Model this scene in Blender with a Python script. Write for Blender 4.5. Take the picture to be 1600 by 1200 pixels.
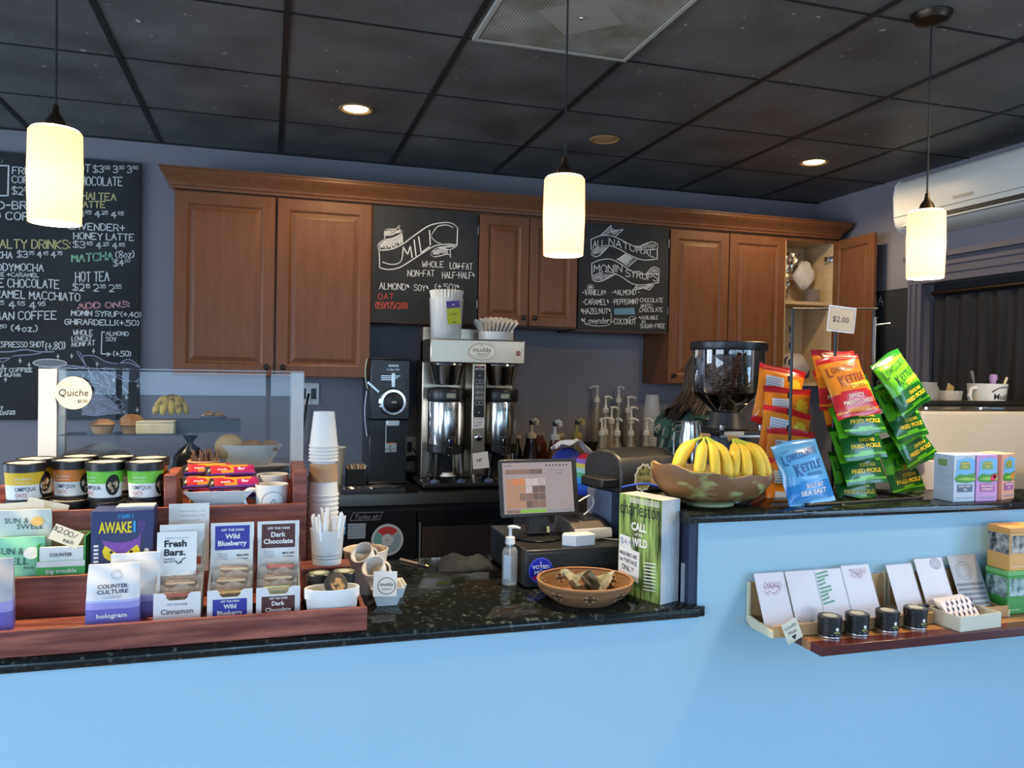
import bpy, math, random
from mathutils import Matrix, Vector, Euler
from math import sin, cos, pi, radians, sqrt

for _o in list(bpy.data.objects):
    bpy.data.objects.remove(_o, do_unlink=True)
SC = bpy.context.scene
COL = SC.collection
RND = random.Random(7)

# ------------------------------------------------------------------ camera
CAM = bpy.data.cameras.new('camera')
CAM.sensor_fit = 'HORIZONTAL'
CAM.sensor_width = 36.0
CAM.lens = 36.0 * 1250.0 / 1600.0
CAM.clip_start = 0.05
cam = bpy.data.objects.new('camera', CAM)
COL.objects.link(cam)
cam.matrix_world = Matrix(((0.95657838, -0.01234746, -0.29121358, 0.0),
                           (-0.29095643, 0.0191338, -0.95654496, 0.0),
                           (0.01738292, 0.99974069, 0.01471041, 1.56),
                           (0, 0, 0, 1)))
SC.camera = cam

# ------------------------------------------------------------------ view, world, large lights
SC.view_settings.view_transform = 'Standard'
SC.view_settings.look = 'None'
SC.view_settings.gamma = 1.0
SC.view_settings.use_curve_mapping = False
SC.view_settings.exposure = 0.25
SC.cycles.max_bounces = 10
SC.cycles.diffuse_bounces = 4
SC.cycles.glossy_bounces = 4
SC.cycles.transmission_bounces = 8
SC.cycles.transparent_max_bounces = 16
SC.cycles.caustics_reflective = False
SC.cycles.caustics_refractive = False
SC.cycles.sample_clamp_indirect = 4.0
SC.cycles.use_denoising = True

W = bpy.data.worlds.new('sky')
SC.world = W
W.use_nodes = True
_n = W.node_tree.nodes
_n.clear()
_bg = _n.new('ShaderNodeBackground')
_ramp = _n.new('ShaderNodeValToRGB')
_sep = _n.new('ShaderNodeSeparateXYZ')
_tc = _n.new('ShaderNodeTexCoord')
_out = _n.new('ShaderNodeOutputWorld')
_lk = W.node_tree.links.new
_lk(_tc.outputs['Generated'], _sep.inputs[0])
_lk(_sep.outputs['Z'], _ramp.inputs[0])
_ramp.color_ramp.elements[0].position = 0.0
_ramp.color_ramp.elements[0].color = (0.46, 0.71, 1.0, 1)
_ramp.color_ramp.elements[1].position = 0.7
_ramp.color_ramp.elements[1].color = (0.34, 0.60, 1.0, 1)
# hazy bright sky on the sun's side of the street
_dot = _n.new('ShaderNodeVectorMath')
_dot.operation = 'DOT_PRODUCT'
_dot.inputs[1].default_value = (-0.93, -0.2, 0.31)
_glow = _n.new('ShaderNodeValToRGB')
_glow.color_ramp.elements[0].position = 0.45
_glow.color_ramp.elements[0].color = (0, 0, 0, 1)
_glow.color_ramp.elements[1].position = 1.0
_glow.color_ramp.elements[1].color = (0.8, 0.8, 0.85, 1)
_add = _n.new('ShaderNodeVectorMath')
_add.operation = 'ADD'
_lk(_tc.outputs['Generated'], _dot.inputs[0])
_lk(_dot.outputs['Value'], _glow.inputs[0])
_lk(_ramp.outputs[0], _add.inputs[0])
_lk(_glow.outputs[0], _add.inputs[1])
_lk(_add.outputs[0], _bg.inputs[0])
_bg.inputs[1].default_value = 6.4
_lk(_bg.outputs[0], _out.inputs[0])

def area_portal(name, loc, rot, sx, sy):
    l = bpy.data.lights.new(name, 'AREA')
    l.shape = 'RECTANGLE'
    l.size = sx
    l.size_y = sy
    l.cycles.is_portal = True
    o = bpy.data.objects.new(name, l)
    o.location = loc
    o.rotation_euler = rot
    COL.objects.link(o)
    return o
# daylight comes in through the storefront and the side window (portals guide the sky light through them)
area_portal('storefront_daylight', (0.0, -5.46, 1.5), (radians(90), 0, 0), 6.8, 2.2)
area_portal('side_window_daylight', (-3.46, -0.5, 1.5), (radians(90), 0, radians(-90)), 3.2, 2.2)

area_portal('back_window_daylight', (-3.46, 3.1, 1.65), (radians(90), 0, radians(-90)), 1.8, 1.5)
area_portal('added_side_window_daylight', (3.52, -1.8, 1.5), (radians(90), 0, radians(90)), 4.8, 2.2)  # unseen window, added to brighten the AC side of the room
# ------------------------------------------------------------------ materials
MATS = {}
def mat(name, col, rough=0.5, metal=0.0, spec=0.5, emit=0.0, alpha=None, coat=0.0, trans=0.0, ior=1.45):
    if name in MATS:
        return MATS[name]
    m = bpy.data.materials.new(name)
    m.use_nodes = True
    b = m.node_tree.nodes['Principled BSDF']
    b.inputs['Base Color'].default_value = (*col, 1)
    b.inputs['Roughness'].default_value = rough
    b.inputs['Metallic'].default_value = metal
    b.inputs['Specular IOR Level'].default_value = spec
    b.inputs['IOR'].default_value = ior
    if coat:
        b.inputs['Coat Weight'].default_value = coat
        b.inputs['Coat Roughness'].default_value = 0.08
    if trans:
        b.inputs['Transmission Weight'].default_value = trans
    if emit:
        b.inputs['Emission Color'].default_value = (*col, 1)
        b.inputs['Emission Strength'].default_value = emit
    MATS[name] = m
    return m

def nodes_of(m):
    nt = m.node_tree
    return nt, nt.nodes, nt.links.new, nt.nodes['Principled BSDF']

def noise_mix(m, c1, c2, scale=8.0, detail=4.0, stretch=(1, 1, 1), lo=0.35, hi=0.65, bump=0.0, rough=None):
    """two tones of a material mixed by stretched noise, in object coordinates"""
    nt, N, L, b = nodes_of(m)
    tc = N.new('ShaderNodeTexCoord')
    mp = N.new('ShaderNodeMapping')
    mp.inputs['Scale'].default_value = stretch
    nz = N.new('ShaderNodeTexNoise')
    nz.inputs['Scale'].default_value = scale
    nz.inputs['Detail'].default_value = detail
    cr = N.new('ShaderNodeValToRGB')
    cr.color_ramp.elements[0].position = lo
    cr.color_ramp.elements[1].position = hi
    cr.color_ramp.elements[0].color = (*c1, 1)
    cr.color_ramp.elements[1].color = (*c2, 1)
    L(tc.outputs['Object'], mp.inputs[0])
    L(mp.outputs[0], nz.inputs['Vector'])
    L(nz.outputs['Fac'], cr.inputs[0])
    L(cr.outputs[0], b.inputs['Base Color'])
    if bump:
        bp = N.new('ShaderNodeBump')
        bp.inputs['Strength'].default_value = bump
        bp.inputs['Distance'].default_value = 0.004
        L(nz.outputs['Fac'], bp.inputs['Height'])
        L(bp.outputs[0], b.inputs['Normal'])
    return m

def wood(name, c1, c2, stretch, scale=9.0, rough=0.35, lo=0.3, hi=0.7):
    if name in MATS:
        return MATS[name]
    m = mat(name, c1, rough)
    return noise_mix(m, c1, c2, scale, 6.0, stretch, lo, hi)

def granite():
    m = mat('black granite', (0.01, 0.012, 0.012), 0.07)
    nt, N, L, b = nodes_of(m)
    tc = N.new('ShaderNodeTexCoord')
    nz = N.new('ShaderNodeTexNoise')
    nz.inputs['Scale'].default_value = 72
    nz.inputs['Detail'].default_value = 3
    cr = N.new('ShaderNodeValToRGB')
    e = cr.color_ramp.elements
    e[0].position = 0.54
    e[0].color = (0.008, 0.010, 0.010, 1)
    e[1].position = 0.78
    e[1].color = (0.12, 0.135, 0.125, 1)
    x = cr.color_ramp.elements.new(0.63)
    x.color = (0.018, 0.024, 0.022, 1)
    L(tc.outputs['Object'], nz.inputs['Vector'])
    L(nz.outputs['Fac'], cr.inputs[0])
    L(cr.outputs[0], b.inputs['Base Color'])
    return m

def thin_glass(name, tint=(1, 1, 1), refl=1.0, rough=0.0):
    """a clear sheet: sees through, with a Fresnel reflection"""
    if name in MATS:
        return MATS[name]
    m = bpy.data.materials.new(name)
    m.use_nodes = True
    nt = m.node_tree
    N, L = nt.nodes, nt.links.new
    N.clear()
    o = N.new('ShaderNodeOutputMaterial')
    mx = N.new('ShaderNodeMixShader')
    t = N.new('ShaderNodeBsdfTransparent')
    t.inputs[0].default_value = (*tint, 1)
    g = N.new('ShaderNodeBsdfGlossy')
    g.inputs['Roughness'].default_value = rough
    f = N.new('ShaderNodeFresnel')
    f.inputs['IOR'].default_value = 1.5
    k = N.new('ShaderNodeMath')
    k.operation = 'MULTIPLY'
    k.inputs[1].default_value = refl
    L(f.outputs[0], k.inputs[0])
    L(k.outputs[0], mx.inputs[0])
    L(t.outputs[0], mx.inputs[1])
    L(g.outputs[0], mx.inputs[2])
    L(mx.outputs[0], o.inputs[0])
    MATS[name] = m
    return m

def film(name, tint, white=0.25, rough=0.15):
    """clear plastic film or frosty plastic: part see-through, part milky and shiny"""
    if name in MATS:
        return MATS[name]
    m = bpy.data.materials.new(name)
    m.use_nodes = True
    nt = m.node_tree
    N, L = nt.nodes, nt.links.new
    b = N['Principled BSDF']
    b.inputs['Base Color'].default_value = (*tint, 1)
    b.inputs['Roughness'].default_value = rough
    t = N.new('ShaderNodeBsdfTransparent')
    mx = N.new('ShaderNodeMixShader')
    mx.inputs[0].default_value = white
    L(t.outputs[0], mx.inputs[1])
    L(b.outputs[0], mx.inputs[2])
    L(mx.outputs[0], N['Material Output'].inputs[0])
    MATS[name] = m
    return m

# ------------------------------------------------------------------ mesh builder
def frame(loc=(0, 0, 0), rx=0, ry=0, rz=0):
    return Matrix.Translation(loc) @ Euler((rx, ry, rz)).to_matrix().to_4x4()
UP = Matrix(((1, 0, 0, 0), (0, 0, -1, 0), (0, 1, 0, 0), (0, 0, 0, 1)))   # drawing (x, y, out) -> (X, -out on Y, Z): faces -Y
def front(loc=(0, 0, 0), lean=0, rz=0, roll=0):
    """drawing plane standing at loc: x right, y up, z out towards -Y; lean tips its top back, roll turns it in its own plane"""
    return Matrix.Translation(loc) @ Euler((-lean, 0, rz)).to_matrix().to_4x4() @ UP @ Matrix.Rotation(roll, 4, 'Z')

class MB:
    def __init__(s, M=None):
        s.v, s.f, s.mi, s.mats, s.cur = [], [], [], [], 0
        s.M = M if M is not None else Matrix.Identity(4)
    def m(s, material):
        if material not in s.mats:
            s.mats.append(material)
        s.cur = s.mats.index(material)
        return s
    def pt(s, p):
        s.v.append(s.M @ Vector(p))
        return len(s.v) - 1
    def face(s, idx):
        s.f.append(tuple(idx))
        s.mi.append(s.cur)
    def quad(s, a, b, c, d):
        s.face([s.pt(a), s.pt(b), s.pt(c), s.pt(d)])
        return s
    def box(s, x0, x1, y0, y1, z0, z1):
        i = [s.pt(p) for p in ((x0, y0, z0), (x1, y0, z0), (x1, y1, z0), (x0, y1, z0), (x0, y0, z1), (x1, y0, z1), (x1, y1, z1), (x0, y1, z1))]
        for q in ((0, 3, 2, 1), (4, 5, 6, 7), (0, 1, 5, 4), (1, 2, 6, 5), (2, 3, 7, 6), (3, 0, 4, 7)):
            s.face([i[k] for k in q])
        return s
    def prism(s, poly, h0, h1):
        """polygon in the drawing plane, extruded from z=h0 to h1"""
        a = [s.pt((x, y, h0)) for x, y in poly]
        b = [s.pt((x, y, h1)) for x, y in poly]
        n = len(poly)
        s.face(a[::-1])
        s.face(b)
        for k in range(n):
            s.face([a[k], a[(k + 1) % n], b[(k + 1) % n], b[k]])
        return s
    def sheet(s, poly, h=0.0):
        s.face([s.pt((x, y, h)) for x, y in poly])
        return s
    def disc(s, cx, cy, r, h=0.0, n=24, ry=None):
        ry = r if ry is None else ry
        return s.sheet([(cx + r * cos(2 * pi * k / n), cy + ry * sin(2 * pi * k / n)) for k in range(n)], h)
    def ring(s, cx, cy, r, w, h=0.0, n=32, ry=None, a0=0.0, a1=2 * pi):
        ry = r if ry is None else ry
        full = abs(a1 - a0 - 2 * pi) < 1e-6
        pts = [(a0 + (a1 - a0) * k / n) for k in range(n + 1)]
        for k in range(n):
            q = []
            for a, d in ((pts[k], -w / 2), (pts[k + 1], -w / 2), (pts[k + 1], w / 2), (pts[k], w / 2)):
                q.append((cx + (r + d) * cos(a), cy + (ry + d) * sin(a)))
            s.sheet(q, h)
        return s
    def lathe(s, prof, c=(0, 0, 0), n=24, sx=1.0, sy=1.0, a0=0.0, a1=2 * pi, wob=None):
        """profile [(radius, z)] turned round the z axis at c"""
        full = abs(a1 - a0 - 2 * pi) < 1e-6
        m = n if full else n + 1
        rows = []
        for r, z in prof:
            if r <= 1e-7:
                rows.append([s.pt((c[0], c[1], c[2] + z))])
            else:
                row = []
                for k in range(m):
                    a = a0 + (a1 - a0) * k / n
                    rr, zz = (r, z) if wob is None else wob(r, z, a)
                    row.append(s.pt((c[0] + rr * cos(a) * sx, c[1] + rr * sin(a) * sy, c[2] + zz)))
                rows.append(row)
        for A, B in zip(rows, rows[1:]):
            for k in range(n):
                k2 = (k + 1) % m if full else k + 1
                if len(A) == 1 and len(B) == 1:
                    continue
                if len(A) == 1:
                    s.face([A[0], B[k2], B[k]])
                elif len(B) == 1:
                    s.face([A[k], A[k2], B[0]])
                else:
                    s.face([A[k], A[k2], B[k2], B[k]])
        return s
    def cyl(s, p0, p1, r0, r1=None, n=16):
        r1 = r0 if r1 is None else r1
        return s.tube([p0, p1], [r0, r1], n)
    def tube(s, pts, r, n=8, cap=True):
        P = [Vector(p) for p in pts]
        R = r if isinstance(r, (list, tuple)) else [r] * len(P)
        rows = []
        prev = None
        for k, p in enumerate(P):
            t = (P[min(k + 1, len(P) - 1)] - P[max(k - 1, 0)])
            if t.length < 1e-9:
                t = Vector((0, 0, 1))
            t.normalize()
            if prev is None:
                u = t.orthogonal().normalized()
            else:
                u = prev - t * prev.dot(t)
                u = u.normalized() if u.length > 1e-6 else t.orthogonal().normalized()
            prev = u
            w = t.cross(u)
            rows.append([s.pt(p + (u * cos(2 * pi * j / n) + w * sin(2 * pi * j / n)) * R[k]) for j in range(n)])
        for A, B in zip(rows, rows[1:]):
            for j in range(n):
                s.face([A[j], A[(j + 1) % n], B[(j + 1) % n], B[j]])
        if cap:
            s.face(rows[0][::-1])
            s.face(rows[-1])
        return s
    def surf(s, fn, nu, nv, matfn=None, flip=False):
        """open grid surface from fn(u, v), u and v in 0..1"""
        g = [[s.pt(fn(i / nu, j / nv)) for i in range(nu + 1)] for j in range(nv + 1)]
        for j in range(nv):
            for i in range(nu):
                if matfn:
                    s.m(matfn((i + .5) / nu, (j + .5) / nv))
                q = [g[j][i], g[j][i + 1], g[j + 1][i + 1], g[j + 1][i]]
                s.face(q[::-1] if flip else q)
        return s
    def ball(s, c, r, n=16, sx=1, sy=1, sz=1, wob=None):
        k = max(6, n // 2)
        pr = [(r * sin(pi * i / k), -r * cos(pi * i / k) * sz) for i in range(k + 1)]
        pr[0] = (0, pr[0][1])
        pr[-1] = (0, pr[-1][1])
        return s.lathe(pr, c, n, sx, sy, wob=wob)
    # ---- writing
    def strokes(s, lines, w, h=0.0006, warp=None):
        for pl in lines:
            for (x0, y0), (x1, y1) in zip(pl, pl[1:]):
                dx, dy = x1 - x0, y1 - y0
                d = sqrt(dx * dx + dy * dy)
                if d < 1e-9:
                    continue
                ux, uy = dx / d * w / 2, dy / d * w / 2
                q = [(x0 - ux * .6 + uy, y0 - uy * .6 - ux), (x1 + ux * .6 + uy, y1 + uy * .6 - ux), (x1 + ux * .6 - uy, y1 + uy * .6 + ux), (x0 - ux * .6 - uy, y0 - uy * .6 + ux)]
                if warp:
                    s.face([s.pt(warp(*p)) for p in q])
                else:
                    s.sheet(q, h)
        return s
    def hand(s, text, x, y, size, w=None, h=0.0006, slant=0.0, rise=0.0, jit=0.05, fit=None, path=None):
        """hand lettering in single strokes; size = cap height; ^ toggles raised small figures; fit = total width"""
        w = size * 0.11 if w is None else w
        items, cx, sup = [], 0.0, False
        for ch in text:
            if ch == '^':
                sup = not sup
                continue
            if ch == ' ':
                cx += 3.6
                sup = False
                continue
            wd, pls = GLYPH.get(ch) or GLYPH.get(ch.upper()) or (4, [])
            k = 0.5 if sup else 1.0
            items.append((cx, k, 4.0 if sup else 0.0, pls))
            cx += (wd + 2.0) * k
        sc = size / 8.0
        sx = sc if not fit else fit / max(cx - 2.0, 1)
        rr = random.Random(text)
        for ox, k, oy, pls in items:
            jy = rr.uniform(-jit, jit) * 8
            ls = []
            for pl in pls:
                q = []
                for px, py in pl:
                    gx, gy = ox + px * k + rr.uniform(-jit, jit) * 2, oy + py * k + jy + rr.uniform(-jit, jit) * 2
                    X, Y = gx * sx + gy * sc * slant, gy * sc + gx * sx * rise
                    if path:
                        X, Y = path(X, Y)
                    q.append((x + X, y + Y))
                ls.append(q)
            s.strokes(ls, w * (0.8 if k < 1 else 1), h)
        return s
    def type(s, text, x, y, size, h=0.0006, bold=0.0, align='LEFT', fit=None, shear=0.0, warp=None, rise=0.0, res=2):
        """printed lettering; size = cap height"""
        V, F, wd = type_mesh(text, bold, shear, res)
        k = size
        kx = k if not fit else fit / max(wd, 1e-6)
        ox = {'LEFT': 0, 'CENTER': -wd * kx / 2, 'RIGHT': -wd * kx}[align]
        idx = []
        for vx, vy in V:
            px, py = x + ox + vx * kx, y + vy * k + (ox + vx * kx) * rise
            idx.append(s.pt(warp(px, py)) if warp else s.pt((px, py, h)))
        for f in F:
            s.face([idx[j] for j in f])
        return s
    def build(s, name, parent=None, bevel=0.0, seg=2, smooth=35, sub=0, loc=None):
        me = bpy.data.meshes.new(name)
        me.from_pydata([tuple(v) for v in s.v], [], s.f)
        for mm in s.mats:
            me.materials.append(mm)
        me.polygons.foreach_set('material_index', s.mi)
        if smooth:
            me.polygons.foreach_set('use_smooth', [True] * len(s.f))
            me.set_sharp_from_angle(angle=radians(smooth))
        me.update()
        o = bpy.data.objects.new(name, me)
        COL.objects.link(o)
        if parent is not None:
            o.parent = parent
        if loc:
            o.location = loc
        if bevel:
            b = o.modifiers.new('bevel', 'BEVEL')
            b.width = bevel
            b.segments = seg
            b.limit_method = 'ANGLE'
            b.angle_limit = radians(40)
            if smooth:
                b.harden_normals = False
        if sub:
            d = o.modifiers.new('sub', 'SUBSURF')
            d.levels = sub
            d.render_levels = sub
        return o

_TYPE = {}
def type_mesh(text, bold, shear, res):
    key = (text, bold, shear, res)
    if key in _TYPE:
        return _TYPE[key]
    cu = bpy.data.curves.new('lettering', 'FONT')
    cu.body = text
    cu.size = 1.37
    cu.offset = bold
    cu.shear = shear
    cu.resolution_u = res
    cu.fill_mode = 'FRONT'
    ob = bpy.data.objects.new('lettering', cu)
    me = bpy.data.meshes.new_from_object(ob)
    V = [(v.co.x, v.co.y) for v in me.vertices]
    F = [tuple(p.vertices) for p in me.polygons]
    x0 = min((v[0] for v in V), default=0)
    wd = max((v[0] for v in V), default=0) - x0
    V = [(a - x0, b) for a, b in V]
    bpy.data.objects.remove(ob)
    bpy.data.curves.remove(cu)
    bpy.data.meshes.remove(me)
    _TYPE[key] = (V, F, wd)
    return _TYPE[key]

_G = {'A': '00 38 60|13 53', 'B': '00 08 48 57 55 44 04|44 63 61 40 00', 'C': '67 48 28 06 02 20 40 61', 'D': '00 08 38 66 62 30 00',
      'E': '60 00 08 68|04 44', 'F': '00 08 68|04 44', 'G': '67 48 28 06 02 20 40 62 64 34', 'H': '00 08|60 68|04 64', 'I': '00 08',
      'J': '58 52 30 10 02', 'K': '00 08|68 04 60', 'L': '08 00 50', 'M': '00 08 33 68 60', 'N': '00 08 60 68', 'O': '28 06 02 20 40 62 66 48 28',
      'P': '00 08 48 67 65 44 04', 'Q': '28 06 02 20 40 62 66 48 28|32 60', 'R': '00 08 48 67 65 44 04|34 60', 'S': '67 48 18 06 15 44 63 61 40 10 01',
      'T': '08 68|38 30', 'U': '08 02 20 40 62 68', 'V': '08 30 68', 'W': '08 10 35 50 68', 'X': '08 60|00 68', 'Y': '08 34 68|34 30', 'Z': '08 68 00 60',
      '0': '28 06 02 20 40 62 66 48 28', '1': '06 28 20', '2': '07 28 48 66 64 00 60', '3': '07 28 48 66 44 24|44 63 61 40 10 01', '4': '40 48 03 63',
      '5': '68 08 05 45 63 61 40 00', '6': '57 28 04 02 20 40 62 63 44 14 02', '7': '08 68 20', '8': '34 06 28 48 66 34 02 20 40 62 34', '9': '66 48 28 06 05 24 44 66 62 30',
      '$': '67 48 18 06 15 44 63 61 40 10 01|39 30', '+': '04 64|37 31', '-': '04 44', '(': '38 16 12 30', ')': '08 26 22 00', '.': '00 01', ':': '01 02|05 06',
      "'": '08 06', '*': '05 45|27 23|07 43', '/': '00 58', '!': '08 03|00 01', '&': '60 16 17 28 37 36 03 02 10 30 63', '>': '08 44 00', ',': '11 00',
      'a': '44 25 03 01 10 30 42|45 40', 'c': '44 25 03 01 10 30 41', 'd': '44 25 03 01 10 30 42|48 40', 'e': '03 43 44 25 03 01 10 30 41', 'h': '00 08|03 25 44 40',
      'i': '00 05|07 08', 'k': '00 08|45 03 40', 'l': '00 08', 'm': '00 05|03 15 24 20|24 45 54 50', 'n': '00 05|03 25 44 40', 'o': '25 03 01 10 30 42 44 25',
      'r': '00 05|03 25 44', 's': '44 25 14 13 32 31 20 00', 't': '28 21 30 40|05 45', 'u': '05 01 10 30 42|45 40', 'v': '05 20 45', 'w': '05 10 23 30 45', 'y': '05 20|45 00',
      'z': '05 45 00 40', 'x': '05 40|00 45', 'f': '00 06 18 38|04 34'}
GLYPH = {}
for _k, _s in _G.items():
    _p = [[(int(q[0]), int(q[1])) for q in part.split()] for part in _s.split('|')]
    GLYPH[_k] = (max(x for part in _p for x, y in part), _p)

# ------------------------------------------------------------------ things
def tag(o, label, cat, group=None):
    o['label'] = label
    o['category'] = cat
    if group:
        o['group'] = group
    return o
def thing(name, label, cat, loc=(0, 0, 0), rz=0.0, group=None, rx=0.0, ry=0.0):
    o = bpy.data.objects.new(name, None)
    o.empty_display_size = 0.05
    COL.objects.link(o)
    o.location = loc
    o.rotation_euler = (rx, ry, rz)
    return tag(o, label, cat, group)
def structure(o):
    o['kind'] = 'structure'
    return o
def copy_thing(src, label, loc, rz=0.0, group=None, rx=0.0, ry=0.0):
    """a copy of a thing with copies of its parts and their sub-parts"""
    r = src.copy()
    COL.objects.link(r)
    r.location = loc
    r.rotation_euler = (rx, ry, rz)
    r['label'] = label
    if group:
        r['group'] = group
    for ch in list(src.children):
        c = ch.copy()
        COL.objects.link(c)
        c.parent = r
        for g in list(ch.children):
            d = g.copy()
            COL.objects.link(d)
            d.parent = c
    return r

# ------------------------------------------------------------------ materials used all over
WHITE = mat('white plastic', (0.78, 0.78, 0.76), 0.4)
CERAM = mat('white glazed ceramic', (0.80, 0.80, 0.77), 0.15)
PAPER = mat('white paper', (0.80, 0.79, 0.75), 0.8)
CREAM = mat('cream paper', (0.78, 0.70, 0.52), 0.8)
KRAFT = mat('kraft paper', (0.42, 0.26, 0.14), 0.85)
BLACK = mat('black plastic', (0.012, 0.012, 0.013), 0.35)
MATTE = mat('matte black', (0.010, 0.010, 0.011), 0.7)
INK = mat('black ink', (0.02, 0.02, 0.025), 0.7)
GREY = mat('grey plastic', (0.16, 0.16, 0.17), 0.5)
STEEL = mat('brushed steel', (0.52, 0.47, 0.41), 0.28, 1.0)
CHROME = mat('polished chrome', (0.75, 0.75, 0.75), 0.08, 1.0)
BRONZE = mat('dark bronze metal', (0.05, 0.035, 0.025), 0.4, 0.9)
GLASS = thin_glass('clear glass', (0.97, 0.985, 0.98), 1.2)
CLEAR = thin_glass('clear plastic', (0.93, 0.94, 0.94), 1.6, 0.05)
FILM = film('clear film', (0.8, 0.8, 0.8), 0.3, 0.12)
FROST = film('frosted plastic', (0.8, 0.82, 0.82), 0.55, 0.25)
GRAN = granite()
CHALK = mat('white chalk', (0.85, 0.85, 0.82), 0.9)
CHALKY = mat('yellow chalk', (0.68, 0.62, 0.28), 0.9)
CHALKG = mat('green chalk', (0.30, 0.60, 0.38), 0.9)
CHALKR = mat('red chalk', (0.72, 0.10, 0.06), 0.9)
CHALKP = mat('pink chalk', (0.70, 0.36, 0.36), 0.9)
CHALKB = mat('pale lilac chalk', (0.45, 0.45, 0.58), 0.9)
CHALKD = mat('faint chalk', (0.26, 0.26, 0.28), 0.9)
CHALKBL = mat('blue chalk', (0.16, 0.30, 0.40), 0.9)
BOARD = noise_mix(mat('blackboard slate', (0.022, 0.023, 0.024), 0.75), (0.018, 0.019, 0.020), (0.032, 0.033, 0.034), 3.0, 5.0)
BLUE = noise_mix(mat('pale blue wall paint', (0.33, 0.54, 0.66), 0.6), (0.32, 0.53, 0.65), (0.34, 0.55, 0.67), 1.4, 3.0)
SLATE = noise_mix(mat('slate grey wall paint', (0.25, 0.235, 0.265), 0.6), (0.24, 0.225, 0.255), (0.26, 0.245, 0.275), 1.2, 3.0)
NAVY = mat('navy blue paint', (0.02, 0.025, 0.055), 0.5)
CAB = wood('stained cherry wood', (0.168, 0.066, 0.029), (0.205, 0.084, 0.038), (6, 6, 0.8), 6.0, 0.36)
CAB.node_tree.nodes['Principled BSDF'].inputs['Specular IOR Level'].default_value = 0.3
BIRCH = wood('pale birch plywood', (0.60, 0.44, 0.25), (0.68, 0.52, 0.31), (1, 1, 8), 4.0, 0.5)
REDWOOD = wood('red mahogany boards', (0.13, 0.030, 0.022), (0.34, 0.110, 0.072), (1.0, 9, 11), 5.0, 0.45, .38, .68)

# ------------------------------------------------------------------ the room
XW, XE, YN, YS, ZC = -3.5, 3.55, 4.61, -5.5, 2.74
FLOORM = noise_mix(mat('brown tile floor', (0.30, 0.26, 0.23), 0.4), (0.27, 0.24, 0.21), (0.34, 0.30, 0.26), 2.0)
structure(MB().m(FLOORM).box(XW - .1, XE + .1, YS - .1, YN + .1, -0.1, 0).build('floor', smooth=0))
structure(MB().m(SLATE).box(XW - .1, XE + .1, YN, YN + .1, 0, ZC).build('wall_back', smooth=0))
# wall on the AC side, with its curtained window and an unseen opening added for daylight
mb = MB().m(SLATE)
mb.box(XE, XE + .1, 3.70, YN, 0, ZC)
mb.box(XE, XE + .1, 0.6, 3.70, 2.10, ZC)
mb.box(XE, XE + .1, 0.6, 3.70, 0, 0.9)
mb.box(XE, XE + .1, 0.6, 1.3, 0.9, 2.10)
mb.box(XE, XE + .1, YS - .1, 0.6, 2.6, ZC)
mb.box(XE, XE + .1, YS - .1, 0.6, 0, 0.4)
mb.box(XE, XE + .1, YS - .1, -4.2, 0.4, 2.6)
structure(mb.build('wall_right', smooth=0))
# wall on the far side of the menu board, with its window
mb = MB().m(SLATE)
mb.box(XW - .1, XW, 1.1, 2.2, 0, ZC)
mb.box(XW - .1, XW, 4.0, YN, 0, ZC)
mb.box(XW - .1, XW, 2.2, 4.0, 0, 0.9)
mb.box(XW - .1, XW, 2.2, 4.0, 2.4, ZC)
mb.box(XW - .1, XW, YS - .1, -2.1, 0, ZC)
mb.box(XW - .1, XW, -2.1, 1.1, 0, 0.4)
mb.box(XW - .1, XW, -2.1, 1.1, 2.6, ZC)
structure(mb.build('wall_left', smooth=0))
PALEW = mat('pale shop wall paint', (0.55, 0.53, 0.50), 0.7)
# storefront wall behind the camera
mb = MB().m(PALEW)
mb.box(XW - .1, XE + .1, YS - .1, YS, 0, 0.4)
mb.box(XW - .1, XE + .1, YS - .1, YS, 2.6, ZC)
mb.box(XW - .1, -3.4, YS - .1, YS, 0.4, 2.6)
mb.box(3.4, XE + .1, YS - .1, YS, 0.4, 2.6)
structure(mb.build('wall_front', smooth=0))
ALU = mat('dark window frame metal', (0.05, 0.05, 0.05), 0.4, 0.5)
mb = MB().m(ALU)
for x in (-3.38, -1.69, 0, 1.69, 3.38):
    mb.box(x - .03, x + .03, YS - .07, YS - .02, 0.4, 2.6)
for z in (0.42, 2.58):
    mb.box(-3.4, 3.4, YS - .07, YS - .02, z - .03, z + .03)
w1 = structure(mb.build('window_1', smooth=0))
mb = MB().m(ALU)
for y in (-2.08, -0.5, 1.08):
    mb.box(XW - .07, XW - .02, y - .03, y + .03, 0.4, 2.6)
for y in (2.23, 3.1, 3.97):
    mb.box(XW - .07, XW - .02, y - .03, y + .03, 0.9, 2.4)
w2 = structure(mb.build('window_2', smooth=0))
mb = MB().m(ALU)
for y in (-4.17, -2.6, -1.0, 0.57):  # mullions of the unseen window added to let in more daylight
    mb.box(XE + .02, XE + .07, y - .03, y + .03, 0.4, 2.6)
structure(mb.build('window_added', smooth=0))

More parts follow.
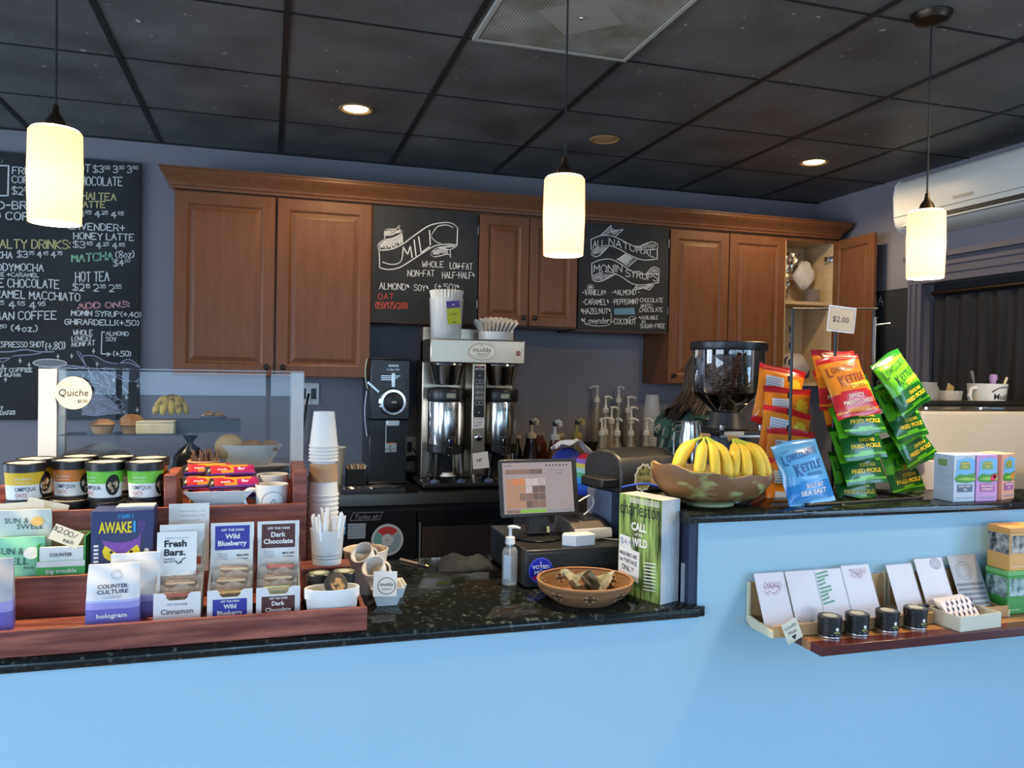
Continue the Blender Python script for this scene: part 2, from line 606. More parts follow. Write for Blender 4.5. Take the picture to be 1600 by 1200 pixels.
# ceiling: dark lay-in tiles in a grid
tile = mat('black ceiling tile', (0.022, 0.021, 0.020), 0.42)
nt, N, L, b = nodes_of(tile)
tc = N.new('ShaderNodeTexCoord')
vo = N.new('ShaderNodeTexVoronoi')
vo.inputs['Scale'].default_value = 34
cr = N.new('ShaderNodeValToRGB')
cr.color_ramp.elements[0].position = 0.05
cr.color_ramp.elements[0].color = (0.014, 0.014, 0.014, 1)
cr.color_ramp.elements[1].position = 0.12
cr.color_ramp.elements[1].color = (0.125, 0.123, 0.118, 1)
nz = N.new('ShaderNodeTexNoise')
nz.inputs['Scale'].default_value = 3.2
nz.inputs['Detail'].default_value = 5
mr = N.new('ShaderNodeMapRange')
mr.inputs[1].default_value = 0.3
mr.inputs[2].default_value = 0.7
mr.inputs[3].default_value = 0.6
mr.inputs[4].default_value = 1.25
mx = N.new('ShaderNodeVectorMath')
mx.operation = 'SCALE'
L(tc.outputs['Object'], vo.inputs['Vector'])
L(tc.outputs['Object'], nz.inputs['Vector'])
L(vo.outputs['Distance'], cr.inputs[0])
L(nz.outputs['Fac'], mr.inputs[0])
L(cr.outputs[0], mx.inputs[0])
L(mr.outputs[0], mx.inputs['Scale'])
# flakes of chipped white
v2 = N.new('ShaderNodeTexNoise')
v2.inputs['Scale'].default_value = 26
v2.inputs['Detail'].default_value = 6
c2 = N.new('ShaderNodeValToRGB')
c2.color_ramp.elements[0].position = 0.70
c2.color_ramp.elements[0].color = (0, 0, 0, 1)
c2.color_ramp.elements[1].position = 0.72
c2.color_ramp.elements[1].color = (0.35, 0.33, 0.29, 1)
ad = N.new('ShaderNodeVectorMath')
ad.operation = 'ADD'
L(tc.outputs['Object'], v2.inputs['Vector'])
L(v2.outputs['Fac'], c2.inputs[0])
L(mx.outputs[0], ad.inputs[0])
L(c2.outputs[0], ad.inputs[1])
L(ad.outputs[0], b.inputs['Base Color'])
L(mr.outputs[0], b.inputs['Roughness'])
mr2 = N.new('ShaderNodeMapRange')
mr2.inputs[3].default_value = 0.36
mr2.inputs[4].default_value = 0.62
L(nz.outputs['Fac'], mr2.inputs[0])
L(mr2.outputs[0], b.inputs['Roughness'])
bp = N.new('ShaderNodeBump')
bp.inputs['Strength'].default_value = 0.25
bp.inputs['Distance'].default_value = 0.003
L(nz.outputs['Fac'], bp.inputs['Height'])
L(bp.outputs[0], b.inputs['Normal'])
grid = mat('black ceiling grid', (0.012, 0.012, 0.012), 0.5)
GX = [-0.561 + 0.6055 * k for k in range(-5, 8)]
GY = [2.776 + 0.6115 * k for k in range(-13, 4)]
c = structure(MB().m(tile).box(XW - .1, XE + .1, YS - .1, YN + .1, ZC, ZC + .08).build('ceiling', smooth=0))
mb = MB().m(grid)
for x in GX:
    if XW < x < XE:
        mb.box(x - .011, x + .011, YS, YN, ZC - .004, ZC)
structure(mb.build('trim_1', smooth=0))
mb = MB().m(grid)
for y in GY:
    if YS < y < YN - .05:
        mb.box(XW, XE, y - .005, y + .005, ZC - .003, ZC)
mb.box(XW, XE, YN - .02, YN, ZC - .006, ZC)
structure(mb.build('trim_2', smooth=0))

# outside the storefront: dark asphalt, trees and a low building across the road
structure(MB().m(noise_mix(mat('grey asphalt', (0.06, 0.06, 0.065), 0.8), (0.05, 0.05, 0.055), (0.08, 0.08, 0.085), 3)).box(-40, 40, -45, YS - .12, -0.15, -0.1).build('ground_outside', smooth=0))
LEAF = noise_mix(mat('tree leaves', (0.05, 0.10, 0.03), 0.8), (0.02, 0.05, 0.015), (0.12, 0.18, 0.05), 2.2, 5)
for k, (x, y, h, r) in enumerate(((-10, -17, 4.2, 2.6), (-3.5, -19, 4.0, 2.3), (4.5, -21, 4.5, 2.8), (11, -18, 4.5, 2.8), (-17, -6, 4.5, 2.6))):
    tt = thing('street_tree', ['broad street tree', 'slim street tree', 'tall street tree', 'wide street tree', 'street tree by the side window'][k] + ' outside the storefront', 'tree', (x, y, -.1))
    MB().m(mat('tree bark', (0.06, 0.04, 0.03), 0.9)).tube([(0, 0, 0), (0, 0, h - r)], [.18, .12], 8).build('trunk', tt)
    MB().m(LEAF).ball((0, 0, h), r, 20, 1, 1, .75, wob=lambda q, z, a, k=k: (q * (1 + .12 * sin(5 * a + k) + .1 * sin(9 * a + 3 * z)), z * (1 + .12 * sin(7 * a + k)))).build('crown', tt)

# air return grille in the ceiling
gr = thing('air_return_grille', 'dusty off-white perforated return air grille set into black ceiling', 'air grille', (0.969, 2.474, ZC - .008))
dust = noise_mix(mat('dusty white grille paint', (0.5, 0.48, 0.43), 0.7), (0.22, 0.185, 0.13), (0.46, 0.44, 0.39), 4.5, 5)
nt, N, L, b = nodes_of(dust)
wv = N.new('ShaderNodeTexVoronoi')
wv.inputs['Scale'].default_value = 95
wv.inputs['Randomness'].default_value = 0
tcx = N.new('ShaderNodeTexCoord')
crx = N.new('ShaderNodeValToRGB')
crx.color_ramp.elements[0].position = 0.25
crx.color_ramp.elements[0].color = (0.25, 0.25, 0.25, 1)
crx.color_ramp.elements[1].position = 0.42
mxx = N.new('ShaderNodeVectorMath')
mxx.operation = 'MULTIPLY'
src = b.inputs['Base Color'].links[0].from_socket
L(tcx.outputs['Object'], wv.inputs['Vector'])
L(wv.outputs['Distance'], crx.inputs[0])
L(src, mxx.inputs[0])
L(crx.outputs[0], mxx.inputs[1])
L(mxx.outputs[0], b.inputs['Base Color'])
MB().m(dust).box(-.285, .285, -.285, .285, 0, .006).build('perforated_panel', gr, smooth=0)
mb = MB().m(mat('grille rim paint', (0.42, 0.40, 0.35), 0.6))
for a in ((-.295, .295, -.295, -.28), (-.295, .295, .28, .295), (-.295, -.28, -.28, .28), (.28, .295, -.28, .28)):
    mb.box(*a, -.003, .007)
mb.build('rim', gr, smooth=0)
mb = MB().m(mat('beige diffuser plate', (0.33, 0.31, 0.26), 0.7))  # plain beige diamond below the middle of the grille
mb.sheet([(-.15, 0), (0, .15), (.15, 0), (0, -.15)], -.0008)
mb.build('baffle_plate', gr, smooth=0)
MB().m(CHROME).ball((0, 0, -.002), .008, 8).build('centre_screw', gr)

# recessed downlights
WARM = (1.0, 0.72, 0.40)
def downlight(x, y, lit, label, watts=30):
    t = thing('recessed_downlight', label, 'ceiling light', (x, y, ZC), 0, None)
    MB().m(mat('gold reflector trim', (0.55, 0.36, 0.14), 0.3, 0.3)).lathe([(.062, -.001), (.072, -.001), (.078, -.004), (.074, -.007), (.066, -.007), (.060, -.002)], n=32).build('trim_ring', t)
    if lit:
        m = mat('lit lamp face', (1.0, 0.80, 0.50), 0.5, emit=9.0)
        MB().m(m).lathe([(0, -.0035), (.052, -.003), (.056, -.001)], n=28).build('lamp_face', t)
        l = bpy.data.lights.new('downlight_beam', 'SPOT')
        l.color = WARM
        l.energy = watts
        l.spot_size = radians(165)
        l.spot_blend = 0.5
        l.shadow_soft_size = 0.05
        o = bpy.data.objects.new('downlight_beam', l)
        COL.objects.link(o)
        o.location = (0, 0, -.015)
        o.parent = t
    else:
        MB().m(mat('unlit amber lens', (0.55, 0.34, 0.18), 0.4)).lathe([(0, -.003), (.056, -.003), (.062, -.001)], n=28).build('lamp_face', t)
downlight(0.363, 3.69, True, 'lit gold-rimmed downlight above the tall paired cabinet doors')
downlight(1.60, 3.73, False, 'unlit amber downlight in the black ceiling above the syrups board')
downlight(2.84, 3.73, True, 'small lit downlight in ceiling near the wall air conditioner')
downlight(2.5, 1.4, True, 'added unseen downlight brightening the raised bar and espresso machine', 120)  # unseen lamp, added because the espresso machine and bar end stayed dark

# pendant lamps
shade_m = bpy.data.materials.new('opal glass shade')
shade_m.use_nodes = True
N, L = shade_m.node_tree.nodes, shade_m.node_tree.links.new
N.clear()
o_ = N.new('ShaderNodeOutputMaterial')
tr_ = N.new('ShaderNodeBsdfTranslucent')
tr_.inputs[0].default_value = (1.0, 0.82, 0.56, 1)
df_ = N.new('ShaderNodeBsdfDiffuse')
df_.inputs[0].default_value = (0.9, 0.82, 0.7, 1)
m1 = N.new('ShaderNodeMixShader')
m1.inputs[0].default_value = 0.35
em_ = N.new('ShaderNodeEmission')
em_.inputs[0].default_value = (1.0, 0.70, 0.36, 1)
em_.inputs[1].default_value = 0.35
a1 = N.new('ShaderNodeAddShader')
L(tr_.outputs[0], m1.inputs[1])
L(df_.outputs[0], m1.inputs[2])
L(m1.outputs[0], a1.inputs[0])
L(em_.outputs[0], a1.inputs[1])
L(a1.outputs[0], o_.inputs[0])
def pendant(x, y, label):
    t = thing('pendant_lamp', label, 'pendant lamp', (x, y, ZC))
    R = .0565
    MB().m(shade_m).lathe([(.018, -.632), (.050, -.634), (R, -.642), (R + .002, -.74), (R - .001, -.852), (R - .004, -.852), (R - .003, -.74), (R - .004, -.645)], n=32).build('glass_shade', t)
    MB().m(BRONZE).lathe([(0, -.575), (.006, -.577), (.009, -.598), (.020, -.612), (.027, -.634), (0, -.634)], n=20).build('socket_cup', t)
    MB().m(MATTE).tube([(0, 0, -.02), (0, 0, -.58)], .0028, 8).build('cord', t)
    MB().m(BRONZE).lathe([(.062, -.0005), (.062, -.006), (.05, -.024), (.02, -.034), (0, -.036)], n=24).build('ceiling_canopy', t)
    bulb = MB().m(mat('glowing bulb', (1, 0.85, 0.6), 0.5, emit=30)).ball((0, 0, -.745), .022, 12).build('bulb', t)
    l = bpy.data.lights.new('pendant_glow', 'POINT')
    l.color = (1.0, 0.76, 0.46)
    l.energy = 52
    l.shadow_soft_size = 0.024
    o = bpy.data.objects.new('pendant_glow', l)
    COL.objects.link(o)
    o.location = (0, 0, -.785)
    o.parent = t
pendant(-0.481, 2.10, 'glowing cylinder pendant lamp hanging in front of the menu blackboard')
pendant(0.782, 2.10, 'glowing cylinder pendant lamp hanging between milk and syrups boards')
pendant(2.034, 2.10, 'glowing cylinder pendant lamp hanging in front of white air conditioner')

# counter front wall, two counters
mb = MB().m(BLUE)
mb.box(-2.6, 1.098, 1.88, 1.98, 0, .918)
mb.box(1.098, 3.30, 1.88, 1.98, 0, 1.168)
cw = structure(mb.build('wall_counter', smooth=0))
structure(MB().m(NAVY).box(1.072, 1.0979, 1.884, 2.42, .952, 1.168).build('trim_3', smooth=0))
mb = MB().m(GRAN)
Yf = 1.862
prof = [(2.56, .918), (2.56, .951), (Yf + .012, .951), (Yf + .004, .947), (Yf, .939), (Yf, .930), (Yf + .004, .922), (Yf + .012, .918)]
mb.M = Matrix(((0, 0, 1, 0), (1, 0, 0, 0), (0, 1, 0, 0), (0, 0, 0, 1)))
mb.prism(prof, -2.6, 1.0975)
mb.M = Matrix.Identity(4)
mb.prism([(1.0975, Yf + .004), (1.110, Yf + .004), (1.116, Yf + .008), (1.118, 1.8795), (1.0975, 1.8795)], .922, .948)
tag(mb.build('low_granite_counter', bevel=.003), 'long low speckled black granite counter top over pale blue front', 'countertop')
mb = MB().m(GRAN)
Yf = 1.864
prof = [(2.43, 1.1685), (2.43, 1.195), (Yf + .01, 1.195), (Yf + .003, 1.192), (Yf, 1.187), (Yf, 1.176), (Yf + .003, 1.171), (Yf + .01, 1.1685)]
mb.M = Matrix(((0, 0, 1, 0), (1, 0, 0, 0), (0, 1, 0, 0), (0, 0, 0, 1)))
mb.prism(prof, 1.062, 3.30)
tag(mb.build('high_granite_counter'), 'raised black granite bar top under the chip rack', 'countertop')
# cabinet carcass under the low counter
tag(MB().m(MATTE).box(-2.58, 1.06, 1.99, 2.50, 0, .9175).build('under_counter_cabinet', smooth=0), 'matte black base cabinet under the low granite counter', 'cabinet')
tag(MB().m(MATTE).box(1.10, 3.28, 1.99, 2.38, 0, 1.168).build('bar_base_cabinet', smooth=0), 'matte black base cabinet behind the raised bar', 'cabinet')

# ------------------------------------------------------------------ wall cabinets
_R = ((0.95657838, -0.01234746, -0.29121358), (-0.29095643, 0.0191338, -0.95654496), (0.01738292, 0.99974069, 0.01471041))
def wall_xz(px, py, Y):
    """where a mark read off the photograph lies on the upright plane at depth Y"""
    v = (px - 800.0, 600.0 - py, -1250.0)
    d = [sum(a * b for a, b in zip(r, v)) for r in _R]
    t = Y / d[1]
    return d[0] * t, 1.56 + d[2] * t

KNOB = mat('dark bronze knob', (0.03, 0.02, 0.016), 0.35, 0.6)
def panel_door(name, w, h, parent, loc, rz=0.0, knob=None, stile=.062):
    """raised-panel door, drawn with its lower left corner at loc, facing -Y"""
    mb = MB(UP).m(CAB)
    rows = [(0, 0), (0, .019), (.002, .021), (stile - .006, .021), (stile, .017), (stile + .004, .011), (stile + .012, .011), (stile + .030, .017), (stile + .034, .0175)]
    loops = []
    for ins, z in rows:
        loops.append([mb.pt(p) for p in ((ins, ins, z), (w - ins, ins, z), (w - ins, h - ins, z), (ins, h - ins, z))])
    mb.face(loops[0][::-1])
    for A, B in zip(loops, loops[1:]):
        for k in range(4):
            mb.face([A[k], A[(k + 1) % 4], B[(k + 1) % 4], B[k]])
    mb.face(loops[-1])
    d = mb.build(name, parent, smooth=0, loc=loc)
    d.rotation_euler = (0, 0, rz)
    if knob:
        kb = MB(frame((0, -.021, 0), pi / 2)).m(KNOB).lathe([(.007, 0), (.006, .010), (.013, .014), (.015, .020), (.011, .026), (0, .028)], n=14).build('knob', d, loc=(knob[0], 0, knob[1]))
    return d
def cabinet(name, label, x0, x1, z0, z1=2.44, open_front=False):
    t = thing(name, label, 'cabinet', ((x0 + x1) / 2, 4.60, z0))
    w, h = x1 - x0, z1 - z0
    if not open_front:
        MB().m(CAB).box(-w / 2 + .0008, w / 2 - .0008, -.30, .008, 0, h).build('body', t, smooth=0)
    else:
        mb = MB()
        mb.m(CAB).box(-w / 2 + .0008, -w / 2 + .010, -.30, .008, 0, h)
        mb.box(w / 2 - .010, w / 2 - .0008, -.30, .008, 0, h)
        mb.m(BIRCH)
        mb.box(-w / 2 + .010, -w / 2 + .018, -.299, .006, .018, h - .018)
        mb.box(w / 2 - .018, w / 2 - .010, -.299, .006, .018, h - .018)
        mb.box(-w / 2 + .010, w / 2 - .010, -.299, .006, .001, .018)
        mb.box(-w / 2 + .010, w / 2 - .010, -.299, .006, h - .018, h - .001)
        mb.box(-w / 2 + .018, w / 2 - .018, -.006, .006, .018, h - .018)
        mb.m(CAB).box(-w / 2 + .01, w / 2 - .01, -.302, -.2995, h - .026, h - .001)
        mb.build('body', t, smooth=0)
    return t, w, h
t, w, h = cabinet('wall_cabinet', 'tall cherry wall cabinet with two doors nearest the menu blackboard', -.457, .515, 1.515)
panel_door('door', .476, .912, t, (-w / 2 + .004, -.302, .004), knob=(.476 - .034, .045))
panel_door('door', .476, .912, t, (.006, -.302, .004), knob=(.034, .045))
t, w, h = cabinet('wall_cabinet', 'short cherry cabinet over coffee brewer, behind the milk chalkboard', .515, 1.097, 1.815)
t, w, h = cabinet('wall_cabinet', 'short cherry cabinet with two small doors between two chalkboards', 1.097, 1.685, 1.815)
panel_door('door', .286, .605, t, (-w / 2 + .006, -.302, .006), knob=(.286 - .03, .045), stile=.055)
panel_door('door', .286, .605, t, (.004, -.302, .006), knob=(.03, .045), stile=.055)
t, w, h = cabinet('wall_cabinet', 'short cherry cabinet behind the syrups chalkboard', 1.685, 2.265, 1.805)
t, w, h = cabinet('wall_cabinet', 'tall cherry cabinet with two closed doors above the bean grinder', 2.265, 3.07, 1.505)
panel_door('door', .394, .915, t, (-w / 2 + .006, -.302, .006), knob=(.03, .045), stile=.058)
panel_door('door', .394, .915, t, (.004, -.302, .006), knob=(.394 - .03, .045), stile=.058)
t, w, h = cabinet('wall_cabinet', 'open cherry cabinet showing pale shelves stuffed with bags', 3.07, 3.455, 1.505, open_front=True)
MB().m(BIRCH).box(-w / 2 + .019, w / 2 - .019, -.285, -.007, .515, .535).build('shelf', t, smooth=0)
panel_door('door', .375, .915, t, (w / 2 - .002, -.304, .006), rz=radians(-92), stile=.058)
mb = MB().m(CHROME)
mb.box(w / 2 - .045, w / 2 - .019, -.285, -.245, .80, .83)
mb.box(w / 2 - .028, w / 2 - .0185, -.30, -.285, .79, .84)
mb.build('hinge', t, bevel=.003)
# crown moulding round the top of the run
cr_ = [(.0, 2.441), (.006, 2.441), (.008, 2.452), (.016, 2.458), (.018, 2.468), (.026, 2.480), (.040, 2.495), (.054, 2.508), (.060, 2.518), (.060, 2.528), (.066, 2.531), (.066, 2.538), (.0, 2.538)]
mb = MB().m(CAB)
X0, X1, Yc = -.457, 3.455, 4.282
cols = []
for d, z in cr_:
    cols.append([mb.pt(p) for p in ((X0 - d, 4.609, z), (X0 - d, Yc - d, z), (X1 + d, Yc - d, z), (X1 + d, 4.609, z))])
n = len(cols)
for k in range(n):
    A, B = cols[k], cols[(k + 1) % n]
    for j in range(3):
        mb.face([A[j], A[j + 1], B[j + 1], B[j]])
mb.face([c_[0] for c_ in cols])
mb.face([c_[3] for c_ in cols][::-1])
tag(mb.build('crown_moulding', smooth=20), 'long cherry wood crown moulding running along the cabinet tops', 'crown moulding')

# stuff in the open cabinet
FOIL = noise_mix(mat('crumpled silver foil', (0.75, 0.72, 0.66), 0.2, 1.0), (0.8, 0.78, 0.72), (0.7, 0.6, 0.4), 8, bump=1.0)
TISS = noise_mix(mat('white bag plastic', (0.72, 0.70, 0.66), 0.45), (0.66, 0.63, 0.58), (0.76, 0.75, 0.72), 12, bump=0.8)
def lump(c, sx, sy, sz, material, seed, amp=.22, n=20, name=None, parent=None):
    rr = random.Random(seed)
    ph = [rr.uniform(0, 6.28) for _ in range(6)]
    def wob(r, z, a):
        k = 1 + amp * (sin(3 * a + ph[0] + z * 40) * .5 + sin(5 * a + ph[1] - z * 60) * .35 + sin(9 * a + ph[2]) * .2)
        return r * k, z * (1 + amp * .4 * sin(4 * a + ph[3]))
    return MB().m(material).ball(c, 1.0, n, 1, 1, 1, wob=lambda r, z, a: wob(r, z, a))
def lump_at(name, label, cat, loc, size, material, seed, amp=.2):
    mb = lump((0, 0, 0), 1, 1, 1, material, seed, amp)
    zs = [v.z for v in mb.v]
    z0, z1 = min(zs), max(zs)
    xs = max(abs(v.x) for v in mb.v)
    ys = max(abs(v.y) for v in mb.v)
    mb.v = [Vector((v.x / xs * size[0] / 2, v.y / ys * size[1] / 2, (v.z - z0) / (z1 - z0) * size[2])) for v in mb.v]
    o = mb.build(name, smooth=60)
    o.location = loc
    return tag(o, label, cat)
def crease(u, v, s):
    return .010 * sin(9 * u + 7 * v + s) + .007 * sin(21 * u - 13 * v + 2 * s) + .004 * sin(40 * v + 11 * u)
mb = MB().m(FOIL)
mb.surf(lambda u, v: (3.098 + .11 * u * (.35 + .65 * v) + .03 * v, 4.36 + .02 * u + crease(u, v, 1), 2.0405 + .31 * v), 10, 16)
mb.surf(lambda u, v: (3.098 + .11 * u * (.35 + .65 * v) + .03 * v, 4.41 + .02 * u + crease(u, v, 4), 2.0405 + .31 * v), 10, 16)
tag(mb.build('foil_bag', smooth=25), 'tall crumpled silver foil bag on the open cabinet shelf', 'bag')
lump_at('paper_roll_bundle', 'crumpled cream bundle next to the foil bag on cabinet shelf', 'bundle', (3.20, 4.50, 2.041), (.10, .11, .16), mat('cream cloth bundle', (0.66, 0.55, 0.40), 0.8), 3, .25)
lump_at('plastic_bag', 'rumpled white plastic bag piled above a clear tub in open cabinet', 'bag', (3.338, 4.47, 2.130), (.165, .13, .19), TISS, 5, .25)
t = thing('plastic_tub', 'smoky clear plastic tub at the front of the open cabinet shelf', 'tub', (3.335, 4.37, 2.0405))
mb = MB().m(film('smoky plastic tub', (0.25, 0.25, 0.27), 0.55, 0.2))
mb.lathe([(.0, .0), (.085, .0), (.095, .08), (.100, .082), (.100, .085)], n=4, sx=1.0, sy=.6)
mb.M = Matrix.Rotation(pi / 4, 4, 'Z')
mb.v = [Matrix.Rotation(pi / 4, 4, 'Z') @ v for v in mb.v]
o = mb.build('tub_body', t, smooth=0)
o.scale = (.95, .75, 1)
lump_at('printed_plastic_bag', 'white and navy plastic bag on the lower floor of open cabinet', 'bag', (3.24, 4.42, 1.524), (.24, .2, .19), noise_mix(mat('printed bag', (0.5, 0.4, 0.36), 0.4), (0.55, 0.50, 0.48), (0.05, 0.06, 0.12), 9, 2, lo=.56, hi=.60), 8, .2)

# ------------------------------------------------------------------ chalkboards
def chalkboard(name, label, x0, x1, z0, z1, Y):
    t = thing(name, label, 'chalkboard', ((x0 + x1) / 2, Y, z0))
    MB().m(BOARD).box(-(x1 - x0) / 2, (x1 - x0) / 2, 0, .0195, 0, z1 - z0).build('board', t, smooth=0)
    return t
class Chalk:
    """chalk marks on a board, digitised in photograph pixels (a crop at offset ox, oy and zoom k)"""
    def __init__(s, t, Y, ox=0, oy=0, k=1.0):
        s.t, s.Y, s.ox, s.oy, s.k = t, Y, ox, oy, k
        s.mb = MB(UP)
    def p(s, x, y):
        X, Z = wall_xz(s.ox + x / s.k, s.oy + y / s.k, s.Y)
        return X - s.t.location.x, Z - s.t.location.z
    def text(s, txt, x0, y0, x1, y1, cap, m=CHALK, w=None, slant=0.0, jit=.04):
        a, b = s.p(x0, y0), s.p(x1, y1)
        top = s.p(x0, y0 - cap)
        s.mb.m(m).hand(txt, a[0], a[1], top[1] - a[1], w, .0008, slant, (b[1] - a[1]) / (b[0] - a[0]), jit, fit=b[0] - a[0])
    def line(s, pts, w=.005, m=CHALK, curve=True):
        q = [s.p(*p) for p in pts]
        if curve and len(q) > 2:
            q = spline(q)
        s.mb.m(m).strokes([q], w, .0008)
    def fill(s, pts, m):
        s.mb.m(m).sheet([s.p(*p) for p in pts], .0007)
    def hatch(s, pts_a, pts_b, n, w=.002, m=CHALK):
        A, B = [s.p(*p) for p in pts_a], [s.p(*p) for p in pts_b]
        rr = random.Random(n)
        for k in range(n):
            f = (k + .5) / n
            a, b = along(A, f), along(B, f)
            c = rr.uniform(.55, 1)
            s.mb.m(m).strokes([[a, (a[0] + (b[0] - a[0]) * c, a[1] + (b[1] - a[1]) * c)]], w, .00075)
    def done(s, name='chalk_lettering'):
        return s.mb.build(name, s.t, smooth=0)
def along(P, f):
    f *= len(P) - 1
    i = min(int(f), len(P) - 2)
    f -= i
    return (P[i][0] + (P[i + 1][0] - P[i][0]) * f, P[i][1] + (P[i + 1][1] - P[i][1]) * f)
def spline(P, n=5):
    out = []
    for i in range(len(P) - 1):
        p0, p1, p2, p3 = P[max(i - 1, 0)], P[i], P[i + 1], P[min(i + 2, len(P) - 1)]
        for k in range(n):
            t = k / n
            out.append(tuple(.5 * (2 * b + (c - a) * t + (2 * a - 5 * b + 4 * c - d) * t * t + (3 * b - a - 3 * c + d) * t ** 3) for a, b, c, d in zip(p0, p1, p2, p3)))
    out.append(P[-1])
    return out

# milk board
t = chalkboard('milk_chalkboard', 'chalkboard door with MILK ribbon banner above the coffee brewer', .520, 1.092, 1.822, 2.430, 4.279)
c = Chalk(t, 4.279, 560, 300, 5.0)
c.line([(160, 455), (250, 448), (340, 410), (450, 330), (560, 260), (680, 238), (740, 250), (775, 280)], .006)
c.line([(160, 455), (165, 520), (165, 590)], .006)
c.line([(165, 590), (230, 605), (320, 590), (420, 530), (520, 465), (600, 420), (690, 408), (770, 415)], .006)
c.line([(775, 280), (770, 415)], .006)
c.line([(160, 455), (155, 410), (200, 375), (270, 360), (340, 325)], .005)
c.line([(340, 325), (345, 400)], .005)
c.line([(205, 360), (205, 310), (230, 290), (290, 290), (320, 260), (320, 290), (345, 305), (340, 325)], .005)
c.line([(205, 335), (260, 335), (330, 300)], .004)
c.hatch([(165, 410), (210, 378), (270, 360), (338, 330)], [(165, 450), (240, 447), (300, 425), (338, 405)], 26, .003)
c.hatch([(207, 312), (240, 300), (290, 300), (335, 295)], [(207, 355), (250, 350), (300, 330), (335, 318)], 16, .003)
c.line([(570, 470), (570, 495), (610, 505), (700, 485), (720, 510), (715, 450)], .005)
c.line([(570, 470), (600, 445), (640, 435), (715, 450), (770, 420)], .004)
c.hatch([(580, 465), (640, 440), (700, 448)], [(580, 495), (630, 500), (700, 482)], 16, .003)
c.hatch([(620, 432), (690, 420), (755, 418)], [(620, 440), (690, 440), (755, 430)], 16, .004)
c.line([(190, 548), (250, 565), (310, 558), (340, 520), (350, 430)], .006)
c.line([(350, 430), (385, 490), (405, 420), (420, 512)], .006, curve=False)
c.line([(435, 375), (450, 500)], .006)
c.line([(470, 350), (490, 475), (555, 428)], .006, curve=False)
c.line([(555, 300), (562, 415)], .006)
c.line([(740, 278), (690, 258), (620, 270), (580, 320), (565, 350)], .006)
c.line([(565, 345), (600, 385), (640, 402)], .006)
c.text('WHOLE', 500, 585, 665, 588, 45)
c.text('LOW-FAT', 715, 600, 888, 607, 48)
c.text('NON-FAT', 385, 658, 592, 660, 48)
c.text('HALF-HALF*', 655, 672, 905, 675, 48)
c.text('ALMOND*', 165, 757, 395, 765, 48)
c.text('SOY*', 435, 770, 545, 775, 45)
c.text('(+.50)*', 595, 762, 785, 765, 45)
c.text('OAT', 155, 838, 275, 838, 42, CHALKR)
c.text('(1.50/1.75/2.00)', 132, 908, 382, 912, 48, CHALKR)
c.done()
hm = mat('hinge metal', (0.35, 0.33, 0.30), 0.4, 0.8)
for zz in (.085, .49):
    MB().m(hm).box(.2845, .2895, -.004, .01, zz, zz + .045).build('hinge', t, smooth=0)

# syrup board: crop at (740, 300), zoom 1600/340
t = chalkboard('syrup_chalkboard', 'chalkboard door with two ribbon banners listing syrup flavours', 1.690, 2.258, 1.815, 2.428, 4.279)
c = Chalk(t, 4.279, 740, 300, 1600 / 340)
c.line([(862, 350), (930, 322), (1010, 322), (1090, 355), (1180, 400), (1260, 425), (1350, 420)], .005)
c.line([(865, 430), (930, 402), (1000, 395), (1080, 425), (1160, 470), (1250, 500), (1350, 492)], .005)
c.line([(862, 350), (865, 430)], .005)
c.line([(1350, 420), (1350, 492)], .005)
c.line([(865, 430), (870, 465), (920, 470), (990, 402)], .005)
c.line([(1350, 420), (1350, 385), (1300, 368), (1200, 410)], .005)
c.hatch([(870, 435), (920, 410), (980, 402)], [(875, 465), (905, 470), (960, 435)], 18, .002)
c.hatch([(1210, 405), (1270, 380), (1340, 385)], [(1230, 415), (1280, 422), (1340, 418)], 18, .002)
c.line([(935, 318), (1010, 245), (1015, 290), (1100, 275), (1045, 325)], .004, curve=False)
c.hatch([(940, 318), (1000, 262), (1070, 285)], [(960, 320), (1010, 318), (1045, 318)], 18, .002)
c.text('ALL', 878, 412, 965, 396, 48)
c.text('NATURAL', 995, 385, 1330, 482, 48)
c.line([(1050, 500), (1125, 450)], .004)
c.line([(1135, 550), (1200, 495)], .004)
c.hatch([(1060, 500), (1120, 455)], [(1130, 545), (1195, 498)], 20, .002)
c.line([(868, 525), (930, 500), (1010, 495), (1090, 535), (1170, 585), (1260, 605), (1362, 600)], .005)
c.line([(870, 620), (940, 592), (1010, 590), (1090, 625), (1170, 675), (1260, 682), (1360, 665)], .005)
c.line([(868, 525), (870, 620)], .005)
c.line([(1362, 600), (1360, 665)], .005)
c.line([(870, 620), (880, 650), (940, 655), (1040, 605)], .005)
c.line([(1362, 600), (1365, 570), (1320, 552), (1270, 600)], .005)
c.hatch([(875, 625), (940, 600), (1030, 605)], [(885, 650), (940, 655), (1000, 630)], 24, .002)
c.hatch([(1280, 595), (1320, 560), (1358, 570)], [(1290, 602), (1325, 602), (1355, 600)], 14, .002)
c.text('MONIN', 885, 588, 1090, 588, 52)
c.text('SYRUPS', 1118, 620, 1350, 655, 50)
c.line([(1170, 725), (1200, 685), (1325, 685), (1290, 720), (1250, 705), (1170, 725)], .004, curve=False)
c.hatch([(1190, 695), (1310, 690)], [(1185, 720), (1280, 712)], 18, .002)
c.text('-VANILLA*', 800, 758, 970, 758, 40, w=.0035)
c.text('-CARAMEL*', 800, 828, 992, 828, 40, w=.0035)
c.text('*HAZELNUT*', 788, 895, 1005, 893, 38, w=.0035)
c.text('*Lavender', 792, 968, 1000, 965, 42, w=.0035)
c.line([(830, 975), (930, 985), (1005, 968), (1010, 890)], .003)
c.text('-*ALMOND -', 1018, 758, 1220, 755, 38, w=.0035)
c.text('-PEPPERMINT', 1020, 825, 1210, 822, 36, w=.0035)
c.text('-COCONUT', 1015, 972, 1192, 972, 40, w=.0035)
c.text('-CHOCOLATE', 1212, 810, 1392, 810, 30, w=.0028)
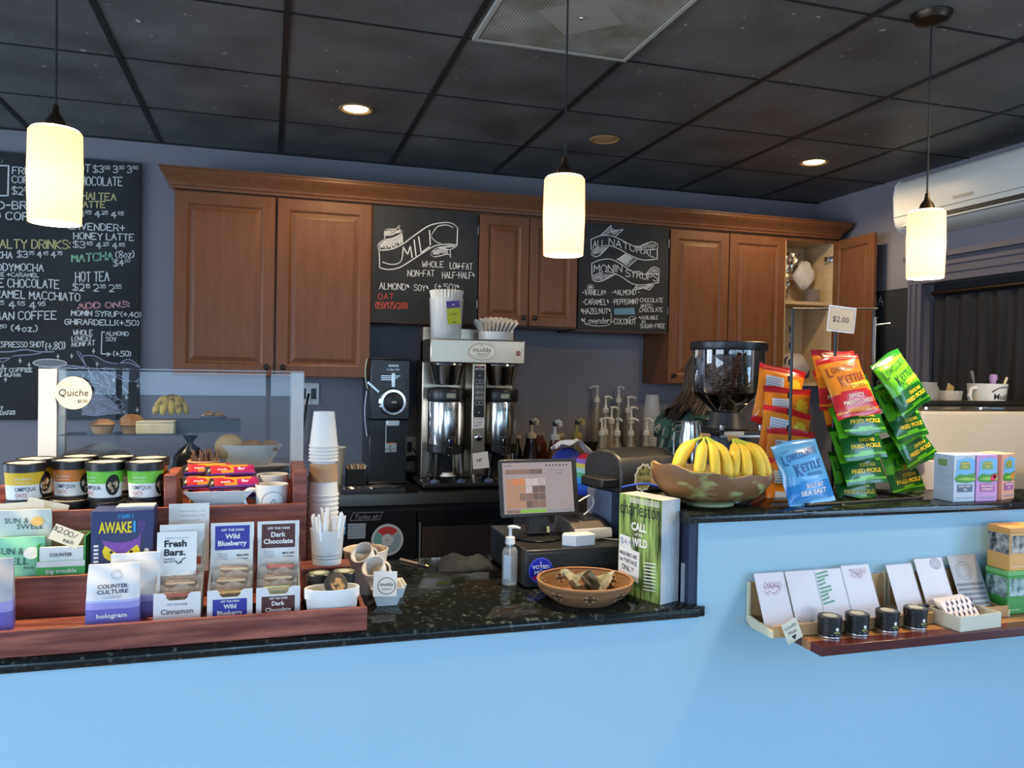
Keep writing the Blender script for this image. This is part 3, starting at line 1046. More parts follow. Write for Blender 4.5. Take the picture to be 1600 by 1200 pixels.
c.text('WHITE-', 1230, 848, 1320, 845, 22, w=.0025)
c.text('.CHOCOLATE', 1216, 882, 1390, 880, 30, w=.0028)
c.text('*AVAILABLE', 1216, 938, 1355, 935, 26, w=.0025)
c.text('AS', 1235, 965, 1262, 963, 20, w=.0025)
c.text('SUGAR-FREE', 1225, 1000, 1405, 1000, 30, w=.0028)
c.fill([(1032, 858), (1180, 850), (1188, 900), (1036, 902)], CHALKBL)
for k in range(9):
    a = k / 9 * 2 * pi
    c.line([(858, 700), (858 + 28 * cos(a), 700 + 26 * sin(a))], .0025)
c.line([(1125, 940), (1160, 915), (1195, 925), (1150, 945)], .002)
c.done()
for zz in (.10, .50):
    MB().m(hm).box(.2825, .2875, -.004, .01, zz, zz + .045).build('hinge', t, smooth=0)

# menu board on the back wall
t = chalkboard('menu_chalkboard', 'large menu blackboard of drinks and prices on the back wall', -1.75, -.652, 1.275, 2.618, 4.588)
c = Chalk(t, 4.588)
def q1(x, y): return x / 5.0, 180 + y / 5.0
def q2(x, y): return x / 4.615, 400 + y / 4.615
def T1(s, x0, y0, x1, y1, cap, m=CHALK, w=.005):
    a, b = q1(x0, y0), q1(x1, y1)
    c.text(s, a[0], a[1], b[0], b[1], cap / 5.0, m, w)
def T2(s, x0, y0, x1, y1, cap, m=CHALK, w=.005):
    a, b = q2(x0, y0), q2(x1, y1)
    c.text(s, a[0], a[1], b[0], b[1], cap / 4.615, m, w)
def LN(f, pts, w=.004, m=CHALK, curve=True):
    c.line([f(*p) for p in pts], w, m, curve)
LN(q1, [(-60, 392), (68, 395), (62, 628), (-60, 630)], .007, curve=False)
LN(q1, [(5, 340), (20, 345), (12, 372)], .004, CHALKG)
T1('FRESH', 98, 458, 330, 462, 52)
T1('COFFEE', 95, 528, 360, 532, 52)
T1('$2^00', 95, 620, 225, 622, 58)
T1('COLD-BREW', -200, 730, 330, 733, 58, w=.006)
T1('ICED COFFEE', -200, 808, 420, 822, 58, w=.006)
T1('HOT', 560, 440, 705, 444, 58)
T1('$3^00 3^30 3^60', 728, 448, 1072, 448, 52)
T1('CHOCOLATE', 590, 545, 955, 552, 66)
T1('CHAI TEA', 590, 655, 905, 666, 55, CHALKY, .006)
T1('LATTE', 610, 718, 820, 722, 48, CHALKY, .006)
T1('$3^85 4^25 4^65', 560, 790, 960, 805, 50)
T1('LAVENDER+', 540, 890, 975, 908, 52)
T1('HONEY LATTE', 575, 968, 1045, 980, 50)
T1('$3^65 4^25 4^85', 572, 1032, 968, 1050, 50)
T1('SPECIALTY DRINKS:', -250, 1035, 545, 1045, 68, CHALKY, .006)
T1('MOCHA', -110, 1115, 95, 1118, 50)
T1('$3^75 4^45 4^75', 135, 1112, 480, 1115, 50)
T1('MATCHA', 562, 1148, 880, 1128, 60, CHALKG, .007)
T1('(8oz)', 900, 1118, 1045, 1110, 54)
T1('$4^00', 888, 1180, 1010, 1172, 48)
T2('MUDDYMOCHA', -110, 105, 312, 110, 52, w=.005)
T2('(WHITE +CARAMEL', -110, 143, 278, 152, 26, w=.004)
T2('WHITE CHOCOLATE', -150, 218, 425, 232, 60)
T2('CARAMEL MACCHIATO', -130, 292, 575, 325, 56)
T2('$3^95 4^65 4^95', -150, 375, 318, 385, 54)
T2('CUBAN COFFEE', -130, 465, 405, 455, 58)
T2('$2^50 (4oz.)', -110, 540, 268, 545, 46)
T2('+ ESPRESSO SHOT', -60, 658, 318, 655, 38, w=.0045)
T2('(+.80)', 325, 680, 468, 668, 52)
T2('HOT TEA', 545, 185, 785, 180, 68)
T2('$2^15 2^35 2^55', 525, 250, 868, 258, 50)
T2('ADD ONS:', 562, 380, 930, 368, 40, CHALKP, .008)
T2('MONIN SYRUP(+.40)', 515, 428, 1015, 442, 36)
T2('GHIRARDELLI(+.50)', 468, 492, 1000, 502, 38)
T2('WHOLE', 530, 570, 668, 570, 36, w=.004)
T2('LOWFAT', 518, 612, 660, 610, 30, w=.004)
T2('NONFAT', 520, 655, 685, 642, 34, w=.004)
T2('ALMOND', 765, 572, 925, 575, 28, w=.004)
T2('SOY', 765, 612, 838, 615, 28, w=.004)
T2('(+.50)', 815, 722, 942, 722, 36)
LN(q2, [(755, 548), (735, 548), (730, 705), (785, 708)], .005, curve=False)
LN(q2, [(772, 695), (800, 708), (770, 722)], .004, curve=False)
T2('BEST COFFEE', -60, 835, 230, 835, 26, w=.005)
T2('THE ALPHA', -60, 868, 150, 868, 22, w=.005)
T2('MAY', -40, 1115, 22, 1112, 28, w=.004)
T2('DARK!', 2, 1145, 105, 1142, 26, w=.005)
LN(q2, [(-40, 690), (80, 690), (180, 675), (280, 690), (390, 690)], .006, CHALKB)
LN(q2, [(-40, 740), (60, 735), (110, 720), (220, 712), (300, 698)], .005, CHALKB)
LN(q2, [(-20, 740), (20, 765), (80, 730)], .004, CHALKB)
# shaded saucer and swirling nebula in pale chalk
rr = random.Random(5)
a_, b_ = c.p(*q2(360, 772)), c.p(*q2(480, 800))
c.mb.m(CHALKD).disc(a_[0], a_[1], b_[0] - a_[0], .0006, 28, (b_[0] - a_[0]) * .26)
c.mb.m(CHALK).ring(a_[0], a_[1], b_[0] - a_[0], .004, .0009, 32, (b_[0] - a_[0]) * .26)
LN(q2, [(380, 800), (480, 790), (640, 805)], .007, CHALKB)
LN(q2, [(380, 812), (460, 805), (560, 812)], .004, CHALKB)
for pts in ([(550, 685), (580, 700), (620, 790), (665, 850), (700, 920)], [(550, 685), (590, 750), (640, 830), (660, 900), (650, 990)], [(600, 720), (680, 720), (760, 760), (850, 775), (930, 745), (1010, 800)],
            [(740, 820), (800, 850), (900, 900), (1015, 905)], [(830, 850), (900, 880), (960, 905), (1015, 880)], [(850, 775), (930, 770), (1000, 800)],
            [(760, 800), (740, 830), (790, 850), (830, 830), (800, 815), (760, 800)], [(650, 830), (720, 830), (780, 900), (790, 950), (730, 930), (660, 880)],
            [(600, 850), (590, 900), (640, 930), (700, 940)], [(780, 960), (790, 1010), (870, 1040), (885, 1090), (850, 1120)], [(790, 950), (830, 970), (800, 1010)],
            [(880, 935), (930, 985), (900, 970), (880, 935)], [(590, 1010), (680, 980), (780, 1030), (840, 1080)], [(590, 1060), (700, 1050), (800, 1080), (915, 1140)], [(590, 1140), (700, 1150), (820, 1130)]):
    LN(q2, pts, .005, CHALKB)
c.fill([q2(*p) for p in ((590, 1010), (680, 985), (780, 1020), (850, 1080), (880, 1140), (590, 1150))], CHALKD)
c.fill([q2(*p) for p in ((640, 720), (760, 765), (850, 780), (930, 750), (1010, 800), (1010, 890), (900, 890), (800, 850), (740, 820))], mat('very faint chalk', (0.07, 0.07, 0.08), 0.9))
for k in range(44):
    x, y = rr.uniform(600, 850), rr.uniform(1000, 1140)
    LN(q2, [(x, y), (x + rr.uniform(20, 60), y + rr.uniform(-12, 12))], .0035, CHALKB)
for k in range(26):
    x, y = rr.uniform(600, 760), rr.uniform(830, 1000)
    LN(q2, [(x, y), (x + rr.uniform(-25, 25), y + rr.uniform(10, 30))], .003, CHALKB)
for x, y in ((145, 755), (418, 725), (675, 685), (517, 722), (210, 785), (20, 795), (820, 895), (912, 1020), (990, 1110), (995, 935), (700, 780), (40, 890)):
    LN(q2, [(x - 10, y), (x + 10, y)], .004, curve=False)
    LN(q2, [(x, y - 16), (x, y + 16)], .004, curve=False)
c.done()

# ------------------------------------------------------------------ wall on the air conditioner side
LAV = mat('grey lilac painted trim', (0.12, 0.115, 0.145), 0.45)
mb = MB().m(LAV)
for k in range(5):
    mb.box(3.55 - (.026 if k % 2 == 0 else .018), 3.5495, 3.665 + k * .02, 3.685 + k * .02, .86, 2.10)
for k in range(6):
    mb.box(3.55 - (.028 if k % 2 == 0 else .018), 3.5495, 1.2, 3.765, 2.10 + k * .022, 2.122 + k * .022)
mb.box(3.50, 3.5495, 1.2, 3.78, 2.232, 2.26)
mb.box(3.50, 3.5495, 1.2, 3.765, .86, .90)
structure(mb.build('window_3', smooth=0))
CURT = noise_mix(mat('black curtain cloth', (0.014, 0.014, 0.017), 0.85), (0.010, 0.010, 0.012), (0.022, 0.022, 0.026), 5, 3, (1, 6, .4))
t = thing('window_curtain', 'black curtain drawn across the side window', 'curtain', (3.60, 2.45, .905))
mb = MB().m(CURT)
mb.surf(lambda u, v: (.018 * sin(u * 130 + .5 * sin(5 * v)) * (.6 + .4 * (1 - v)), 1.19 - 2.33 * u, 1.12 * v), 170, 6)
mb.build('cloth', t, smooth=80)
MB().m(BRONZE).tube([(-.02, 1.19, 1.14), (-.02, -1.14, 1.14)], .012, 10).build('curtain_rod', t)
structure(MB().m(MATTE).box(3.66, 3.70, 1.2, 3.75, .8, 2.15).build('window_blackout', smooth=0))  # unseen black panel added behind the curtain to block daylight
t = thing('side_chalkboard', 'small blackboard on the side wall behind the open cabinet door', 'chalkboard', (3.535, 4.05, 1.30))
MB().m(BOARD).box(0, .0145, -.27, .27, 0, .79).build('board', t, smooth=0)
mb = MB(Matrix(((0, 0, -1, -.0), (-1, 0, 0, 0), (0, 1, 0, 0), (0, 0, 0, 1)))).m(CHALK)
mb.hand('MOCHA', -.18, .705, .055, .006, .001)
mb.hand('LATTE', -.18, .58, .05, .006, .001)
mb.hand('(12 oz)', -.08, .22, .05, .006, .001)
mb.build('chalk_lettering', t, smooth=0)
# air conditioner
ACW = mat('white air conditioner shell', (0.76, 0.75, 0.69), 0.35)
t = thing('air_conditioner', 'white wall-mounted split air conditioner above the side window', 'air conditioner', (3.5495, 3.21, 2.37))
prof = [(0, 0), (-.10, 0), (-.175, .018), (-.205, .045), (-.212, .07), (-.216, .10), (-.222, .20), (-.212, .262), (-.19, .285), (-.17, .294), (0, .296)]
mb = MB().m(ACW)
A = [mb.pt((x, -.48, z)) for x, z in prof]
B = [mb.pt((x, .46, z)) for x, z in prof]
for k in range(len(prof)):
    k2 = (k + 1) % len(prof)
    mb.face([A[k], A[k2], B[k2], B[k]])
mb.face(A)
mb.face(B[::-1])
mb.build('shell', t, bevel=.008)
MB().m(mat('air outlet dark', (0.03, 0.03, 0.03), 0.6)).box(-.210, -.10, -.45, .36, .040, .064).build('air_outlet', t, smooth=0)
mb = MB().m(ACW)
mb.box(-.222, -.19, -.46, .40, .028, .036)
mb.build('louver', t, bevel=.002)
mb = MB().m(mat('air conditioner seam', (0.30, 0.30, 0.28), 0.5))
mb.box(-.2185, -.215, -.48, .46, .088, .091)
mb.build('panel_seam', t, smooth=0)
MB().m(mat('air conditioner display', (0.32, 0.30, 0.27), 0.2)).box(-.2195, -.214, -.06, .06, .112, .128).build('display_strip', t, smooth=0)

# ------------------------------------------------------------------ worktop refrigerator along the back wall
BZ = .96
t = thing('worktop_refrigerator', 'black worktop refrigerator with stainless top edge along the back wall', 'refrigerator', (1.0, 4.0, 0))
MB().m(MATTE).box(-1.6, 2.52, -.10, .60, .02, .905).build('body', t, smooth=0)
mb = MB().m(mat('dark steel top', (0.10, 0.095, 0.09), 0.16, 0.9)).box(-1.6, 2.52, -.125, .605, .92, BZ)
mb.m(STEEL).box(-1.6, 2.52, -.13, -.125, .906, BZ).box(-1.6, 2.52, -.125, -.12, .906, .92)
mb.build('worktop', t, smooth=0)
mb = MB(UP).m(mat('black fridge door', (0.012, 0.012, 0.014), 0.3))
mb.box(-1.0, -.298, .12, .87, .101, .12)
dl = mb.build('door', t, smooth=0)
mb = MB(UP).m(mat('black fridge door', (0.012, 0.012, 0.014), 0.3)).box(-.292, .45, .12, .87, .101, .12)
dr = mb.build('door', t, smooth=0)
MB(UP).m(mat('dark brown handle recess', (0.045, 0.032, 0.027), 0.5)).box(-.27, .10, .63, .79, .1205, .126).m(GREY).box(-.282, -.276, .625, .815, .1205, .128).build('recessed_handle', dr, smooth=0)
mb = MB(UP).m(mat('black fridge door', (0.012, 0.012, 0.014), 0.3)).box(.456, 1.2, .12, .87, .101, .12)
mb.build('door', t, smooth=0)
lg = mat('silver lettering', (0.55, 0.55, 0.55), 0.3, 0.6)
mb = MB(front((0, -.1205, 0))).m(lg).type('Turbo air', -.595, .842, .022, .0005, .012, fit=.118, shear=.25)
mb.strokes([[(-.618, .836), (-.604, .872), (-.462, .872), (-.476, .836), (-.618, .836)]], .003, .0006)
mb.build('brand_plate', dl, smooth=0)
mb = MB(front((0, -.1205, 0))).m(mat('grey notice', (0.33, 0.40, 0.46), 0.6)).sheet([(-.628, .748), (-.545, .748), (-.543, .820), (-.628, .822)], .0004)
mb.m(INK).strokes([[(-.626, .808 - .012 * k), (-.548, .808 - .012 * k)] for k in range(5)], .002, .0006)
mb.build('notice_sticker', dl, smooth=0)
MB(front((0, -.1205, 0))).m(mat('blue sticker', (0.10, 0.32, 0.55), 0.5)).sheet([(-.69, .772), (-.638, .772), (-.637, .842), (-.69, .842)], .0004).build('blue_sticker', dl, smooth=0)
mb = MB(front((-.438, -.1205, .735))).m(mat('white sticker', (0.55, 0.6, 0.62), 0.5)).disc(0, 0, .078, .0004, 40)
mb.m(mat('red sticker', (0.55, 0.05, 0.05), 0.5)).ring(0, 0, .048, .036, .0007, 14, a0=.7, a1=2.4)
mb.m(mat('teal sticker', (0.15, 0.40, 0.38), 0.5)).ring(0, 0, .048, .036, .0007, 14, a0=2.45, a1=3.6)
mb.m(mat('steel blue sticker', (0.28, 0.38, 0.45), 0.5)).ring(0, 0, .048, .036, .0007, 24, a0=3.65, a1=6.9)
mb.m(mat('sticker hub', (0.6, 0.62, 0.64), 0.5)).disc(0, 0, .026, .0009, 24).m(INK).type('air', -.009, -.005, .012, .0011)
mb.build('round_dial_sticker', dl, smooth=0)

# wall sockets
def socket(x, z, label, cover=WHITE):
    t = thing('wall_socket', label, 'wall socket', (x, 4.6095, z))
    MB(UP).m(cover).box(-.058, .058, -.06, .06, 0, .006).build('cover_plate', t, bevel=.002)
    mb = MB(UP).m(BLACK)
    for sx in (-.028, .028):
        mb.box(sx - .014, sx + .014, -.03, .03, .006, .007)
    mb.build('outlets', t, smooth=0)
    return t
socket(.815, 1.115, 'white wall socket plate with cords between coffee mill and brewer')
s2 = socket(.215, 1.42, 'white wall socket plate beside the white display case post')
MB().m(BLACK).tube([(-.0, -.012, .0), (-.01, -.04, -.05), (-.03, -.05, -.2), (-.06, -.06, -.35)], .006).build('plug_cord', s2)
def coil(pts, r, name, label):
    o = MB().m(BLACK).tube(spline3(pts), r, 8).build(name)
    return tag(o, label, 'cord')
def spline3(P, n=6):
    out = []
    for i in range(len(P) - 1):
        p0, p1, p2, p3 = P[max(i - 1, 0)], P[i], P[i + 1], P[min(i + 2, len(P) - 1)]
        for k in range(n):
            t = k / n
            out.append(tuple(.5 * (2 * b + (c - a) * t + (2 * a - 5 * b + 4 * c - d) * t * t + (3 * b - a - 3 * c + d) * t ** 3) for a, b, c, d in zip(p0, p1, p2, p3)))
    out.append(P[-1])
    return out
pts = [(.80, 4.57, 1.11)]
for k in range(26):
    a = k * .85
    pts.append((.79 + .07 * cos(a), 4.48 + .03 * sin(a * .7), 1.03 + .045 * sin(a) - .001 * k))
pts.append((.745, 4.42, .968))
coil(pts, .005, 'power_cord', 'tangled black power cord hanging between coffee mill and brewer')

# ------------------------------------------------------------------ coffee mill
PW = mat('black enamel', (0.018, 0.018, 0.020), 0.3)
t = thing('coffee_mill', 'tall black coffee mill with a silver round dial on the back counter', 'coffee grinder', (.618, 4.40, BZ))
mb = MB().m(PW)
mb.box(-.110, .098, -.20, .16, .34, .655)
mb.box(-.108, .090, -.17, .16, .004, .34)
mb.box(-.112, .10, -.19, .165, 0, .012)
mb.build('housing', t, bevel=.006)
MB().m(BLACK).box(-.112, .10, -.202, .162, .655, .664).build('lid', t, bevel=.003)
mb = MB(frame((.008, -.2005, .432), pi / 2)).m(CHROME).lathe([(.060, 0), (.072, .004), (.074, .014), (.066, .022), (.054, .022)], n=36)
mb.build('dial_bezel', t)
mb = MB(frame((.008, -.2005, .432), pi / 2)).m(BLACK).lathe([(0, .026), (.040, .024), (.055, .018), (.056, .008)], n=32)
mb.build('dial_face', t)
MB(front((.008, -.2275, .432))).m(PAPER).type('<<', -.009, -.007, .016, .0003, .03).build('dial_mark', t, smooth=0)
SILV = mat('satin silver', (0.55, 0.55, 0.53), 0.3, 0.9)
MB(front((0, -.201, 0))).m(SILV).box(.0, .018, .51, .585, 0, .008).build('lever', t, bevel=.002)
MB(front((-.073, -.201, .49), roll=.85)).m(SILV).box(-.007, .007, -.01, .07, 0, .008).build('lever', t, bevel=.002)
mb = MB(front((0, -.2005, 0))).m(SILV).type('GRINDMASTER', -.018, .618, .011, .0006, .03, fit=.055).type('Coffee Mill', -.026, .598, .011, .0006, 0, fit=.065, shear=.2)
for k in range(3):
    mb.box(-.055, .045 - .012 * k, .567 - .010 * k, .572 - .010 * k, 0, .0006)
mb.build('front_lettering', t, smooth=0)
mb = MB(front((0, -.2005, 0))).m(BLACK).box(.068, .082, .50, .55, 0, .006)
mb.build('rocker_switch', t, bevel=.002)
mb = MB(front((0, -.171, 0))).m(SILV).box(-.022, .045, .305, .338, 0, .035)
mb.build('spout', t, bevel=.004)
MB().m(SILV).tube([(-.024, -.185, .33), (-.024, -.19, .19), (-.02, -.19, .185), (.03, -.19, .185)], .0025, 6).build('bag_hook', t)
mb = MB(front((0, -.1705, 0))).m(SILV).sheet([(-.025, .165), (.035, .168), (.035, .215), (-.025, .212)], .003)
mb.m(mat('orange tab', (0.6, 0.25, 0.08), 0.5)).sheet([(-.02, .208), (.03, .21), (.02, .217), (-.015, .216)], .004).m(BLACK).box(0, .004, .168, .205, .003, .0045)
mb.build('spring_clip', t, smooth=0)
for dx, z0, z1, m_, nm, lb in ((-.020, .50, .66, mat('pale green paper', (0.55, 0.62, 0.42), 0.8), 'green_note', 'pale green paper strip hanging on the side of the coffee mill'),
                             (-.022, .25, .49, mat('white and blue leaflet', (0.55, 0.62, 0.78), 0.7), 'leaflet', 'white and blue leaflet hanging below the green note on the mill')):
    mb = MB().m(m_)
    mb.surf(lambda u, v: (-.1135 - .006 - .012 * sin(3 * v), -.19 + .05 * u + .02 * v, z0 + (z1 - z0) * v), 4, 8)
    mb.surf(lambda u, v: (-.1145 - .006 - .012 * sin(3 * v), -.19 + .05 * u + .02 * v, z0 + (z1 - z0) * v), 4, 8, flip=True)
    o = mb.build(nm)
    o.location = (.618, 4.40, BZ)
    tag(o, lb, 'paper')

# ------------------------------------------------------------------ twin coffee brewer
BRUSH = mat('brushed stainless steel', (0.56, 0.46, 0.35), 0.30, 1.0)
DISP = mat('bright dispenser steel', (0.72, 0.72, 0.70), 0.18, 1.0)
t = thing('coffee_brewer', 'stainless twin coffee brewer with an oval logo under the milk chalkboard', 'coffee machine', (1.032, 4.17, BZ))
t.scale = (.96, .96, .99)
mb = MB().m(BRUSH).box(-.262, .262, -.19, .10, .648, .772)
mb.build('brew_head', t, bevel=.006)
MB().m(BRUSH).box(-.262, .262, .03, .20, .028, .84).build('water_tank', t, bevel=.005)
mb = MB().m(PW).box(-.29, .29, -.20, .20, .008, .028)
mb.build('base_plate', t, bevel=.004)
mb = MB().m(BRUSH).box(-.037, .037, -.215, -.05, .075, .6475)
mb.build('control_column', t, bevel=.004)
MB().m(BRUSH).lathe([(.026, .075), (.020, .0285)], (0, -.16, 0), 16).build('column_foot', t)
mb = MB(front((0, -.216, 0))).m(BLACK).box(-.028, .028, .37, .635, 0, .003)
mb.m(mat('white key legend', (0.6, 0.62, 0.6), 0.5))
mb.type('FETCO', -.024, .615, .010, .0035, .03, fit=.048)
for r_ in range(5):
    for q_ in (-1, 1):
        x_, y_ = q_ * .012, .555 - r_ * .028
        mb.strokes([[(x_ - .009, y_ - .009), (x_ + .009, y_ - .009), (x_ + .009, y_ + .009), (x_ - .009, y_ + .009), (x_ - .009, y_ - .009)]], .0015, .0035)
        if r_ in (1, 2, 3):
            mb.disc(x_, y_, .004, .0037, 10)
mb.disc(0, .585, .003, .0037, 8).disc(0, .395, .004, .0037, 8)
mb.m(mat('red brand dot', (0.6, 0.05, 0.03), 0.5)).sheet([(-.012, .628), (.012, .628), (.0, .634)], .0036)
mb.build('key_pad', t, smooth=0)
mb = MB(front((.02, -.191, .71))).m(mat('ivory badge', (0.88, 0.86, 0.76), 0.6)).disc(0, 0, .077, .001, 40, .045)
mb.m(mat('brown badge rim', (0.25, 0.15, 0.07), 0.5)).ring(0, 0, .074, .003, .0014, 40, .042)
mb.m(INK).type('muddy', -.052, -.002, .026, .0014, 0, fit=.10).type('waters', -.03, -.016, .011, .0014, 0, fit=.06)
mb.strokes([[(-.05, -.021), (.05, -.021)], [(-.03, -.026), (.03, -.026)], [(-.02, -.033), (.02, -.033)]], .0012, .0014)
mb.strokes([spline([(-.01, .025), (-.004, .036), (.004, .025)])], .0018, .0014)
mb.build('oval_badge', t, smooth=0)
mb = MB(front((.222, -.191, .705))).m(mat('dark red badge', (0.25, 0.04, 0.03), 0.4)).disc(0, 0, .014, .001, 16).m(SILV).strokes([[(-.012, 0), (.012, .002)]], .002, .0014)
mb.build('round_badge', t, smooth=0)
for sx in (-.152, .146):
    mb = MB().m(mat('dark chromed funnel', (0.42, 0.44, 0.46), 0.15, 1.0)).lathe([(.095, .647), (.097, .638), (.092, .632), (.072, .542), (.068, .535), (.03, .532), (0, .532)], (sx, -.12, 0), 28)
    mb.build('brew_basket', t)
mb = MB().m(CHROME).lathe([(.022, 0), (.024, .006), (.016, .016), (0, .018)], n=18)
mb.M = Matrix.Identity(4)
o = MB(frame((0, -.2155, .265), pi / 2)).m(CHROME).lathe([(.020, 0), (.022, .006), (.016, .014), (0, .017)], n=18).build('hot_water_button', t)
mb = MB(front((-.002, -.217, .345), roll=.03)).m(PAPER).sheet([(-.034, -.034), (.030, -.030), (.034, .034), (-.030, .036)], .0015)
mb.m(mat('blue ink', (0.12, 0.16, 0.30), 0.7)).hand('CLEAN ME', -.026, .012, .010, .0015, .002).hand('EVERY', -.024, -.006, .010, .0015, .002).hand('NIGHT', -.024, -.022, .009, .0015, .002)
o = mb.build('taped_note', smooth=0)
o.location = t.location
o.scale = (.96, .96, .99)
tag(o, 'white handwritten note taped above the chrome button on the brewer', 'note')
mb = MB(front((.012, -.218, .148), roll=.10)).m(PAPER).sheet([(-.044, -.042), (.046, -.044), (.044, .042), (-.042, .040)], .002)
mb.m(INK).hand('HIF', -.018, -.006, .014, .0022, .0026)
o = mb.build('taped_note', smooth=0)
o.location = t.location
o.scale = (.96, .96, .99)
tag(o, 'tilted white square note taped low on the brewer column', 'note')

def dispenser(x, label):
    t = thing('thermal_dispenser', label, 'coffee dispenser', (x, 4.078, BZ + .0282), 0, 'thermal coffee dispensers')
    t.scale = (.96, .96, .98)
    MB().m(DISP).lathe([(.0, .198), (.100, .198), (.101, .202), (.101, .418), (.099, .424), (0, .424)], n=40).build('steel_body', t)
    MB().m(BLACK).lathe([(0, .4245), (.103, .4245), (.105, .43), (.105, .482), (.100, .492), (.04, .498), (0, .498)], n=40).build('lid_collar', t)
    MB().m(BLACK).lathe([(0, .150), (.09, .150), (.101, .158), (.102, .1975), (0, .1975)], n=40).build('lower_collar', t)
    mb = MB(front((0, -.104, 0))).m(BLACK).box(-.032, .032, .435, .478, 0, .008).m(mat('green grey gauge', (0.30, 0.32, 0.24), 0.3)).box(-.024, .024, .444, .468, .008, .0095)
    mb.build('volume_gauge', t, bevel=.002)
    def warp(px, py):
        a = px / .1015
        return (.1022 * sin(a), py, .1022 * cos(a))
    MB(UP).m(mat('dark steel lettering', (0.08, 0.08, 0.08), 0.5)).type('LUXUS', -.036, .378, .017, bold=.01, fit=.072, warp=warp).build('body_lettering', t, smooth=0)
    mb = MB(front((0, -.101, 0))).m(BLACK).prism([(-.022, .24), (.022, .24), (.020, .225), (.010, .19), (-.010, .19), (-.02, .225)], 0, .012).m(CHROME).prism([(-.011, .232), (.011, .232), (.008, .20), (-.008, .20)], .012, .016)
    mb.build('tap_handle', t, bevel=.002)
    mb = MB().m(CHROME).cyl((0, -.112, .145), (0, -.112, .19), .014, .016, 16)
    mb.m(BLACK).box(-.035, .035, -.125, -.085, .15, .19)
    mb.build('faucet', t, bevel=.002)
    for sx in (-1, 1):
        for yy in (-.06, .065):
            MB().m(mat('dark chrome leg', (0.25, 0.26, 0.28), 0.2, 1.0)).tube([(sx * .062, yy, .1495), (sx * .072, yy * 1.15, .012)], .005, 8).build('leg', t)
    mb = MB().m(BLACK).box(-.078, .078, -.085, .085, .028, .033)
    mb.build('drip_grid', t, smooth=0)
    MB().m(BLACK).box(-.045, .045, .03, .07, .033, .1495).build('back_column', t, smooth=0)
    for sx in (-1, 1):
        MB().m(mat('blue grey rubber foot', (0.08, 0.11, 0.20), 0.5)).lathe([(0, 0), (.026, 0), (.027, .008), (.018, .018), (0, .02)], (sx * .072, -.072, 0), 16).build('foot', t)
        MB().m(BLACK).lathe([(0, 0), (.02, 0), (.02, .012), (0, .014)], (sx * .072, .075, 0), 12).build('rear_foot', t)
    return t
dispenser(.888, 'steel coffee dispenser under the brewer, nearer the black coffee mill')
dispenser(1.173, 'steel coffee dispenser under the brewer, partly behind the tablet')
t = thing('cup_lid', 'white plastic cup lid on the drip grid of a coffee dispenser', 'lid', (.888, 4.03, BZ + .061))
MB().m(WHITE).lathe([(0, .016), (.028, .016), (.031, .012), (.031, .004), (.040, .003), (.042, 0), (.0, 0)], n=28).build('lid_dome', t)

# filters on top of the brewer
FIL = mat('coffee filter paper', (0.78, 0.75, 0.68), 0.9)
def pleat(amp, n):
    return lambda r, z, a: (r * (1 + amp * sin(n * a)), z)
t = thing('filter_tub', 'clear tall tub of white coffee filters with green and purple label', 'filter tub', (.880, 4.085, BZ + .7655))
MB().m(FROST).lathe([(0, 0), (.072, 0), (.078, .01), (.088, .20), (.090, .21), (.088, .21)], n=32).build('clear_tub', t)
mb = MB(front((.022, -.089, .085), lean=-.06, roll=.10)).m(mat('purple label', (0.08, 0.05, 0.24), 0.6)).sheet([(-.034, .072), (.036, .072), (.036, .108), (-.034, .108)], .003)
mb.m(mat('lime label', (0.40, 0.45, 0.03), 0.6)).sheet([(-.034, -.01), (.036, -.01), (.036, .072), (-.034, .072)], .003)
mb.m(INK).type('FILTERS', -.018, .038, .007, .0036, .02, fit=.036).box(-.008, .008, -.002, .003, .003, .0036).m(PAPER).strokes([[(-.004, .085), (.006, .092)], [(-.004, .092), (.006, .085)]], .002, .0036)
mb.build('label', t, smooth=0)
o = MB().m(FIL).lathe([(0, .022), (.05, .022), (.066, .05), (.080, .225), (.086, .25), (.078, .252), (.05, .22), (0, .21)], n=120, wob=pleat(.045, 30)).build('coffee_filters')
o.location = (.880, 4.085, BZ + .7655)
tag(o, 'stack of pleated white coffee filters standing in the tall tub', 'coffee filters')
t = thing('filter_dish', 'low clear round dish holding fanned coffee filters on the brewer', 'dish', (1.150, 4.09, BZ + .7655))
MB().m(FROST).lathe([(0, 0), (.088, 0), (.092, .004), (.094, .045), (.092, .045), (.089, .006), (0, .004)], n=32).build('clear_dish', t)
for k in range(9):
    x_ = -.056 + .014 * k
    tilt = (k - 4) * .13 - .12
    mb = MB(Matrix.Translation((1.150 + x_, 4.09, BZ + .7655 + .012)) @ Euler((0, tilt, 0)).to_matrix().to_4x4())
    mb.m(FIL)
    def fan(u, v, x_=x_):
        a = pi * (u)
        rr_ = .045 + .085 * v
        pl = .004 * sin(u * 44) * (.4 + v)
        return (pl + .010 * v, (rr_ * .62 * (u - .5) * 2) * (0.45 + .45 * v), .005 + .108 * v * (1 - .25 * abs(2 * u - 1) ** 2))
    mb.surf(fan, 44, 4)
    o = mb.build('coffee_filter', smooth=80)
    tag(o, 'white pleated coffee filter standing in the low clear dish on brewer', 'coffee filter', 'coffee filters fanned in the low dish')

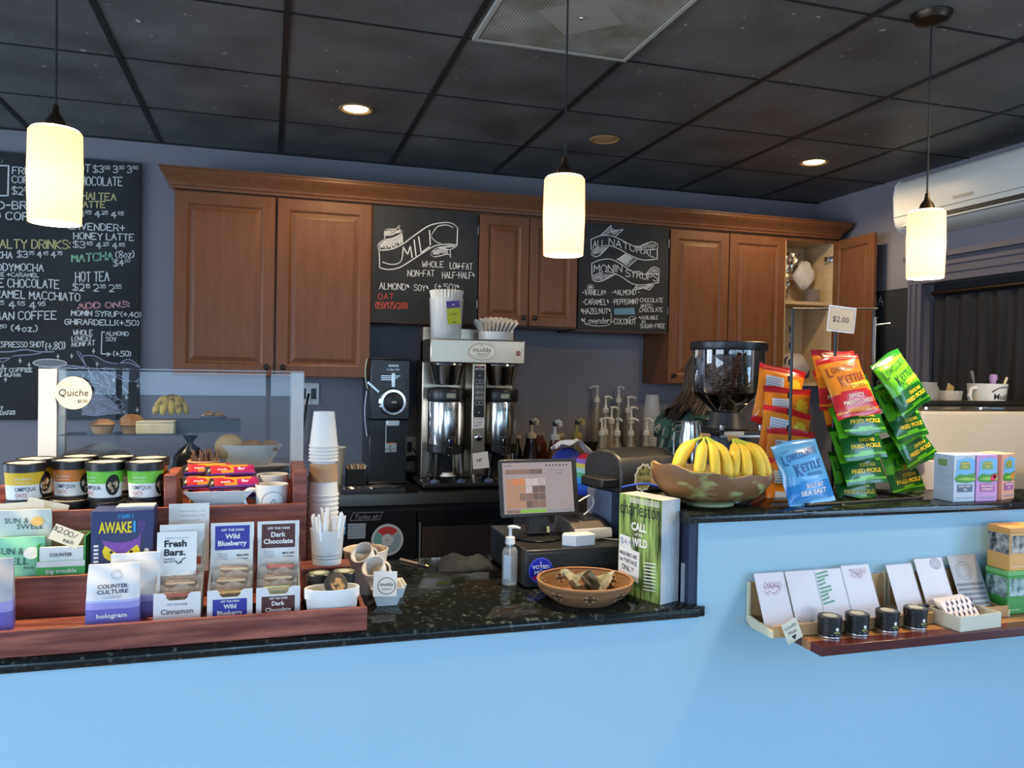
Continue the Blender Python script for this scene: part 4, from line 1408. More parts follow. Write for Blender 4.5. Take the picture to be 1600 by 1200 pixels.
# small things on the back counter beside the mill
t = thing('paper_cup', 'single cream paper cup standing behind the tall cup stack', 'paper cup', (.335, 4.25, BZ))
MB().m(mat('cream cup', (0.66, 0.60, 0.48), 0.6)).lathe([(0, .004), (.034, .004), (.036, 0), (.056, .185), (.060, .188), (.060, .194), (.055, .194), (.035, .01), (0, .01)], n=28).build('cup_body', t)
t = thing('packet_box', 'small black box of brown sugar packets at the foot of the coffee mill', 'box', (.445, 4.28, BZ))
mb = MB().m(MATTE)
mb.box(-.047, .047, -.05, .05, 0, .004)
for a in ((-.047, .047, -.05, -.046), (-.047, .047, .046, .05), (-.047, -.043, -.046, .046), (.043, .047, -.046, .046)):
    mb.box(*a, .004, .078)
mb.build('box_body', t, smooth=0)
for k in range(6):
    o = MB(Matrix.Translation((.415 + .012 * k, 4.28, BZ + .045)) @ Euler((.1 * (k % 3 - 1), .12 * (k - 2.5), .2 * (k % 2))).to_matrix().to_4x4()).m(CREAM if k % 2 else mat('tan packet', (0.62, 0.42, 0.26), 0.8)).box(-.003, .003, -.032, .032, 0, .055).build('sugar_packet', bevel=.001)
    tag(o, ['cream', 'tan'][1 - k % 2] + ' sugar packet standing in the small black box by the mill', 'sugar packet', ['cream', 'tan'][1 - k % 2] + ' sugar packets in the black box')
t = thing('cutlery_tray', 'shallow steel tray of serving tools in front of coffee mill', 'tray', (.50, 4.02, BZ))
mb = MB().m(mat('dull dark tray', (0.06, 0.06, 0.065), 0.4, .5)).box(-.15, .16, -.055, .055, 0, .003)
for a in ((-.15, .16, -.055, -.051), (-.15, .16, .051, .055), (-.15, -.146, -.051, .051), (.156, .16, -.051, .051)):
    mb.box(*a, .003, .012)
mb.build('tray_body', t, smooth=0)
for k, (y_, ln) in enumerate(((-.03, .24), (0, .26), (.03, .22))):
    t = thing('serving_tool', ['spatula with dark grip at the front of the steel tray', 'knife with dark grip in the middle of steel tray', 'tongs with dark grip at the back of steel tray'][k], 'utensil', (.50, 4.02 + y_, BZ + .0035))
    MB().m(CHROME).box(-.14, .0, -.008 + .003 * k, .008, .004, .010).build('blade', t, bevel=.002)
    MB().m(mat('blue black grip', (0.02, 0.025, 0.045), 0.4)).tube([(.0, 0, .009), (.05, 0, .011), (ln - .12, 0, .010)], [.007, .010, .008], 10).build('grip', t)

# sauce bottles behind the tablet
def sauce(x, y, kind, label, body, top, z0=BZ):
    t = thing('sauce_bottle', label, 'sauce bottle', (x, y, z0))
    if kind == 'cone':
        prof = [(0, 0), (.058, 0), (.062, .01), (.060, .06), (.040, .15), (.026, .205), (.024, .225), (0, .225)]
    elif kind == 'round':
        prof = [(0, 0), (.05, 0), (.055, .01), (.045, .06), (.044, .10), (.050, .14), (.046, .19), (.028, .225), (.026, .24), (0, .24)]
    elif kind == 'slim':
        prof = [(0, 0), (.032, 0), (.035, .006), (.035, .15), (.02, .19), (.016, .225), (0, .225)]
    else:
        prof = [(0, 0), (.050, 0), (.054, .008), (.050, .12), (.032, .20), (.030, .232), (0, .232)]
    MB().m(body).lathe(prof, n=24).build('bottle', t)
    h = prof[-1][1]
    if top is not None:
        mb = MB().m(top).lathe([(0, h + .001), (.030, h + .001), (.031, h + .022), (.016, h + .032), (.011, h + .036), (.010, h + .075), (0, h + .075)], n=18)
        mb.build('pump_neck', t)
        mb = MB().m(BLACK).cyl((0, 0, h + .0755), (0, 0, h + .10), .012, .013, 14)
        mb.m(top).tube([(.003, -.003, h + .098), (.018, -.012, h + .104), (.027, -.018, h + .096), (.028, -.019, h + .076)], [.012, .013, .013, .011], 10)
        mb.build('pump_spout', t)
    else:
        MB().m(mat('pale screw cap', (0.55, 0.45, 0.36), 0.5)).lathe([(0, h + .001), (.031, h + .001), (.031, h + .018), (0, h + .018)], n=20).build('screw_cap', t)
    return t
CARA = mat('caramel sauce', (0.16, 0.035, 0.012), 0.15, coat=.5)
AMB = mat('amber sauce', (0.26, 0.17, 0.06), 0.3)
CHOC = mat('dark chocolate sauce', (0.02, 0.012, 0.010), 0.15, coat=.5)
sauce(1.352, 4.34, 'slim', 'slim black bottle with white cap next to the coffee dispenser', BLACK, None)
sauce(1.415, 4.26, 'tall', 'dark chocolate sauce bottle with a cream pump spout', CHOC, mat('cream pump', (0.66, 0.60, 0.50), 0.4))
sauce(1.495, 4.36, 'round', 'round brown sauce bottle with a flat pale cap', CARA, None)
sauce(1.540, 4.22, 'cone', 'cone-shaped caramel sauce bottle with a white pump spout', CARA, mat('white pump', (0.68, 0.70, 0.72), 0.4))
sauce(1.620, 4.36, 'tall', 'tan sauce bottle with a flat pale cap', AMB, None)
sauce(1.690, 4.26, 'tall', 'tan sauce bottle with a yellow pump spout', AMB, mat('mustard pump', (0.40, 0.32, 0.10), 0.4))

# syrup bottles with pumps on a stepped riser
RISE = [(4.24, BZ), (4.39, BZ + .06), (4.465, BZ + .12), (4.54, BZ + .18)]
mb = MB().m(MATTE)
for k in (1, 2, 3):
    mb.box(1.80, 2.16, RISE[k][0] - .036, 4.59 if k == 3 else RISE[k + 1][0] - .036, BZ, RISE[k][1])
tag(mb.build('bottle_riser', smooth=0), 'stepped black riser under the pump syrup bottles', 'riser')
SYG = film('syrup glass', (0.42, 0.36, 0.26), 0.42, 0.08)
PUMP = mat('ivory pump plastic', (0.72, 0.69, 0.62), 0.35)
pm = None
specs = [(1.835, 0, -2.2, 'big white pump turned to the rainbow bag'), (1.888, -1, -.9, 'white pump second from the rainbow bag, front syrup row'),
         (1.932, 0, -1.4, 'white pump in the middle of the front syrup row'), (2.018, 0, -.8, 'white pump before the amber label, front syrup row'),
         (2.118, 0, -1.2, 'white pump nearest the clear plastic cups, front syrup row'),
         (1.962, 1, .2, 'white pump in second syrup row, turned to the cups'), (2.09, 1, .1, 'white pump at the cup end of second syrup row'),
         (1.955, 2, .2, 'white pump in third syrup row, over the middle'), (2.105, 2, -.25, 'long white pump handle in third syrup row, nearest the cups'),
         (1.93, 3, 2.9, 'topmost white pump turned away from the cups'), (2.075, 3, -1.3, 'topmost white pump facing the shop')]
for i, (x, row, ang, lb) in enumerate(specs):
    y, z = RISE[abs(row)] if row >= 0 else (4.315, BZ)
    if pm is None:
        pm = thing('syrup_bottle', lb + ' on a clear syrup bottle', 'syrup bottle', (x, y, z), ang, 'pump syrup bottles on the riser')
        MB().m(SYG).lathe([(0, .0), (.028, 0), (.031, .006), (.031, .16), (.026, .19), (.015, .215), (.014, .245), (0, .245)], n=20).build('bottle', pm)
        MB().m(PUMP).lathe([(0, .2455), (.018, .2455), (.019, .268), (.013, .274), (.012, .276), (.0, .276)], n=16).build('pump_collar', pm)
        MB().m(PUMP).lathe([(.009, .2765), (.0095, .288), (.006, .292), (.0055, .330), (.012, .336), (.010, .345), (0, .347)], n=12).build('pump_stem', pm)
        MB().m(PUMP).tube([(0, 0, .340), (.022, 0, .342), (.040, 0, .336), (.046, 0, .328)], [.008, .007, .006, .005], 8).build('spout', pm)
        MB().m(mat('milky dip tube', (0.6, 0.6, 0.58), 0.4)).cyl((0, 0, .01), (0, 0, .244), .0085, .0085, 10).build('dip_tube', pm)
        MB().m(mat('syrup label', (0.55, 0.42, 0.30), 0.6)).lathe([(.0315, .05), (.0315, .12)], n=20, a0=-2.6, a1=-.5).build('label', pm)
    else:
        copy_thing(pm, lb + ' on a clear syrup bottle', (x, y, z), ang, 'pump syrup bottles on the riser')
# clear plastic cups
CUPM = film('clear cup plastic', (0.78, 0.80, 0.82), 0.35, 0.08)
def cup_tower(x, y, n, label):
    t = thing('plastic_cup_stack', label, 'plastic cups', (x, y, BZ))
    for k in range(n):
        z = k * .0165
        MB().m(CUPM).lathe([(.050, z), (.052, z + .004), (.038, z + .150), (0, z + .150)] if k == n - 1 else [(.050, z), (.052, z + .004), (.0493, z + .0150)], n=24).build('cup', t)
cup_tower(2.195, 4.33, 21, 'tall stack of clear upturned plastic cups beside the syrup pumps')
cup_tower(2.31, 4.36, 13, 'shorter stack of clear upturned cups behind the woman')

# rainbow bag with a white glove on top, on a small shelf stand
t = thing('counter_stand', 'black stand behind the register holding the rainbow bag', 'stand', (1.15, 2.92, 0))
MB().m(MATTE).box(-.20, .25, -.15, .15, 0, 1.095).build('stand_body', t, smooth=0)
rain = mat('rainbow cloth', (0.2, 0.2, 0.6), 0.5)
nt, N, L, b = nodes_of(rain)
tc = N.new('ShaderNodeTexCoord')
sp = N.new('ShaderNodeSeparateXYZ')
ad = N.new('ShaderNodeMath')
ad.operation = 'MULTIPLY_ADD'
ad.inputs[1].default_value = .12
mr = N.new('ShaderNodeMapRange')
mr.inputs[1].default_value = 0
mr.inputs[2].default_value = .155
cr = N.new('ShaderNodeValToRGB')
cr.color_ramp.interpolation = 'CONSTANT'
cols = [(0, (0.02, 0.05, 0.45)), (.12, (0.02, 0.10, 0.60)), (.28, (0.02, 0.30, 0.70)), (.42, (0.04, 0.38, 0.16)), (.54, (0.35, 0.60, 0.62)), (.66, (0.60, 0.58, 0.06)), (.76, (0.28, 0.14, 0.52)), (.88, (0.55, 0.03, 0.06))]
for k, (p, c_) in enumerate(cols):
    e = cr.color_ramp.elements[k] if k < 2 else cr.color_ramp.elements.new(p)
    e.position = p
    e.color = (*c_, 1)
L(tc.outputs['Object'], sp.inputs[0])
L(sp.outputs['X'], ad.inputs[0])
L(sp.outputs['Z'], ad.inputs[2])
L(ad.outputs[0], mr.inputs[0])
L(mr.outputs[0], cr.inputs[0])
L(cr.outputs[0], b.inputs['Base Color'])
t = thing('rainbow_bag', 'blue bag with rainbow stripes standing behind the tablet', 'bag', (1.155, 2.90, 1.096))
MB().m(mat('royal blue cloth', (0.02, 0.04, 0.30), 0.4)).lathe([(0, 0), (.07, 0), (.085, .02), (.08, .10), (.05, .15), (.025, .17), (0, .172)], (-.03, .03, 0), 24).build('bag_body', t)
MB().m(rain).lathe([(0, 0), (.058, 0), (.064, .015), (.062, .10), (.048, .135), (.02, .153), (0, .155)], (.03, -.02, 0), 24).build('striped_front', t)
mb = MB().m(noise_mix(mat('white glove cloth', (0.75, 0.78, 0.84), 0.7), (0.66, 0.70, 0.78), (0.80, 0.82, 0.86), 14, bump=.5))
mb.surf(lambda u, v: (-.10 + .20 * u, -.03 + .07 * v, .178 + .022 * sin(pi * u) - (.075 * max(0, u - .55) / .45) + .006 * sin(17 * u + 5 * v) + .004 * sin(29 * v)), 24, 10)
mb.surf(lambda u, v: (-.10 + .20 * u, -.03 + .07 * v, .174 + .022 * sin(pi * u) - (.075 * max(0, u - .55) / .45) + .006 * sin(17 * u + 5 * v) + .004 * sin(29 * v)), 24, 10, flip=True)
o = mb.build('white_cloth', smooth=80)
o.location = (1.155, 2.90, 1.096)
tag(o, 'crumpled white cloth draped over the top of the rainbow bag', 'cloth')

# ------------------------------------------------------------------ espresso machine, bean grinder
t = thing('espresso_machine', 'cream-backed espresso machine behind the raised bar under the side window', 'espresso machine', (2.98, 2.80, 0))
CRM = mat('cream machine panel', (0.82, 0.74, 0.60), 0.3)
MB().m(CRM).box(-.46, .50, -.20, .28, .93, 1.432).build('body', t, bevel=.012)
MB().m(mat('dark machine base', (0.03, 0.03, 0.03), 0.4)).box(-.44, .48, -.18, .26, .0, .93).build('cabinet_base', t, smooth=0)
mb = MB().m(BRUSH).box(-.45, .49, -.19, .27, 1.4325, 1.438)
mb.build('cup_warmer_top', t, smooth=0)
mb = MB().m(mat('dark cup rail', (0.09, 0.085, 0.08), 0.25, 0.8))
mb.tube([(-.45, -.195, 1.462), (.49, -.195, 1.462)], .014, 10)
mb.tube([(-.45, -.19, 1.462), (-.45, .26, 1.462)], .010, 8)
mb.build('cup_rail', t)
for k, x in enumerate((-.43, -.15, .15, .46)):
    MB().m(CHROME).cyl((x, -.19, 1.4385), (x, -.19, 1.455), .006, .006, 8).build('rail_post', t)
# things on the warmer
t = thing('glass_jar', 'wide clear glass jar of dark pods nearest the green chip bags', 'jar', (2.66, 2.74, 1.4385))
MB().m(film('jar glass', (0.75, 0.75, 0.72), 0.3, .06)).lathe([(0, 0), (.055, 0), (.06, .005), (.06, .085), (.052, .098), (.052, .11), (0, .112)], n=28).build('jar_body', t)
MB().m(mat('brown pods', (0.14, 0.07, 0.04), 0.6)).lathe([(0, .004), (.05, .004), (.05, .03), (0, .036)], n=16).build('pods', t)
t = thing('shot_glass', 'short clear glass tumbler beside the glass jar on the espresso machine', 'glass', (2.785, 2.72, 1.4385))
MB().m(film('jar glass', (0.75, 0.75, 0.72), 0.3, .06)).lathe([(0, .004), (.035, .004), (.045, .075), (.047, .075), (.038, 0), (0, 0)], n=24).build('tumbler', t)
o = MB(Matrix.Translation((2.845, 2.80, 1.4385)) @ Euler((0, .35, .3)).to_matrix().to_4x4()).m(mat('tan card', (0.55, 0.42, 0.20), 0.7)).box(-.026, .026, -.002, .002, .010, .105).build('tan_card', smooth=0)
tag(o, 'small tan card leaning behind the logo mug', 'card')
t = thing('logo_mug', 'white mug with black hand-drawn logo holding utensils on espresso machine', 'mug', (2.95, 2.69, 1.4385))
MB().m(CERAM).lathe([(0, 0), (.064, 0), (.068, .004), (.078, .108), (.075, .108), (.066, .008), (0, .008)], n=32).build('mug_body', t)
MB().m(CERAM).tube([(-.070, -.01, .09), (-.105, -.015, .085), (-.112, -.015, .055), (-.095, -.012, .025), (-.067, -.01, .022)], .009, 10).build('handle', t)
def warpm(px, py):
    a = px / .073
    r = .0695 + .1 * py
    return (r * sin(a), py, r * cos(a))
mb = MB(UP).m(INK)
for k in range(14):
    a0, a1 = 2.6 - .16 * k, 2.6 - .16 * (k + 1)
    for w_ in (.058, .060, .062):
        mb.strokes([[(.01 + w_ * cos(a0), .05 + .045 * sin(a0)), (.01 + w_ * cos(a1), .05 + .045 * sin(a1))]], .0025, warp=warpm)
mb.type('Muddy', -.034, .042, .026, fit=.085, warp=warpm, bold=.008)
mb.build('mug_logo', t, smooth=0)
for lb, x, y, mt, tl, r, dz in (('steel spoon handle standing in the logo mug', -.02, .02, GREY, -.3, .006, .14), ('lilac scoop standing in the logo mug', .02, .0, mat('lilac plastic', (0.45, 0.30, 0.62), 0.4), .10, .012, .12), ('tan stirrer stick standing in the logo mug', .04, -.01, CREAM, .42, .004, .12)):
    o = MB(Matrix.Translation((2.95 + x, 2.69 + y, 1.4485)) @ Euler((0, tl, 0)).to_matrix().to_4x4()).m(mt).tube([(0, 0, 0), (0, 0, dz - .03), (0, 0, dz), (0, 0, dz + .018)], [r * .6, r * .7, r * 1.4, r * 1.2], 10).build('utensil')
    tag(o, lb, 'utensil')
# white box of dark pods on the bar in front of the machine
t = thing('pod_box', 'white box of dark ribbed pods on the bar behind the tea boxes', 'box', (2.12, 2.16, 1.196))
MB().m(mat('white carton', (0.66, 0.66, 0.66), 0.5)).box(-.115, .10, -.04, .04, 0, .095).build('carton', t, smooth=0)
for k in range(9):
    MB().m(mat('dark pod', (0.10, 0.07, 0.06), 0.4)).lathe([(0, 0), (.0095, 0), (.011, .016), (0, .02)], (-.085 + .021 * k, -.02, .0955), 10).build('pod', t)

t = thing('bean_grinder', 'tall coffee bean grinder with a big clear hopper full of beans', 'coffee grinder', (1.74, 2.78, 0))
BEANS = noise_mix(mat('roasted coffee beans', (0.06, 0.03, 0.018), 0.4), (0.016, 0.007, 0.004), (0.075, 0.034, 0.019), 95, 1, lo=.4, hi=.6, bump=1.0)
HOP = thin_glass('clear hopper plastic', (0.9, 0.88, 0.86), 1.6, .03)
MB().m(HOP).lathe([(.140, 1.665), (.141, 1.50), (.132, 1.485), (.062, 1.425), (.060, 1.418)], n=40).build('hopper', t)
mb = MB().m(BEANS).lathe([(0, 1.655), (.05, 1.652), (.132, 1.640), (.135, 1.505), (.126, 1.488), (.057, 1.428), (0, 1.426)], n=40)
mb.build('beans', t)
MB().m(BLACK).lathe([(.1415, 1.660), (.147, 1.660), (.150, 1.668), (.149, 1.690), (.140, 1.694), (0, 1.697)], n=40).build('hopper_lid', t)
HG = mat('dark grey housing', (0.045, 0.048, 0.055), 0.4)
mb = MB().m(HG).lathe([(0, 1.417), (.062, 1.417), (.066, 1.41), (.075, 1.37), (.085, 1.355), (0, 1.355)], n=32)
mb.build('grind_collar', t)
mb = MB().m(BLACK).box(-.11, .13, -.13, .12, 1.33, 1.354)
mb.build('top_plate', t, bevel=.008)
MB().m(STEEL).box(-.112, .132, -.135, -.13, 1.328, 1.336).build('plate_trim', t, smooth=0)
mb = MB(front((-.045, -.132, 1.342))).m(PAPER).box(-.05, .035, -.006, .008, 0, .002)
mb.build('name_plate', t, smooth=0)
MB().m(mat('grey blue grinder body', (0.085, 0.095, 0.13), 0.35)).lathe([(0, 1.3275), (.080, 1.3275), (.086, 1.31), (.086, 1.05), (.10, 1.02), (.10, .96), (0, .96)], n=32).build('body', t)
mb = MB().m(CHROME).tube([(.13, -.05, 1.44), (.075, -.09, 1.395)], .007, 8)
mb.build('side_handle', t)
for sx in (-.085, .085):
    MB().m(CHROME).lathe([(0, 1.3545), (.010, 1.3545), (.010, 1.372), (0, 1.374)], (sx, -.10, 0), 12).build('thumb_screw', t)
MB().m(MATTE).box(-.14, .16, -.15, .15, 0, .9595).build('pedestal', t, smooth=0)
t = thing('steel_pitcher', 'small steel milk pitcher beside the bean grinder, behind the bananas', 'pitcher', (1.512, 2.66, 1.18), 2.0)
MB().m(DISP).lathe([(0, 0), (.042, 0), (.045, .01), (.043, .15), (.034, .19), (.036, .21), (.032, .205), (0, .15)], n=28).build('pitcher_body', t)
MB().m(DISP).tube([(.040, .0, .17), (.075, 0, .16), (.075, 0, .07), (.044, 0, .05)], .006, 8).build('handle', t)
tag(MB().m(MATTE).box(1.455, 1.570, 2.56, 2.72, 0, 1.1795).build('pitcher_stand', smooth=0), 'narrow black stand under the steel pitcher', 'stand')

# ------------------------------------------------------------------ tiered wooden rack on the low counter
CZ = .9515
t = thing('tiered_wooden_rack', 'tiered red wood display rack along the edge of the low counter', 'display rack', (-.35, 1.87, CZ))
def rk(name, *boxes):
    mb = MB().m(REDWOOD)
    for x0, x1, y0, y1, z0, z1 in boxes:
        mb.box(x0 + .35, x1 + .35, y0 - 1.87, y1 - 1.87, z0 - CZ, z1 - CZ)
    return mb.build(name, t, bevel=.0015)
RX0 = -1.0
rk('front_lip', (RX0, .227, 1.873, 1.886, CZ, 1.006))
rk('tray_floor', (RX0, .0855, 1.887, 2.0175, CZ, .990), (.0855, .2155, 1.887, 2.0345, CZ, .962), (-.2155, .0855, 2.0175, 2.1145, CZ, .990))
rk('side_lip', (.216, .227, 1.887, 2.04, CZ, .998))
rk('lower_step_board', (RX0, -.2465, 2.018, 2.030, CZ, 1.082))
rk('lower_step_floor', (RX0, -.2465, 2.031, 2.1145, CZ, 1.000))
rk('upper_step_board', (RX0, .098, 2.115, 2.127, CZ, 1.214))
rk('upper_step_floor', (RX0, .063, 2.128, 2.395, 1.118, 1.130))
rk('upper_step_back', (RX0, .098, 2.396, 2.408, 1.118, 1.24))
rk('divider', (-.246, -.2165, 2.031, 2.1145, CZ, 1.06), (-.243, -.216, 2.128, 2.30, 1.1305, 1.292))
rk('end_panel', (.064, .098, 2.128, 2.395, CZ, 1.292))
rk('corner_step', (.083, .205, 2.035, 2.1145, CZ, 1.066))

# ---- oat cups: two layers on the upper step
def oat(x, y, z, col, rot, label, flavour, group=None):
    t = thing('oatmeal_cup', label, 'oatmeal cup', (x, y, z), rot, group)
    R0, R1, H = .0365, .0425, .082
    def rad(h):
        return R0 + (R1 - R0) * h / H
    MB().m(PAPER).lathe([(0, .006), (rad(.006), .006), (rad(.044), .044)], n=32).m(col).lathe([(rad(.044), .044), (rad(.0745), .0745)], n=32).build('paper_cup', t)
    MB().m(BLACK).lathe([(R0 + .0025, 0), (R0 + .003, .008), (R0 + .001, .009)], n=32).build('bottom_rim', t)
    mb = MB().m(BLACK).lathe([(rad(.075), .0742), (R1 + .003, .0742), (R1 + .0035, .0935), (R1 + .002, .0955), (R1 - .003, .0955), (R1 - .004, .0935)], n=36)
    mb.m(mat('pale lid foil', (0.62, 0.58, 0.52), 0.4)).lathe([(R1 - .004, .0935), (0, .0935)], n=36)
    mb.build('lid', t)
    def warp(px, py):
        a = px / R1
        r = rad(py) + .0006
        return (r * sin(a), py, r * cos(a))
    mb = MB(UP).m(mat('navy print', (0.03, 0.05, 0.11), 0.6)).type('UMPQUA', -.028, .029, .0105, bold=.008, fit=.048, warp=warp)
    mb.m(mat('red print', (0.50, 0.05, 0.05), 0.6)).type('OATS', -.028, .0155, .0095, bold=.008, fit=.026, warp=warp)
    mb.m(PAPER).type(flavour, -.028, .056, .0055, fit=.035, warp=warp).type('WHOLE GRAIN OATMEAL', -.028, .049, .003, fit=.034, warp=warp)
    mb.m(INK).type('NET WT 2.4 OZ', -.028, .0095, .003, fit=.02, warp=warp)
    mb.build('cup_print', t, smooth=0)
    mb = MB(UP).m(MATTE)
    n = 16
    pts = [(.050 + .019 * cos(2 * pi * k / n), .040 + .026 * sin(2 * pi * k / n)) for k in range(n)]
    for k in range(n):
        a, b = pts[k], pts[(k + 1) % n]
        mb.face([mb.pt(warp(.050, .040)), mb.pt(warp(*a)), mb.pt(warp(*b))])
    mb.m(mat('oat photo tan', (0.45, 0.30, 0.18), 0.7))
    rr = random.Random(flavour)
    for k in range(9):
        cx, cy = .050 + rr.uniform(-.009, .009), .036 + rr.uniform(-.014, .012)
        q = []
        for j in range(6):
            a = j * pi / 3
            p = warp(cx + .004 * cos(a), cy + .004 * sin(a))
            q.append(mb.pt((p[0] * 1.012, p[1], p[2] * 1.012)))
        mb.face(q)
    mb.build('photo_oval', t, smooth=0)
    return t
OY = mat('yellow oat band', (0.70, 0.46, 0.02), 0.5)
OO = mat('orange oat band', (0.72, 0.20, 0.03), 0.5)
OG = mat('green oat band', (0.16, 0.55, 0.05), 0.5)
Z0, Z1 = 1.1305, 1.2268
top = [(-.562, 2.190, OY, .42, 'yellow-banded oat cup at the front, farthest from the brown stirrers', 'APPLE CINNAMON'),
       (-.468, 2.235, OO, -.08, 'orange-banded oat cup in front row between yellow and green cups', 'MAPLE PECAN'),
       (-.384, 2.188, OG, -.55, 'green-banded oat cup turned to show its photo oval, front row', 'MOSTLY SUNNY'),
       (-.2915, 2.178, OG, .0, 'green-banded oat cup at the front row end beside the divider', 'MOSTLY SUNNY'),
       (-.560, 2.286, OY, -.5, 'yellow-banded oat cup in back row behind the yellow front cup', 'APPLE CINNAMON'),
       (-.470, 2.332, OO, .3, 'orange-banded oat cup in back row under the white post', 'KICK START'),
       (-.376, 2.310, OG, .2, 'green-banded oat cup in back row behind the two green cups', 'NOT GUILTY'),
       (-.2925, 2.272, OO, -.65, 'orange-banded oat cup in back row beside the black bag', 'KICK START')]
for x, y, c_, r_, lb, fl in top:
    oat(x, y, Z1, c_, r_, lb, fl)
low = [(-.562, 2.190, OY, 'under the yellow front cup'), (-.468, 2.215, OO, 'lowest orange-lidded one peeking above the step board'), (-.374, 2.188, OG, 'under the turned green cup'), (-.2915, 2.178, OO, 'under the end green cup')]
for k, (x, y, c_, lb) in enumerate(low):
    oat(x, y, Z0, c_, .1, ['yellow-banded oat cup of the lower layer, mostly hidden by the rack', 'orange-banded oat cup of the lower layer peeking above the step board', 'green-banded oat cup of the lower layer below the turned green cup', 'orange-banded oat cup of the lower layer next to the divider'][k], 'KICK START')
for x, y, lb in ((-.560, 2.286, 'yellow back cup'), (-.470, 2.332, 'orange back cup under the white post'), (-.376, 2.310, 'green back cup'), (-.2925, 2.272, 'orange back cup beside the black bag')):
    oat(x, y, Z0, OO, 1.5, 'orange-banded oat cup hidden in lower layer beneath the ' + lb, 'KICK START')
t = thing('green_packet', 'flat green and silver snack packet lying below the end green oat cup', 'packet', (-.32, 2.08, 1.2145))

MB(front((0, 0, -.035), lean=.3)).m(OG).sheet([(-.07, -.02), (-.03, -.02), (-.03, .028), (-.07, .03)], .004).m(mat('silver wrapper', (0.55, 0.55, 0.50), 0.3, .6)).prism([(-.03, -.02), (.055, -.02), (.06, .026), (-.03, .028)], 0, .004).build('wrapper', t, smooth=0)
t.location = (-.32, 2.098, 1.215)

# ---- lower step: pouches and boxes
def pouch(name, label, w, h, d, loc, rz, base, bands, texts, lean=.06, crimp=True, cat='bag', group=None, top_mat=None):
    """flat-bottomed paper pouch: full at the foot, pinched at the top"""
    t = thing(name, label, cat, loc, rz, group)
    def thick(v):
        return d / 2 * (1 - v ** 2.2) + .003
    def f(u, v, s):
        x = (u - .5) * w * (1 - .04 * v)
        e = 1 - abs(2 * u - 1) ** 6
        wr = .0025 * sin(8 * u + 5 * v * 3) * v
        return (x, s * (thick(v) * (.72 + .28 * e)) + lean * v * h + wr, v * h)
    mb = MB()
    def mf(u, v):
        for z, m_ in bands:
            if v < z:
                return m_
        return base
    mb.surf(lambda u, v: f(u, v, -1), 12, 28, mf)
    mb.surf(lambda u, v: f(u, v, 1), 12, 28, mf, flip=True)
    for u in (0, 1):
        mb.surf(lambda a, v, u=u: tuple(Vector(f(u, v, -1)) * (1 - a) + Vector(f(u, v, 1)) * a), 3, 28, lambda a, v: mf(u, v), flip=(u == 0))
    mb.m(base).surf(lambda u, a: tuple(Vector(f(u, 1, -1)) * (1 - a) + Vector(f(u, 1, 1)) * a), 12, 1)
    mb.build('paper_pouch', t, smooth=50)
    def warp(px, py):
        p = f(px / w / (1 - .04 * py / h) + .5, py / h, -1)
        return (p[0], p[2], -p[1] + .0016)
    mb = MB(UP)
    for txt, x, y, sz, m_, kw in texts:
        mb.m(m_).type(txt, x, y, sz, warp=warp, **kw)
    if texts:
        mb.build('pouch_print', t, smooth=0)
    return t, warp
LIL = mat('lilac coffee band', (0.30, 0.28, 0.62), 0.5)
PUR = mat('violet coffee band', (0.13, 0.11, 0.42), 0.5)
PALE = mat('pale lilac band', (0.42, 0.46, 0.72), 0.5)
BAGW = mat('white coffee bag', (0.70, 0.70, 0.70), 0.45)
NAVT = mat('navy print', (0.03, 0.05, 0.11), 0.6)
coffee_txt = [('COUNTER', 0, .080, .0085, NAVT, dict(bold=.03, fit=.060, align='CENTER')), ('CULTURE', 0, .069, .0085, NAVT, dict(bold=.03, fit=.062, align='CENTER')),
              ('COFFEE', 0, .059, .007, mat('grey print', (0.35, 0.36, 0.42), 0.6), dict(fit=.036, align='CENTER')), ('hologram', 0, .019, .009, PAPER, dict(bold=.03, fit=.060, align='CENTER'))]
t, wp = pouch('coffee_bag', 'white and violet bag of coffee standing in the front tray',   .108, .129, .055, (-.322, 1.945, .9905), .03, BAGW, [(.29, PUR), (.38, LIL), (.43, PALE)], coffee_txt)
mb = MB(UP).m(mat('embossed grey', (0.55, 0.55, 0.56), 0.5))
for k in range(18):
    a0, a1 = 2 * pi * k / 18, 2 * pi * (k + 1) / 18
    mb.strokes([[(.006 + .010 * cos(a0), .108 + .010 * sin(a0)), (.006 + .010 * cos(a1), .108 + .010 * sin(a1))]], .002, warp=wp)
mb.build('round_seal', t, smooth=0)
pouch('coffee_bag', 'second white coffee bag half hidden behind the violet one', .106, .142, .042, (-.285, 1.990, .9905), .05, BAGW, [(.24, PUR), (.32, LIL), (.37, PALE)], [], lean=.02)
t, wp = pouch('coffee_bag', 'grey and violet coffee bag cut by the frame edge in front tray', .108, .150, .06, (-.572, 1.945, .9905), .15, mat('grey coffee bag', (0.42, 0.42, 0.44), 0.45), [(.28, PUR), (.42, LIL)], [])
MINT = mat('mint green pouch', (0.25, 0.62, 0.40), 0.45)
SAGE = mat('pale grey pouch', (0.62, 0.64, 0.58), 0.45)
sun = mat('sun print', (0.75, 0.48, 0.15), 0.6)
DKG = mat('dark green print', (0.03, 0.10, 0.08), 0.6)
t, wp = pouch('snack_pouch', 'mint green snack pouch with a white sun circle at the frame edge', .125, .165, .035, (-.545, 2.058, 1.0005), 0, MINT, [], [('SUN &', -.035, .128, .016, DKG, dict(fit=.055)), ('SWELL', -.045, .105, .016, DKG, dict(fit=.075)), ('foods', .02, .095, .007, DKG, dict(fit=.02))], lean=.02)
mb = MB(UP).m(PAPER)
n = 20
mb.face([mb.pt(wp(.034 + .016 * cos(2 * pi * k / n), .130 + .013 * sin(2 * pi * k / n))) for k in range(n)])
